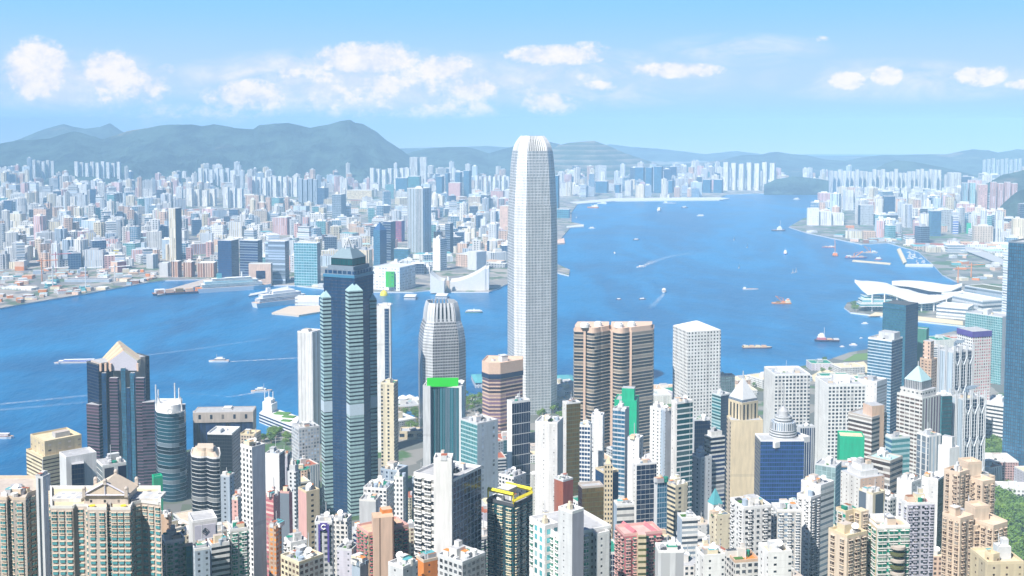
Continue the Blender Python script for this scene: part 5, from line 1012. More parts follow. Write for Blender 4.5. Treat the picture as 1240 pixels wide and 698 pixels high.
for i, (x0, x1, y0, y1, lb) in enumerate(((769, 781, 203, 219, 'big blue glass block, first of three below the terraced quarry hill'), (782, 791, 203, 221, 'big blue glass block, middle of three below the terraced quarry hill'), (792, 803, 202, 218, 'big blue glass block, last of three below the terraced quarry hill'), (721, 737, 220, 234, 'blue cube on the far shore behind the airfield strip'), (745, 752, 224, 235, 'small blue cube beside the blue cube on the far shore'), (851, 862, 218, 233, 'twin-part blue block on the far shore, left of the wooded headland'), (864, 876, 218, 233, 'blue block with white front, near the wooded headland'), (809, 816, 219, 234, 'slim blue block on the far shore, midway along the airfield strip'))):
    K(*OB, 'the big blue blocks on the far shore', lb, (x0, x1 - 2, x1, y0, y1, 6850), 'C blue sky 12 9 .9 .9', 'X navy navy')
K(*OT, 'the tall blue tower by the bend', 'tall plain blue tower, directly beside the tallest white skyscraper', (669, 676, 677.5, 213, 260, 5200), 'C sky sky 6 9 .95 .9', 'X navy navy')
K(*OB, 'the teal box by the bend', 'wide teal box on the point beside the tallest white skyscraper', (671, 689, 690.5, 254, 271, 5050), 'C aqua sky 9 9 .9 .8', asp=.3)
K(*OB, 'the blue-framed office', 'office with a thick dark blue frame round a silver front, on the far island shore', (1039, 1042, 1058, 249, 279, 4700), 'X navy navy', 'C lgrey silver 6 7 .8 .7', asp=2)
K(*OB, 'the dark blue box', 'dark blue glass box behind the blue-framed office', (1069, 1071, 1084, 238, 258, 5100), 'X navy navy', 'C blue blue 8 8 .9 .9', asp=2)
K(*OT, 'the blue-topped white tower', 'white tower with blue glass crown, between cream towers on the far island shore', (1093, 1096, 1105, 248, 284, 4600), 'X white white', 'S white blue 5 3000 .5 1')
K(*OT, 'the tall blue tower by the flyover', 'tall blue glass tower with pale top, beside the boat shelter', (1124, 1128, 1140, 256, 297, 4250), 'C sky sky', 'C royal sky 6 7 .95 .85', roof='flat', asp=1.6)
K(*OT, 'the blue ribbed tower', 'slim blue tower with white ribs, behind the boat shelter', (1152, 1154, 1161, 262, 293, 4350), 'X steel steel', 'B white royal 60 9 1 .6')
K(*OT, 'the green slim tower', 'slim green-netted tower among pale towers behind the boat shelter', (1170, 1171, 1176, 271, 294, 4350), 'X net net', 'X net net', trim='net')
for i in range(3):
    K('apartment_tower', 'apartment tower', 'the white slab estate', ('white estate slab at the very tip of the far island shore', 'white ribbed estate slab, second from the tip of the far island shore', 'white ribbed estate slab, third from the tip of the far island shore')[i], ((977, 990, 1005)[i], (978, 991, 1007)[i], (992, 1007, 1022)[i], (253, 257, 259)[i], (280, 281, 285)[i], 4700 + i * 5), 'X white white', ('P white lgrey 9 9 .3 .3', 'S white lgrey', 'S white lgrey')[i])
K(*AT, 'the white stepped pair', 'tallest white tower behind the estate slabs at the tip', (1021, 1024, 1034, 231, 262, 5500), 'X lgrey lgrey', 'S white lgrey')
for i in range(4):
    K('apartment_tower', 'apartment tower', 'the pink estate', ('pink-based white-topped estate tower, the one beside the wooded slope', 'pink-based white-topped estate tower, next to the pair beside the wooded slope', 'pink-based white-topped estate tower in the middle of the pink estate', 'pink-based white-topped estate tower nearest the teal pair')[3 - i], (1199 + i * 8.4, 1201 + i * 8.4, 1207 + i * 8.4, 221 + (i % 2) * 1.5, 255, 4900), 'X pink pink', 'S pink lav', trim='white')
for i in range(2):
    K(*AT, 'the teal pair', ('pale teal tower of the pair before the pink estate, the darker one', 'pale teal tower of the pair before the pink estate, the greener one')[i], (1164 + i * 9, 1166 + i * 9, 1172.5 + i * 9, 222, 247, 5150), 'X steel aqua', ('S bluegrey aqua', 'S palet aqua')[i])
K(*AT, 'the salmon slab', 'salmon pink slab between the teal pair and the pink estate', (1183, 1185, 1196, 224, 249, 5100), 'X peach peach', 'F pink peach')
K(*AT, 'the cream hill slab', 'pale slab standing alone against the green hill behind the far island shore', (1147, 1150, 1164, 210, 228, 6000), 'X lgrey lgrey', 'S offwhite lgrey')
for i in range(9):
    o = K('apartment_tower', 'apartment tower', 'the row of towers on the hill shoulder', 'pale blue tower in the even row high on the hill shoulder', (1190 + i * 5.4, 1191 + i * 5.4, 1194.2 + i * 5.4, 194 - (i % 3) * .7, 209, 6500), 'X paleblue paleblue', 'S paleblue bluegrey'); o['group'] = 'row of towers on the hill shoulder'
for i in range(26):
    h = rnd.uniform(-3, 2); o = K('apartment_tower', 'apartment tower', 'the long white far row', 'white tower in the long even row across the far channel', (1004 + i * 5.25, 1005.4 + i * 5.25, 1008.8 + i * 5.25, 208 + h, 228, 6550 + (i % 3) * 40), 'X lgrey lgrey', 'S white cream'); o['group'] = 'long white row across the channel'

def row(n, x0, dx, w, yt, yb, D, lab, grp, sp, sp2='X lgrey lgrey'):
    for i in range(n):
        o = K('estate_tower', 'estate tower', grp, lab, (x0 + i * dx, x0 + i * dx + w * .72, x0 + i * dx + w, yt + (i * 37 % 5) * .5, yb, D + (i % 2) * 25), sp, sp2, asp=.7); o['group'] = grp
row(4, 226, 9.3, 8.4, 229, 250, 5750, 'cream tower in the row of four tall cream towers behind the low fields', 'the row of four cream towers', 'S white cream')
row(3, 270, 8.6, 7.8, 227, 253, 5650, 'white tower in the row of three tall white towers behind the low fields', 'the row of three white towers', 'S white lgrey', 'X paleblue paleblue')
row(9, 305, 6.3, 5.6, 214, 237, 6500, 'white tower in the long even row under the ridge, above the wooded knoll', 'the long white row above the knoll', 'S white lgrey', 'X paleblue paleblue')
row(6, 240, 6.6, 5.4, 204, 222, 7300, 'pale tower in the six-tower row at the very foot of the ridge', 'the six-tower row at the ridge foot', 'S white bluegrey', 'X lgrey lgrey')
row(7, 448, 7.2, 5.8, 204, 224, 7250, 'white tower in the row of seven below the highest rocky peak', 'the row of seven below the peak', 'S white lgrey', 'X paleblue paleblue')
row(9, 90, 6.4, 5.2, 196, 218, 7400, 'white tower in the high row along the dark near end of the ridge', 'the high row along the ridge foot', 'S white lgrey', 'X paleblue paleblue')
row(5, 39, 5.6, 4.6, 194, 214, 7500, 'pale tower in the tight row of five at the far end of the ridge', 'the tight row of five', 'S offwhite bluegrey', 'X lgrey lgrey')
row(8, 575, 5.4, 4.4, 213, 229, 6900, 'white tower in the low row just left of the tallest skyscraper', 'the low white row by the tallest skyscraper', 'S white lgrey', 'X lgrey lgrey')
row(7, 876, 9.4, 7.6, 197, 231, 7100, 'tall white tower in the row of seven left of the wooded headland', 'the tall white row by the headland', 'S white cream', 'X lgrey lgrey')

# culture hall with swept wedge roof and clock tower
D_ = 2830; t_ = thing('culture_hall', 'pale windowless hall with two swept wedge roofs on the promenade', 'hall', tuple(ground(560, 352))); lo = t_.location
def wedge(px0, px1, ylo, yhi, ybase, D, depth, name, flip):
    a, b_ = at(px0, ybase, D), at(px1, ybase, D); z0 = 2.5; zl, zh = at(px0, ylo, D).z, at(px0, yhi, D).z; n = 8; mb = MB()
    f = lambda s: zl + (zh - zl) * (s ** 1.8)
    P0 = [(a.x + (b_.x - a.x) * i / n, f(i / n) if not flip else f(1 - i / n)) for i in range(n + 1)]
    for (x0, q0), (x1, q1) in zip(P0, P0[1:]):
        mb.face([(x0, D, z0), (x1, D, z0), (x1, D, q1), (x0, D, q0)]); mb.face([(x0, D, q0), (x1, D, q1), (x1, D + depth, q1), (x0, D + depth, q0)]); mb.face([(x1, D + depth, z0), (x0, D + depth, z0), (x0, D + depth, q0), (x1, D + depth, q1)])
    for x, q in (P0[0], P0[-1]): mb.face([(x, D, z0), (x, D, q), (x, D + depth, q), (x, D + depth, z0)])
    mb.build(name, [paint('offwhite')], t_, lo)
wedge(521, 538, 341, 331, 352, D_, 60, 'low_wing', True); wedge(545, 588, 342, 325, 352, D_ + 40, 70, 'swept_wing', False); wedge(586, 592, 326, 325, 352, D_ + 42, 60, 'end_block', False)
register([(at(521, 350, D_).x, D_), (at(592, 350, D_).x, D_), (at(592, 350, D_).x, D_ + 90), (at(521, 350, D_).x, D_ + 90)], 325, 356, D_, 'the swept-roofed hall')
q = ground(542.5, 355); t_ = thing('clock_tower', 'slender brick clock tower with pale cap, in front of the swept-roofed hall', 'clock tower', tuple(q)); mb = MB(); mb.box(q.x, q.y, 2, 7, 7, 30); mb.build('shaft', [paint('tan')], t_, q); mb = MB(); mb.box(q.x, q.y, 32, 5.5, 5.5, 5); mb.dome(q.x, q.y, 37, 2.7, 5, 8, 4); mb.build('cap', [paint('white')], t_, q)

# ---------------------------------------------------------------- the ordinary city, building by building
FILL = []
def fill(zone, n, px, gy, hp, wp, mix, cond=None, sep=.56, maxtry=22):
    """zone phrase, how many, photo x range, ground y range, height and width in photo pixels, mix of (weight, name, style list)"""
    got = 0; tries = 0; wts = [m_[0] for m_ in mix]
    while got < n and tries < n * maxtry:
        tries += 1
        x, y = rnd.uniform(*px), rnd.uniform(*gy); p = ground(x, y, 3.0); D = p.y; zg = hill_z(p.x, p.y)
        if zg > 45: continue
        kind = rnd.choices(mix, wts)[0]; sc = D / F
        w = rnd.uniform(*wp) * kind[3]; h = rnd.uniform(*hp) * kind[4]
        if not (inside(HK, p.x, p.y + 15) or inside(KW, p.x, p.y + 15)) or not (inside(HK, p.x, p.y) or inside(KW, p.x, p.y)): continue
        if not all(inside(HK, p.x + sx * w * sc * .6, p.y) or inside(KW, p.x + sx * w * sc * .6, p.y) for sx in (-1, 1)): continue
        r_ = w * sc * .55; bad = False; yt = project(p.x, p.y, zg + h * sc)[1]
        for hx0, hx1, hyt, hyb, hD, hcx, hcy, hr, _ in HERO:
            if (hcx - p.x) ** 2 + (hcy - p.y) ** 2 < (hr * .9 + r_) ** 2: bad = True; break
            if D < hD and x + w / 2 > hx0 and x - w / 2 < hx1 and yt < hyb - 1.5: bad = True; break
        if bad: continue
        for f in FILL:
            if (f['x'] - p.x) ** 2 + (f['y'] - p.y) ** 2 < (sep * (f['r'] + r_)) ** 2: bad = True; break
        if bad: continue
        FILL.append(dict(zg=zg, x=p.x, y=p.y, r=r_, px=x, yt=yt, yb=y, w=w * sc, h=h * sc, hp=h, wp=w, D=D, kind=kind, zone=zone, rot=rnd.uniform(-.5, .6) + math.atan2(p.x, p.y) * -.3, st=rnd.choice(kind[2]), near=False)); got += 1
WH = [('S white lgrey', 'white'), ('S white bluegrey', 'white'), ('S offwhite grey', 'off-white'), ('F white smoke', 'white'), ('S cream lgrey', 'cream'), ('S lgrey bluegrey', 'pale grey'), ('F offwhite dgrey', 'off-white'), ('S paleblue bluegrey', 'pale blue'), ('S white cream', 'white'), ('F peach brown', 'peach'), ('S pink lav', 'pink')]
MX = WH + [('F beige brown', 'beige'), ('S pink lav', 'pink'), ('F peach brown', 'peach'), ('F lgrey steel', 'pale grey'), ('S bluegrey steel', 'blue-grey'), ('F cream brown', 'cream'), ('F grey smoke', 'grey'), ('S cream beige', 'cream'), ('S peach tan', 'peach'), ('F pink brown', 'pink')]
GL = [('C lgrey sky 7 7 .85 .8', 'blue glass'), ('C steel blue 7 7 .9 .85', 'dark blue glass'), ('B white bluegrey 80 8 1 .55', 'white banded'), ('C steel navy 7 7 .9 .8', 'navy glass'), ('C palet aqua 7 7 .9 .8', 'teal glass'), ('B lgrey steel 80 8 1 .6', 'grey banded')]
LO = [('F white lgrey', 'white'), ('F lgrey dgrey', 'grey'), ('F cream brown', 'cream'), ('F peach brown', 'peach'), ('B white steel 80 8 1 .5', 'white banded'), ('F tan brown', 'tan'), ('X net net', 'green-roofed') if False else ('F offwhite steel', 'off-white')]
def mixof(a, b_, c, d): return [(a * .42, 'residential_tower', WH if a > b_ else MX, 1.1, 1.0), (a * .42, 'point_block', MX, 1.25, .85), (b_ * .7, 'housing_block', MX, 1.9, .6), (b_ * .6, 'slab_block', WH, 2.1, .75), (c, 'glass_tower', GL, 1.3, .85), (d * 1.1, 'low_building', LO, 1.8, .34)]
fill('under the long ridge at its dark near end', 87, (-6, 152), (216, 240), (14, 34), (3.6, 6.2), mixof(7, 2, 1, 1))
fill('under the long ridge at its lowest saddle', 49, (152, 235), (222, 242), (10, 24), (3.6, 6), mixof(6, 2, 1, 2))
fill('under the middle of the long ridge', 65, (235, 330), (220, 240), (12, 30), (3.8, 6.2), mixof(7, 2, 1, 1))
fill('under the highest rocky peak', 76, (330, 500), (219, 240), (10, 26), (3.6, 6), mixof(7, 2, 1, 2))
fill('on the flats below the notch in the hills', 76, (505, 622), (217, 240), (7, 20), (3.8, 7), mixof(4, 3, 2, 3))
fill('in the dense quarter behind the construction flats', 179, (-8, 200), (241, 284), (13, 33), (5, 9.5), mixof(6, 3, 2, 2))
fill('in the dense quarter behind the slim two-tone tower', 161, (200, 410), (243, 288), (10, 28), (5, 9.5), mixof(5, 4, 2, 3))
fill('in the quarter round the tall pale shouldered tower', 142, (410, 622), (240, 288), (8, 25), (5, 9), mixof(5, 4, 3, 3))
fill('in the front rank above the construction flats', 121, (-8, 205), (286, 326), (14, 36), (7, 13), mixof(4, 4, 2, 2))
fill('in the front rank above the cruise piers', 99, (205, 460), (289, 330), (12, 30), (7, 12), mixof(4, 4, 3, 3))
fill('behind the swept-roofed hall', 68, (460, 618), (288, 333), (8, 26), (7, 12), mixof(3, 4, 4, 4))
fill('on the far shore behind the airfield strip', 151, (676, 872), (222, 240), (12, 34), (4, 7.5), mixof(8, 3, 2, 2))
fill('on the far shore above the wooded headland', 95, (800, 1060), (219, 233), (8, 22), (4, 7), mixof(8, 3, 0.6, 2))
fill('on the far island shore near its tip', 117, (985, 1100), (243, 291), (14, 38), (6.5, 12), mixof(6, 3, 2, 1))
fill('on the far island shore behind the boat shelter', 227, (1095, 1246), (236, 296), (14, 38), (6.5, 12.5), mixof(6, 4, 2, 1))
fill('at the back of the boat shelter', 41, (1100, 1246), (296, 306), (3, 12), (8, 16), mixof(1, 2, 1, 6))
SH = [('X white white', 'white'), ('F white lgrey', 'white'), ('X lgrey lgrey', 'grey'), ('X cream cream', 'cream'), ('X tan tan', 'tan'), ('X rust rust', 'rust red'), ('X bluegrey bluegrey', 'blue-grey'), ('X aqua aqua', 'teal'), ('X peach peach', 'peach'), ('X orange orange', 'orange')]
SD = [(1, 'shed', SH, 1.0, 1.0)]
K('low_building', 'low building', 'the orange site block', 'orange-based white block standing on the construction flats', (18, 29, 33, 317, 331, 3260), 'X peach peach', 'X lav lav', extra=[('orange_base', 17.8, 29, 33.2, 323, -1, 'X orange orange', 'X tan tan', None, None, 1)])
K('low_building', 'low building', 'the red site block', 'red and white block at the corner of the construction flats', (134, 142, 153, 318, 333, 3220), 'X peach peach', 'X rose rose', asp=1.0)
K('low_building', 'low building', 'the yellow striped block', 'yellow and white striped block in the front rank above the construction flats', (130, 144, 147, 303, 321, 3420), 'B yellow offwhite 60 12 1 .5', 'X lgrey lgrey')
K('low_building', 'low building', 'the long dark viaduct shed', 'long dark blue-roofed shed lying along the construction flats', (78, 132, 136, 339, 347, 3020), 'X bluegrey bluegrey', asp=.2, roofc='navy')
K('low_building', 'low building', 'the long green-roofed shed', 'long green-roofed shed at the back of the construction flats', (52, 78, 90, 321, 327, 3330), 'X lgrey lgrey', asp=.5, roofc='aqua')
K('low_building', 'low building', 'the long white quay shed', 'long white shed near the sea wall of the construction flats', (2, 38, 47, 350, 356, 2870), 'F white bluegrey', asp=.3, roofc='white')
fill('on the construction flats by the water', 95, (-8, 192), (326, 368), (1.6, 4.6), (4, 13), SD, sep=.8)
fill('on the building site beside the boat shelter', 34, (1134, 1240), (306, 342), (1.6, 4.2), (4, 12), SD, sep=.8)
fill('on the quays below the cruise piers', 24, (195, 460), (337, 352), (2, 4.5), (5, 13), SD, sep=.8)
fill('along the bend behind the tallest skyscraper', 22, (600, 690), (276, 338), (2, 6), (4, 10), SD, sep=.8)
fill('on the far island quay', 26, (960, 1090), (274, 297), (1.5, 4), (5, 12), SD, sep=.8)
# ---------------------------------------------------------------- exhibition hall on its point
t_ = thing('exhibition_hall', 'white wing-roofed exhibition hall with glass walls, on the point in the harbour', 'hall', tuple(ground(1095, 380))); lo = t_.location
FE = [(1035, 341, 2600), (1043, 350, 2575), (1051, 356.5, 2562), (1060, 355, 2556), (1070, 354.5, 2552), (1080, 356.2, 2550), (1092, 361, 2548), (1104, 365.3, 2546), (1115, 367.2, 2545), (1130, 366, 2548), (1148, 361, 2556), (1166, 354, 2590)]
BE = [(1035, 340.4, 2602), (1050, 340.2, 2650), (1062, 341.2, 2665), (1074, 343, 2668), (1081, 346, 2664), (1090, 349, 2660), (1100, 350.6, 2658), (1112, 354.6, 2656), (1125, 357.2, 2652), (1140, 357, 2648), (1155, 354.6, 2630), (1166, 353.4, 2596)]
B0 = [(1080, 344.6, 2690), (1090, 345.6, 2690), (1100, 346.4, 2688), (1112, 348.6, 2684), (1125, 351.6, 2680), (1140, 353.2, 2676), (1152, 352.0, 2676), (1165, 346.5, 2700)]
B1 = [(1080, 342.4, 2712), (1090, 340.8, 2750), (1100, 340.2, 2770), (1115, 340.6, 2775), (1130, 342.2, 2770), (1145, 344.8, 2755), (1155, 346.2, 2735), (1165, 346.0, 2710)]
def shell(A, B, name, bul, mat='white'):
    a, b = [at(*q) for q in A], [at(*q) for q in B]; mb = MB(); n = 8
    rows = [[p.lerp(q, j / n) + Vector((0, 0, bul * math.sin(math.pi * j / n))) for j in range(n + 1)] for p, q in zip(a, b)]
    for i in range(len(rows) - 1):
        for j in range(n): mb.face([rows[i][j], rows[i + 1][j], rows[i + 1][j + 1], rows[i][j + 1]])
    dn = Vector((0, 0, -2.2))
    for i in range(len(rows) - 1):
        for j in range(n): mb.face([rows[i][j + 1] + dn, rows[i + 1][j + 1] + dn, rows[i + 1][j] + dn, rows[i][j] + dn])
        for j in (0, n): mb.face([rows[i][j] + dn, rows[i + 1][j] + dn, rows[i + 1][j], rows[i][j]])
    return mb.build(name, [paint(mat, .45, 0, .06)], t_, lo)
shell(FE, BE, 'wing_roof', 4.0); shell(B0, B1, 'wing_roof', 6.0)
mb = MB(); a = [at(*q) for q in B0]; b = [at(*q) for q in BE[4:]]
for p, q in zip(a[:-1], a[1:]): mb.face([(p.x, p.y + 3, p.z - 18), (q.x, q.y + 3, q.z - 18), (q.x, q.y + 3, q.z - 1), (p.x, p.y + 3, p.z - 1)])
mb.build('clerestory', [paint('navy', .2)], t_, lo)
mb = MB(); wl = [(1049, 360, 2580), (1060, 357, 2574), (1072, 357, 2570), (1084, 360, 2568), (1096, 364.6, 2566), (1108, 368.2, 2564), (1120, 369.2, 2564), (1136, 367, 2568), (1152, 362, 2580), (1161, 359, 2600)]
u = 0
for p, q in zip([at(*r) for r in wl[:-1]], [at(*r) for r in wl[1:]]):
    w = (q - p).length; mb.face([(p.x, p.y, 3), (q.x, q.y, 3), (q.x, q.y, q.z), (p.x, p.y, p.z)], 0, [(u, -p.z), (u + w, -p.z), (u + w, 0), (u, 0)]); u += w
p, q = at(*wl[0]), at(1047, 352, 2660); mb.face([(q.x, q.y, 3), (p.x, p.y, 3), (p.x, p.y, p.z), (q.x, q.y, q.z)]); mb.build('glass_wall', [facade('C lgrey sky 9 6 .9 .8')], t_, lo)
for i in range(7):
    p = at(1056 + i * 15, 372, 2553); mb = MB(); z = at(1056 + i * 15, (355, 354.6, 358, 363.5, 367.5, 366.6, 362)[i], 2553).z; mb.bar((p.x, p.y, 3), (p.x, p.y, z), 1.2); mb.build('column', [paint('white')], t_, lo)
for i, (x0, x1, y0, D) in enumerate(((1042, 1084, 368, 2546), (1044, 1080, 363, 2556), (1047, 1066, 358.5, 2566))):
    a, b = at(x0, y0, D), at(x1, y0, D); mb = MB(); mb.prism([(a.x, D), (b.x, D), (b.x, D + 30), (a.x, D + 30)], a.z - 7, a.z); mb.build('terrace_deck', [facade('B white aqua 80 7 1 .5')], t_, lo)
register([(at(1036, 380, 2550).x, 2550), (at(1165, 380, 2550).x, 2550), (at(1165, 380, 2550).x, 2760), (at(1036, 380, 2550).x, 2760)], 340, 386, 2550, 'the wing-roofed hall')
for lab, g_, sp_ in (('long stepped white annexe with glass strips, joined behind the exhibition hall', (1140, 1190, 1216, 365, 384, 2480), 'B lgrey steel 90 9 1 .5'), ('low white slab annexe in front of the exhibition hall', (1134, 1172, 1176, 374, 386, 2440), 'B white steel 90 8 1 .5'), ('broad low terrace block planted with gardens, right behind the exhibition hall', (1168, 1216, 1236, 354, 366, 2640), 'B bluegrey steel 90 9 1 .5')):
    H('annexe', 'annexe', 'the white annexe', lab, g_, sp_, roof='bare', trim='white', roofc='lgrey' if 'garden' not in lab else 'olive', asp=.5, z0=2, dp=60)

# ---------------------------------------------------------------- piers, quays, plazas
def slab(name, label, cat, pts, z0, z1, mat, kind=None, top=None):
    fp = px_poly(pts, 0)
    if sum(a[0] * b[1] - b[0] * a[1] for a, b in zip(fp, fp[1:] + fp[:1])) < 0: fp.reverse()
    mb = MB(); mb.prism(fp, z0, z1, 0, 1 if top else 0); o = mb.build(name, [mat] + ([top] if top else []), None, (fp[0][0], fp[0][1], z0))
    return tag(o, label, cat, None, kind)
CON = paint('lgrey', .9)
slab('pier', 'long concrete pier beside the white cruise ship, bare of buildings', 'pier', [(301, 360.5), (303, 357.8), (347, 349), (352, 351)], -1, 4, CON)
slab('pier', 'broad tan pier apron under the white pier hall', 'pier', [(329, 381), (350, 373), (392, 372), (392, 379), (362, 384)], -1, 4, paint('beige', .9))
slab('pier', 'barge-lined brown pier reaching out from the pink wharf blocks', 'pier', [(190, 360), (196, 355), (252, 339), (262, 343), (225, 353)], -1, 5, paint('taupe', .9))
slab('pier', 'stone finger pier beside the teal box at the bend', 'pier', [(686, 277), (686, 275), (707, 273), (707, 275.6)], -1, 4, CON)
slab('pier', 'short pink quay behind the tallest skyscraper, facing the open harbour', 'pier', [(672, 297), (672, 293), (683, 290), (684, 296)], -1, 5, paint('peach', .9))
slab('breakwater', 'sloping stone breakwater at the mouth of the boat shelter', 'breakwater', [(1086, 304), (1090, 302), (1098, 319), (1094, 321)], -2, 5, paint('sand', .95))
slab('breakwater', 'long straight breakwater closing the boat shelter', 'breakwater', [(1096, 323.5), (1097, 321.6), (1130, 322), (1130, 324)], -2, 5, paint('lgrey', .95))
slab('pontoon', 'long floating pontoon off the boat shelter', 'pontoon', [(1032, 317), (1033, 315.8), (1079, 319.6), (1078, 321)], -1, 2.5, paint('sand', .9))
slab('airfield_strip', 'long narrow disused airfield strip on the far shore', 'airfield', [(690, 246), (745, 241), (870, 240), (884, 241.5), (871, 243.4), (745, 244.6), (700, 248)], -1, 4.5, paint('lgrey', .9))
slab('lawn_ground', None, None, [(893, 475), (925, 464), (955, 462), (948, 478)], 3.2, 3.35, paint('olive', .95), 'structure')
slab('sand_ground', None, None, [(975, 462), (1000, 447), (1046, 440), (1056, 452), (1010, 470)], 3.2, 3.4, paint('sand', .95, 0, .1), 'structure')
slab('sand_ground', None, None, [(815, 486), (793, 484), (793, 471.5), (816, 471.5)], 3.2, 3.4, paint('peach', .95, 0, .1), 'structure')
slab('lawn_ground', None, None, [(1020, 440), (1036, 431), (1052, 430), (1050, 438)], 3.2, 3.45, paint((.12, .22, .05), .95), 'structure')
slab('promenade', None, None, [(1050, 385), (1070, 384.5), (1112, 390), (1166, 396), (1166, 391), (1112, 385), (1060, 380)], 3.2, 3.45, paint('sand', .95), 'structure')
slab('road', None, None, [(1140, 298), (1160, 299), (1200, 311), (1240, 330), (1240, 336), (1192, 316), (1158, 303)], 8, 9.5, paint('grey', .9), 'structure')
slab('road', None, None, [(1186, 582), (1196, 578), (1240, 556), (1240, 563), (1200, 586)], 4.5, 5.2, paint('grey', .9), 'structure')
# pool terrace
slab('terrace_ground', None, None, [(482, 520), (483, 491), (512, 488), (513, 520)], 3.2, 3.5, paint('olive', .95), 'structure')
c = ground(497, 506); mb = MB(); el = [(c.x + 13 * math.cos(a * .2618), c.y + 26 * math.sin(a * .2618)) for a in range(24)]; mb.prism([(x * 1 + (x - c.x) * .16, y + (y - c.y) * .12) for x, y in el], 3, 4.0); t_ = thing('swimming_pool', 'blue oval swimming pool among trees by the waterfront', 'pool', (c.x, c.y, 3)); mb.build('pool_edge', [paint('sand')], t_, t_.location); mb = MB(); mb.prism(el, 3.5, 4.15); mb.build('pool_water', [paint((.02, .22, .52), .08, 0, .05)], t_, t_.location)
for i, (px, py) in enumerate(((488, 487), (496, 486.5), (505, 489), (571, 489), (592, 492))):
    q = ground(px, py); t_ = thing('marquee', ('white marquee beside the swimming pool, first of three', 'white marquee beside the swimming pool, middle of three', 'white marquee beside the swimming pool, last of three', 'white marquee in the waterfront garden near the pink octagonal tower', 'white marquee directly beside the pink octagonal tower')[i], 'marquee', tuple(q), 'white marquees on the waterfront'); mb = MB(); mb.box(q.x, q.y, 3, 13, 11, 3.6); mb.build('wall', [paint('offwhite')], t_, q)
    mb = MB(); f2 = rect(q.x, q.y, 15, 13); mb.sides(f2, 6.6, 11, 0, shrink(f2, .05)); mb.build('roof', [paint('white')], t_, q)
# ferry terminal
t_ = thing('ferry_terminal', 'long white ferry terminal pier with green roof gardens and white bridge-like tower', 'terminal', tuple(ground(338, 512))); lo = t_.location
fp = px_poly([(314, 512), (324, 503), (364, 517), (356, 529)]); 
if sum(a[0] * b[1] - b[0] * a[1] for a, b in zip(fp, fp[1:] + fp[:1])) < 0: fp.reverse()
mb = MB(); mb.sides(fp, 0, 14); mb.build('wall', [facade('B white navy 60 4.5 1 .5')], t_, lo); mb = MB(); mb.cap(fp, 14); mb.build('roof', [roofmat('white')], t_, lo)
f2 = px_poly([(318, 508), (325, 504.5), (336, 508), (329, 512)]); f2 = f2 if sum(a[0] * b[1] - b[0] * a[1] for a, b in zip(f2, f2[1:] + f2[:1])) > 0 else f2[::-1]
mb = MB(); mb.prism(f2, 14, 26); mb.prism(shrink(f2, .7), 26, 31); mb.build('bridge_tower', [paint('white')], t_, lo)
for px, py in ((321, 506), (326, 508), (331, 509)): q = ground(px, py); mb = MB(); mb.bar((q.x, q.y, 26), (q.x, q.y, 42), .5); mb.build('mast', [paint('white')], t_, lo)
for px, py, w in ((342, 513, 22), (350, 517, 18), (347, 522, 14)): q = ground(px, py); mb = MB(); mb.box(q.x, q.y, 14, w, w * .6, 1.2, -.3); mb.build('roof_garden', [paint((.10, .24, .05), .95)], t_, lo)
for i, (px, py, w, dd) in enumerate(((684, 466, 34, 60), (581, 465, 22, 60))):
    q = ground(px, py); t_ = thing('pier_shed', ('teal-roofed pier shed between the tallest skyscraper and the brown twin towers', 'teal-roofed pier shed beside the pink octagonal tower')[i], 'pier shed', tuple(q)); mb = MB(); f2 = rect(q.x, q.y, w, dd, .15); mb.sides(f2, 0, 9); mb.build('wall', [facade('P lgrey steel 5 5 .6 .5')], t_, q); mb = MB(); mb.sides(shrink(f2, 1.05), 9, 13, 0, shrink(f2, .5)); mb.cap(shrink(f2, .5), 13); mb.build('roof', [paint('aqua', .6)], t_, q)
    HERO.append((px - 12, px + 12, py - 10, py + 5, q.y, q.x, q.y, 30, 'the pier shed'))

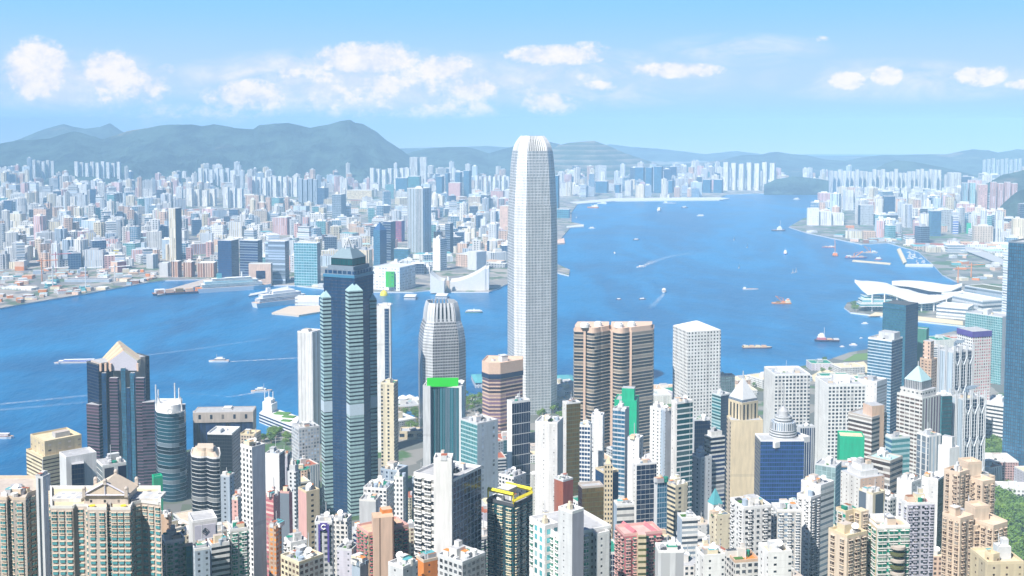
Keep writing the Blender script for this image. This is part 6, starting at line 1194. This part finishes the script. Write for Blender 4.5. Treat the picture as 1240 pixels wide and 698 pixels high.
# ---------------------------------------------------------------- vessels
def vessel(name, cat, label, px, py, L, head, hull='white', decks=(), beam=.22, free=.07, deck='tan', mast=0, funnel=None, boom=0, group=None, cargo=None, sail=0):
    q = ground(px, py); t_ = thing(name, label, cat, (q.x, q.y, 0), group); t_.rotation_euler[2] = R(head); B, Hh = L * beam, L * free
    me = []
    def put(mb, nm, mats): o = mb.build(nm, mats); o.parent = t_; return o
    pl = [(-L / 2, -B / 2), (L * .25, -B / 2), (L * .42, -B * .28), (L / 2, 0), (L * .42, B * .28), (L * .25, B / 2), (-L / 2, B / 2)]
    mb = MB(); mb.sides([(x * .96, y * .82) for x, y in pl], -.5, Hh, 0, pl); mb.cap(pl, Hh, 1); put(mb, 'hull', [paint(hull, .5), paint(deck, .8)])
    z = Hh
    for (x0, x1, w, h, c) in decks:
        mb = MB(); mb.prism([(x0 * L, -w * B / 2), (x1 * L, -w * B / 2), (x1 * L, w * B / 2), (x0 * L, w * B / 2)], z, z + h * L, 0, 1); put(mb, 'deckhouse', [facade(c) if ' ' in c else paint(c), paint('white')]); z += h * L
    if funnel: mb = MB(); mb.box(funnel[0] * L, 0, z, L * .06, B * .3, L * .06); put(mb, 'funnel', [paint(funnel[1])])
    if mast: mb = MB(); mb.bar((L * .1, 0, Hh), (L * .1, 0, mast * L), max(.25, L * .008)); put(mb, 'mast', [paint('lgrey')])
    if boom: mb = MB(); mb.bar((-L * .1, 0, Hh), (L * .3, 0, boom * L), L * .012); mb.bar((-L * .1, 0, Hh), (-L * .1, 0, boom * L * .7), L * .014); mb.bar((-L * .1, 0, boom * L * .7), (L * .3, 0, boom * L), L * .006); put(mb, 'crane_boom', [paint('orange')])
    if cargo:
        for i, c in enumerate(cargo): mb = MB(); mb.box(-L * .38 + i * L * .8 / len(cargo), 0, Hh, L * .6 / len(cargo), B * .7, L * .05); put(mb, 'deck_cargo', [paint(c)])
    if sail: mb = MB(); mb.face([(-L * .3, .2, Hh + 1), (L * .08, .2, Hh + 1), (L * .08, .2, sail * L)]); mb.face([(L * .08, -.1, sail * L), (L * .08, -.1, Hh + 1), (-L * .3, -.1, Hh + 1)]); mb.face([(L * .12, .2, Hh + 1), (L * .45, .2, Hh + 1), (L * .12, .2, sail * L * .8)]); put(mb, 'sail', [paint('white')])
    return t_
FER = [(-.42, .34, .86, .035, 'B white navy 60 2.2 1 .5'), (-.36, .22, .7, .03, 'B white smoke 60 2 1 .5')]
vessel('cruise_ship', 'cruise ship', 'long white cruise ship moored stern-out by the square-hole building', 284, 352, 190, 26, 'white', [(-.44, .36, .92, .05, 'B white teal 60 3 1 .5'), (-.40, .30, .84, .04, 'B white aqua 60 3 1 .5'), (-.3, .22, .7, .03, 'B white teal 60 3 1 .5')], .15, .06, funnel=(-.2, 'aqua'), mast=.25)
vessel('cruise_ship', 'cruise ship', 'white cruise ship with tall superstructure, moored alongside the brown pier', 342, 369, 150, 42, 'white', [(-.44, .38, .9, .06, 'B white navy 60 3 1 .45'), (-.38, .30, .8, .05, 'B white steel 60 3 1 .45'), (-.2, .2, .7, .04, 'white')], .17, .08, funnel=(-.25, 'white'), mast=.3)
H('pier_hall', 'pier hall', 'the white pier hall', 'white pier hall with flat roofs on the brown pier apron', (357, 386, 389, 361, 379, 2640), 'B white lgrey 60 8 1 .4', roof='bare', trim='white', roofc='white', asp=.5, z0=2)
vessel('barge', 'barge', 'long orange-cargo work barge alongside the brown pier', 222, 356, 150, 24, 'navy', [(-.46, -.3, .7, .06, 'white')], .14, .04, 'rust', cargo=['orange', 'tan', 'gold', 'tan', 'orange'])
vessel('ferry', 'ferry', 'low blue-topped ferry passing behind the gabled dark tower', 96, 440, 88, 186, 'white', [(-.40, .40, .8, .03, 'B white royal 60 2.2 1 .5'), (-.3, .3, .6, .02, 'royal')], .16, .03)
vessel('motor_yacht', 'yacht', 'white motor yacht with a long foam wake, left of the plain white slab', 265, 438.5, 36, 184, 'white', [(-.3, .2, .8, .08, 'B white navy 60 2 1 .5'), (-.2, .08, .6, .07, 'white')], .24, .09, mast=.4)
vessel('motor_yacht', 'yacht', 'white motor yacht heading for the plain white slab', 317, 475, 34, 14, 'white', [(-.3, .2, .8, .07, 'B white navy 60 2 1 .5'), (-.2, .05, .6, .07, 'white')], .24, .09, mast=.4)
vessel('ferry', 'ferry', 'white and red ferry cut by the picture edge', 2, 531, 34, 0, 'white', [(-.4, .3, .8, .1, 'B white rose 60 2 1 .4')], .26, .1)
vessel('speedboat', 'speedboat', 'white speedboat throwing a broad fan of foam in mid-harbour', 776, 324, 30, 205, 'white', [(-.3, .15, .8, .1, 'white')], .28, .09)
vessel('ferry', 'ferry', 'white catamaran running towards the viewer in mid-harbour', 804, 354, 26, 265, 'white', [(-.4, .3, .9, .14, 'B white navy 60 2 1 .4'), (-.3, .1, .6, .1, 'white')], .42, .12)
for px, py, L, hd, lb in ((770, 291, 26, 200, 'dark-hulled launch alone in mid-harbour, above the foam fan'), (744, 307, 18, 90, 'tiny white boat near the tallest skyscraper'), (749, 363, 14, 180, 'tiny dark boat above the brown twin towers'), (778, 363, 18, 10, 'small dark tug trailing a thin wake above the twin towers'), (717, 277, 30, 0, 'small white launch off the stone finger pier'), (698, 264, 16, 90, 'small white boat off the teal box'), (829, 252, 34, 0, 'dark low boat near the airfield strip')):
    vessel('launch', 'launch', lb, px, py, L, hd, 'white' if 'white' in lb else 'navy', [(-.3, .2, .7, .12, 'white')], .28, .1, mast=.35)
vessel('barge', 'barge', 'flat empty barge in mid-harbour, left of the orange dredger', 909, 351, 42, 0, 'lgrey', [(-.44, -.3, .7, .1, 'white')], .2, .06)
vessel('cargo_ship', 'cargo ship', 'white and orange ship anchored below the terraced quarry hill', 718, 252, 60, 160, 'orange', [(-.44, .1, .8, .1, 'white'), (-.4, -.1, .6, .08, 'white')], .22, .1, mast=.4)
vessel('cargo_ship', 'cargo ship', 'smaller white ship behind the white and orange ship', 729, 247, 54, 160, 'white', [(-.44, .1, .8, .08, 'white')], .2, .08)
vessel('cargo_ship', 'cargo ship', 'tall white ship bow-on before the airfield strip', 798, 256, 52, 250, 'white', [(-.4, .2, .9, .14, 'white'), (-.3, .05, .7, .12, 'white')], .3, .1, mast=.6)
vessel('cargo_ship', 'cargo ship', 'long low white ship alongside the airfield strip', 811, 246.5, 70, 0, 'white', [(-.4, -.2, .8, .08, 'white')], .16, .06)
vessel('ferry', 'ferry', 'white ferry crossing below the far airfield strip', 848, 262, 32, 180, 'white', [(-.4, .3, .9, .12, 'white')], .3, .1)
vessel('tugboat', 'tug', 'dark tug with tall mast off the tip of the far island shore', 943, 280, 58, 10, 'navy', [(-.1, .2, .7, .16, 'white'), (0, .14, .5, .1, 'white')], .26, .08, mast=.75)
vessel('launch', 'launch', 'white boat alone near the far channel shore', 965, 242, 40, 0, 'white', [(-.3, .2, .7, .12, 'white')], .3, .12, mast=.4)
vessel('tugboat', 'tug', 'white-topped blue tug in open water off the boat shelter', 951, 308, 28, 250, 'royal', [(-.3, .2, .8, .22, 'white'), (-.1, .1, .6, .14, 'white')], .4, .12, mast=.7)
vessel('crane_barge', 'crane barge', 'orange crane barge standing tall off the far island quay', 1011, 310, 34, 80, 'rust', [(-.3, .1, .8, .2, 'orange')], .5, .1, 'orange', boom=1.6, mast=1.1)
vessel('barge', 'barge', 'pink and red barge beside the orange crane barge', 1003, 300, 44, 170, 'rose', [(-.4, -.1, .7, .08, 'white')], .24, .06, cargo=['tan', 'peach', 'tan'])
vessel('barge', 'barge', 'purple-hulled work barge with deckhouse off the boat shelter', 1037, 313, 74, 8, 'purple', [(-.44, -.26, .7, .08, 'white')], .18, .05, cargo=['rose', 'tan', 'bluegrey', 'tan'], boom=.3)
vessel('barge', 'barge', 'grey work barge with cranes nearest the far island quay', 1052, 307, 52, 175, 'grey', [(-.4, -.2, .7, .1, 'white')], .22, .06, boom=.45, cargo=['grey', 'tan'])
vessel('tugboat', 'tug', 'small red tug beside the long floating pontoon', 1064, 315, 24, 0, 'rose', [(-.3, .2, .8, .2, 'white')], .34, .14, mast=.6)
vessel('dredger', 'dredger', 'orange dredger with a boom in the harbour, left of the wing-roofed hall', 946, 368, 46, 175, 'orange', [(-.45, -.2, .8, .12, 'sand'), (-.4, -.28, .5, .08, 'orange')], .26, .07, 'tan', boom=.4, cargo=['tan', 'orange', 'gold'])
vessel('tugboat', 'salvage ship', 'large dark-hulled salvage ship with red and white deckhouse and tall mast', 1001, 414, 48, 176, 'navy', [(.05, .38, .8, .10, 'rose'), (.1, .34, .6, .10, 'white'), (.14, .28, .5, .06, 'white')], .24, .09, 'rust', mast=.6, cargo=['lgrey', 'tan', 'grey'])
vessel('barge', 'barge', 'long brown sand barge nearest the white grid towers', 917, 422, 58, 2, 'mauve', [(-.48, -.38, .6, .06, 'gold')], .2, .05, 'sand', cargo=['sand', 'tan', 'sand', 'tan'])
for px, py, L, hd, lb in ((1020, 420.5, 10, 0, 'small white launch nearest the sand lot'), (1033, 418.5, 15, 170, 'larger white launch beside the salvage ship'), (1047, 392.5, 14, 180, 'small white launch below the wing-roofed hall'), (1043, 410, 8, 20, 'tiny grey boat left of the banded blue glass tower')):
    vessel('launch', 'launch', lb, px, py, L, hd, 'white', [(-.3, .2, .7, .14, 'white')], .3, .12)
for px, py in ((960, 331), (964, 330)): vessel('sailboat', 'sailboat', 'white sailboat of the pair sailing off the wing-roofed hall', px, py, 12, 40, 'white', [(-.2, .1, .5, .06, 'white')], .28, .08, group='pair of sailboats', sail=1.3)
for px, py in ((889, 291), (895, 325), (905, 300)): vessel('sailboat', 'sailboat', 'lone white sailboat scattered in the open harbour', px, py, 13, 60, 'white', [(-.2, .1, .5, .06, 'white')], .28, .08, group='scattered white sailboats', sail=1.4)
vessel('ferry', 'ferry', 'white and green ferry crossing between the grey fin-topped skyscraper and the tallest one', 574, 379, 40, 2, 'jade', [(-.46, .46, .9, .07, 'B white navy 60 2 1 .5'), (-.36, .36, .7, .05, 'white')], .22, .05, funnel=(0, 'white'))
for i, (px, py) in enumerate(((497, 362), (535, 361))):
    H('ferry_pier', 'ferry pier', 'the ferry piers', ('white twin-roofed ferry pier, the one nearer the teal skyscraper', 'white twin-roofed ferry pier, the one nearer the clock tower')[i], (px - 8, px + 6, px + 8, py - 2.4, py + 2, None), 'B white steel 60 5 1 .5', roof='pyr 3 white 1.0', z0=0, asp=1.5, base=None)
vessel('launch', 'launch', 'small white launch below the round yellow float', 472, 369, 16, 0, 'white', [(-.3, .2, .7, .14, 'white')], .3, .12)
q = ground(465, 358); t_ = thing('inflatable_float', 'huge round yellow inflatable float moored before the white harbour block', 'float', (q.x, q.y, 0)); mb = MB(); mb.dome(0, 0, 0, 10, 13, 18, 7); o = mb.build('float_body', [paint('yellow', .4, 0, .05)], smooth=True); o.parent = t_; mb = MB(); mb.cyl(0, 0, 12.7, 1.2, 1.4, 10); o = mb.build('valve_cap', [paint('orange')]); o.parent = t_
for i in range(64):
    x, y = rnd.uniform(1100, 1133), rnd.uniform(305, 321)
    p = ground(x, y)
    if x < 1086 + (y - 303) * .75 + 6 or inside(HK, p.x, p.y) or inside(HK, p.x + 12, p.y): continue
    vessel('moored_yacht', 'yacht', 'small white yacht moored in the crowded boat shelter', x, y, rnd.uniform(9, 17), rnd.uniform(0, 360), rnd.choice(['white', 'white', 'offwhite']), [(-.3, .15, .7, .12, rnd.choice(['white', 'lgrey']))], .3, .12, mast=rnd.choice([0, .9, 1.1]), group='white yachts in the boat shelter')
# wakes
m, k, b = new_mat('foam'); b.inputs['Base Color'].default_value = (.85, .88, .9, 1); b.inputs['Roughness'].default_value = .9
uv = k.new('ShaderNodeUVMap'); sp = k.new('ShaderNodeSeparateXYZ'); k.l.new(uv.outputs[0], sp.inputs[0]); tc = k.new('ShaderNodeTexCoord')
nz = k.noise(tc.outputs['Object'], .16, 5.0, .7)
edge = k.m('SUBTRACT', 1.0, k.m('POWER', k.m('ABSOLUTE', k.m('SUBTRACT', k.m('MULTIPLY', sp.outputs[1], 2.0), 1.0)), 1.5))
k.l.new(k.m('MULTIPLY', k.m('MULTIPLY', k.ramp(nz, .34, .72), edge), sp.outputs[0], clamp=True), b.inputs['Alpha'])
def wake(pts, w0, w1, s0, s1, label=None):
    P_ = [ground(x, y, 0.3) for x, y in pts]; mb = MB(); n = len(P_)
    L_ = []
    for i, p in enumerate(P_):
        d = (P_[min(i + 1, n - 1)] - P_[max(i - 1, 0)]).normalized(); s = Vector((-d.y, d.x, 0)); w = w0 + (w1 - w0) * i / (n - 1); L_.append((p - s * w / 2, p + s * w / 2, s0 + (s1 - s0) * i / (n - 1)))
    for (a0, b0, u0), (a1, b1, u1) in zip(L_, L_[1:]): mb.face([a0, b0, b1, a1], 0, [(u0, 0), (u0, 1), (u1, 1), (u1, 0)])
    tag(mb.build('wake_foam', m), kind='stuff')
def line(a, b, n=12, bend=0): return [(a[0] + (b[0] - a[0]) * i / n, a[1] + (b[1] - a[1]) * i / n + bend * math.sin(math.pi * i / n)) for i in range(n + 1)]
wake(line((275, 438.3), (362, 433.5)), 7, 16, 1.0, .35); wake(line((308, 476), (276, 481)), 7, 12, .9, .3); wake(line((276, 480.5), (200, 474)), 5, 9, .2, .05); wake(line((780, 322), (793, 316)), 14, 44, 1.0, .35); wake(line((793, 316), (860, 306), bend=-3), 30, 50, .3, .02)
wake(line((118, 437), (330, 409), bend=1.5), 10, 22, .34, .1); wake(line((-4, 490), (106, 479)), 12, 16, .55, .3); wake(line((-4, 497), (106, 487)), 16, 20, .3, .12); wake(line((804, 356), (786, 375)), 10, 26, .6, .05); wake(line((752, 362), (775, 364)), 4, 6, .5, .2); wake(line((1038, 318), (1085, 321)), 4, 6, .3, .1); wake(line((555, 380), (530, 379)), 6, 8, .4, .1)

# tower cranes on the flats
for i, (px, py, h, c) in enumerate(((51, 341, 62, 'orange'), (64, 349, 58, 'white'), (104, 352, 64, 'white'), (68, 331, 60, 'rose'), (139, 341, 46, 'white'), (1160, 343, 44, 'orange'), (1176, 336, 40, 'orange'))):
    q = ground(px, py, 3); t_ = thing('tower_crane', ('orange tower crane nearest the orange site block', 'white tower crane left of the maroon hut on the flats', 'tallest white tower crane by the sea wall of the flats', 'red tower crane at the back of the construction flats', 'white tower crane before the red site block', 'orange crane at the water edge beside the boat shelter', 'orange crane behind the one at the water edge')[i], 'tower crane', tuple(q))
    mb = MB(); mb.bar((q.x, q.y, 3), (q.x, q.y, 3 + h), 1.1); mb.build('tower', [paint(c)], t_, q); mb = MB(); mb.bar((q.x - 14, q.y, h - 4), (q.x + 40, q.y + 10, h - 2), .8); mb.build('jib', [paint(c)], t_, q); mb = MB(); mb.box(q.x - 12, q.y, h - 8, 5, 4, 4); mb.build('counterweight', [paint('grey')], t_, q)

# near side: the ordinary towers between the ones already placed
NW = [('R white smoke', 'white'), ('R offwhite smoke', 'off-white'), ('N white dgrey', 'white'), ('R cream brown', 'cream'), ('P white smoke', 'white'), ('R lgrey dgrey', 'pale grey'), ('N offwhite grey', 'off-white'), ('R beige brown', 'beige'), ('P peach brown', 'peach'), ('R pink brown', 'pink'), ('N lav dgrey', 'lavender'), ('P bluegrey dgrey', 'blue-grey'), ('R tan jade', 'tan')]
NG = [('C white navy', 'navy glass'), ('C lgrey sky', 'blue glass'), ('B white smoke', 'white banded'), ('B lgrey navy', 'grey banded'), ('C steel teal', 'teal glass'), ('V white steel 3 200 .5 1', 'white ribbed'), ('Q white smoke', 'white gridded'), ('B beige brown', 'beige banded')]
def nfill(n, px, dd, hm, wm, mix):
    got = tries = 0
    while got < n and tries < n * 30:
        tries += 1
        D = rnd.uniform(*dd); x = rnd.uniform(*px); gz = hz(D); sx = ray(x, 500); X = sx[0] / sx[1] * D
        if D > 1330 and not (inside(HK, X, D + 25) and inside(HK, X - 18, D + 12) and inside(HK, X + 18, D + 12)): continue
        kind = rnd.choices(mix, [m_[0] for m_ in mix])[0]
        w = rnd.uniform(*wm) * kind[3]; h = rnd.uniform(*hm) * kind[4]; pw = w / D * F; r_ = w * .6
        yt = project(X, D, gz + h)[1]; bad = False
        for hx0, hx1, hyt, hyb, hD, hcx, hcy, hr, _ in HERO:
            if (hcx - X) ** 2 + (hcy - D) ** 2 < (hr * .62 + r_) ** 2: bad = True; break
            if D < hD and x + pw * .6 > hx0 and x - pw * .6 < hx1 and yt < hyb - (9 if D > 640 else 1): bad = True; break
        if bad: continue
        for f in FILL:
            if (f['x'] - X) ** 2 + (f['y'] - D) ** 2 < (.62 * (f['r'] + r_)) ** 2: bad = True; break
        if bad: continue
        FILL.append(dict(x=X, y=D, r=r_, px=x, yt=yt, yb=900, w=w, h=h, hp=h / D * F, wp=pw, D=D, kind=kind, zone='', rot=rnd.uniform(.15, .7) - math.atan2(X, D) * .5, st=rnd.choice(kind[2]), near=True)); got += 1
HERO.append((1203, 1260, 570, 702, 1250, 9e5, 9e5, 1, 'the park'))
NM = [(8, 'apartment_tower', NW, .75, 1.05), (3, 'office_tower', NG, 1.15, .95), (2, 'low_building', NW, 1.3, .5)]
nfill(150, (-10, 1250), (480, 700), (35, 85), (13, 24), NM)
nfill(300, (-10, 1250), (700, 1000), (30, 90), (13, 26), NM)
nfill(150, (180, 1250), (1000, 1350), (20, 60), (20, 36), NM)
nfill(70, (450, 1250), (1340, 2300), (8, 26), (24, 44), [(1, 'office_tower', NG, 1.0, 1.3), (3, 'low_building', NW, 1.3, .6)])

# what is wholly hidden is left out: a coarse painter's pass, far to near, over the photo's frame
W_, H_ = 1240, 698
own = np.full((H_, W_), -1, np.int32); items = []
for h in HERO[:-1]: items.append((h[4], h[0], h[1], h[2], 900, None))
for i, f in enumerate(FILL): items.append((f['D'], f['px'] - f['wp'] * .5, f['px'] + f['wp'] * .5, f['yt'], f['yb'], i))
for D, x0, x1, y0, y1, i in sorted(items, key=lambda q: -q[0]):
    a, b_, c, d = max(0, int(x0)), min(W_, int(x1 + 1)), max(0, int(y0)), min(H_, int(y1 + 1))
    if b_ > a and d > c: own[c:d, a:b_] = -2 if i is None else i
ids, cnt = np.unique(own[own >= 0], return_counts=True); vis = dict(zip(ids.tolist(), cnt.tolist()))
for i, f in enumerate(FILL): f['vis'] = vis.get(i, 0)
FILL = [f for f in FILL if f['vis'] >= (45 if f['near'] else 9)]

# words that single each out: colour and kind, where it stands, and what sets it apart among the like
def near_ref(f):
    best, bd = None, 1e9
    for hx0, hx1, hyt, hyb, hD, hcx, hcy, hr, ref in HERO:
        if hcx > 8e5: continue
        d = abs((hx0 + hx1) / 2 - f['px']) + abs(max(hyt, 0) - f['yt']) * .35 + abs(hD - f['D']) * .05
        if d < bd: bd, best = d, (ref, hD, (hx0 + hx1) / 2)
    ref, hD, hx = best
    rel = 'in front of' if f['D'] < hD - 40 else 'behind' if f['D'] > hD + 40 else 'beside'
    return f'{rel} {ref}'
KW_ = dict(residential_tower='residential tower', point_block='point block', slab_block='slab block', glass_tower='glass tower', shed='shed', apartment_tower='apartment tower', housing_block='housing block', office_tower='office tower', low_building='low building')
groups = {}
for f in FILL:
    f['where'] = near_ref(f) if f['near'] else f['zone']
    f['look'] = f"{f['st'][1]} {KW_[f['kind'][1]]}".replace('glass glass', 'glass')
    groups.setdefault((f['look'], f['where']), []).append(f)
for (look, where), v in groups.items():
    if len(v) == 1: v[0]['label'] = f'{look} {where}'; continue
    rest = list(v)
    for word, key in (('tallest', lambda f: f['yt']), ('broadest', lambda f: -f['wp']), ('lowest', lambda f: f['hp']), ('slimmest', lambda f: f['wp']), ('nearest', lambda f: f['D']), ('farthest', lambda f: -f['D']), ('leftmost', lambda f: f['px']), ('rightmost', lambda f: -f['px'])):
        if not rest or (len(v) == 2 and len(rest) == 0): break
        if word in ('lowest', 'slimmest') and len(v) < 3: continue
        b = min(rest, key=key); b['label'] = f'{word} {look} {where}'; rest.remove(b)
    for f in rest: f['label'] = f'middling {look} {where}'
    for f in v: f['group'] = f'{look}s {where}'
def project_z(X, Y):
    d = ray(620, 708); return HC + d[2] / d[1] * Y
def plus(w, d, k=.24):
    a, b_ = w / 2, d / 2; p, q = a * (1 - 2 * k), b_ * (1 - 2 * k)
    return [(-p, -b_), (p, -b_), (p, -q), (a, -q), (a, q), (p, q), (p, b_), (-p, b_), (-p, q), (-a, q), (-a, -q), (-p, -q)]
def place(fp, x, y, r_):
    c, s = math.cos(r_), math.sin(r_); return [(x + p[0] * c - p[1] * s, y + p[0] * s + p[1] * c) for p in fp]
for f in FILL:
    X, Y, w, r_ = f['x'], f['y'], f['w'], f['rot']; rg = random.Random(hash_s(f"{X:.1f}{Y:.1f}"))
    d = w * rg.uniform(.7, 1.0); nm = f['kind'][1]; fm = facade(f['st'][0])
    if f['near']:
        z0 = base_z(f['D']); z1 = hz(f['D']) + f['h']
        fp = place(plus(w, d, rg.choice((.12, .2))) if nm == 'apartment_tower' and rg.random() < .7 else rect(0, 0, w, d), X, Y, r_)
        root = thing(nm, f['label'], KW_[nm], (X, Y, z0), f.get('group')); lo = root.location
        mb = MB(); mb.sides(fp, z0, z1); mb.build('wall', [fm], root, lo)
        mb = MB(); mb.cap(fp, z1); mb.build('roof', [roofmat(rg.choice(['lgrey', 'grey', 'offwhite', 'taupe', 'beige', 'tan', 'brick', 'jade', 'sand']))], root, lo)
        if len(fp) == 4: mb = MB(); ring_wall(mb, fp, z1, 1.3, .4); mb.build('parapet', [paint('offwhite')], root, lo)
        if f['D'] < 660: put_windows(root, fp, z1, max(project_z(X, Y), z0 + 3), 3.6, 3.1, 1.7, 1.3, rg.choice(['smoke', 'jade', 'steel', 'brown', 'aqua']), rg.choice(['white', 'offwhite', 'lgrey', 'cream', 'pink']), rg.choice([.4, .6, .8]))
        clutter(root, rect(X, Y, w * .8, d * .8, r_), z1, 1, hash_s(f['label']), 'offwhite', 1.8 if f['D'] < 1000 else .9)
    else:
        z0 = 2.0 if f['zg'] < 6 else f['zg'] - 25; z1 = f['zg'] + f['h']; mb = MB()
        fp = place(plus(w, d, rg.choice((.14, .22))) if nm in ('residential_tower', 'point_block') else rect(0, 0, w, d * (1.0 if nm not in ('housing_block', 'slab_block') else .5)), X, Y, r_)
        mb.sides(fp, z0, z1, 0); mb.cap(fp, z1, 1)
        if nm not in ('low_building', 'shed'): mb.box(X + rg.uniform(-.1, .1) * w, Y, z1, w * rg.uniform(.25, .5), d * .35, rg.uniform(4, 9), r_, 1)
        o = mb.build(nm, [fm, roofmat(rg.choice(['lgrey', 'offwhite', 'white', 'grey']) if nm not in ('low_building', 'shed') else rg.choice(['lgrey', 'white', 'grey', 'tan', 'aqua', 'brick', 'palet', 'white']))], None, (X, Y, z0))
        tag(o, f['label'], KW_[nm], f.get('group'))
# ---------------------------------------------------------------- trees
m, k, b = new_mat('leaf'); oi = k.new('ShaderNodeObjectInfo'); tc = k.new('ShaderNodeTexCoord')
c1 = k.mix(k.noise(tc.outputs['Object'], .5, 3.0), (.018, .060, .010), (.13, .27, .040)); k.l.new(k.mix(k.m('MULTIPLY', oi.outputs['Random'], .85), c1, (.17, .28, .035)), b.inputs['Base Color']); b.inputs['Roughness'].default_value = .8; LEAF = m
def tree_proto(seed, h=11.0, r=5.5):
    rg = random.Random(seed); t_ = bpy.data.objects.new('tree', None); mb = MB(); mb.cyl(0, 0, 0, .45, h * .55, 7, r1=.22)
    for i in range(4): a = i * 1.6 + rg.random(); mb.bar((0, 0, h * .38), (math.cos(a) * r * .55, math.sin(a) * r * .55, h * .68), .14)
    tr = mb.build('trunk', [paint('wood')]); tr.parent = t_
    blobs = [(rg.uniform(-.5, .5) * r, rg.uniform(-.5, .5) * r, h * rg.uniform(.52, .86), r * rg.uniform(.34, .6)) for _ in range(9)]
    mb = MB()
    for _ in range(520):
        bx, by, bz, br = rg.choice(blobs); v = Vector((rg.gauss(0, 1), rg.gauss(0, 1), rg.gauss(0, 1))).normalized(); c = Vector((bx, by, bz)) + v * br * rg.uniform(.7, 1.08); c.z = bz + (c.z - bz) * .75
        u = (v + Vector((rg.uniform(-.6, .6), rg.uniform(-.6, .6), rg.uniform(-.2, .9)))).normalized(); a = u.orthogonal().normalized(); bb = u.cross(a); s = rg.uniform(.35, .75)
        mb.face([c + a * s, c + bb * s * .8, c - a * s, c - bb * s * .8])
    cr = mb.build('crown', [LEAF]); cr.parent = t_
    return t_
PRO = [tree_proto(i) for i in (3, 5, 9)]
def hit(px, py):
    lo_, hi_ = 300.0, 3000.0; d = ray(px, py)
    for _ in range(40):
        mid = (lo_ + hi_) / 2; z = HC + d[2] / d[1] * mid
        if z > hzn(d[0] / d[1] * mid, mid) if mid < 1330 else z > 3.3: lo_ = mid
        else: hi_ = mid
    return Vector((d[0] / d[1] * lo_, lo_, HC + d[2] / d[1] * lo_))
def trees(n, px, py, label, group, s=(.8, 1.3)):
    for i in range(n):
        q = hit(rnd.uniform(*px), rnd.uniform(*py))
        if any((h[5] - q.x) ** 2 + (h[6] - q.y) ** 2 < (h[7] * .75 + 2) ** 2 for h in HERO): continue
        if q.y > 1330 and not inside(HK, q.x, q.y + 4): continue
        if any((f['x'] - q.x) ** 2 + (f['y'] - q.y) ** 2 < (f['r'] + 1) ** 2 for f in FILL): continue
        k_ = rnd.uniform(*s); copy_tree(rnd.choice(PRO), q, rnd.uniform(0, 6), (k_, k_, k_ * rnd.uniform(.85, 1.15)), label, group)['category'] = 'tree'
trees(95, (1203, 1246), (604, 694), 'broad green tree in the park beside the tan brick towers', 'trees in the park by the tan towers', (1.2, 1.9))
trees(26, (1186, 1222), (536, 562), 'green tree between the low louvred office and the dark gridded giant', 'trees below the dark gridded giant', (1.0, 1.6))
trees(34, (1200, 1246), (562, 604), 'green tree beside the road above the white school block', 'trees along the park road', (.9, 1.4))
trees(22, (482, 512), (492, 522), 'tree in the garden round the swimming pool', 'trees round the swimming pool', (.8, 1.2))
trees(24, (562, 604), (482, 514), 'tree in the waterfront garden by the pink octagonal tower', 'trees in the waterfront garden', (.8, 1.2))
trees(18, (314, 358), (524, 540), 'tree in the square behind the ferry terminal', 'trees behind the ferry terminal', (.9, 1.3))
trees(16, (640, 690), (480, 512), 'tree at the foot of the tallest skyscraper', 'trees at the foot of the tallest skyscraper', (.8, 1.2))
trees(14, (1026, 1044), (365, 381), 'tree on the rounded lawn at the tip of the exhibition point', 'trees at the tip of the point', (1.0, 1.5))
trees(30, (896, 1050), (432, 470), 'small tree on the waterfront promenade by the sand lot', 'trees on the promenade', (.6, 1.0))
trees(40, (180, 1200), (560, 690), 'street tree squeezed between the apartment towers', 'street trees among the towers', (.7, 1.1))
for o in PRO:
    for c in list(o.children): bpy.data.objects.remove(c)
    bpy.data.objects.remove(o) if o.name in bpy.data.objects else None
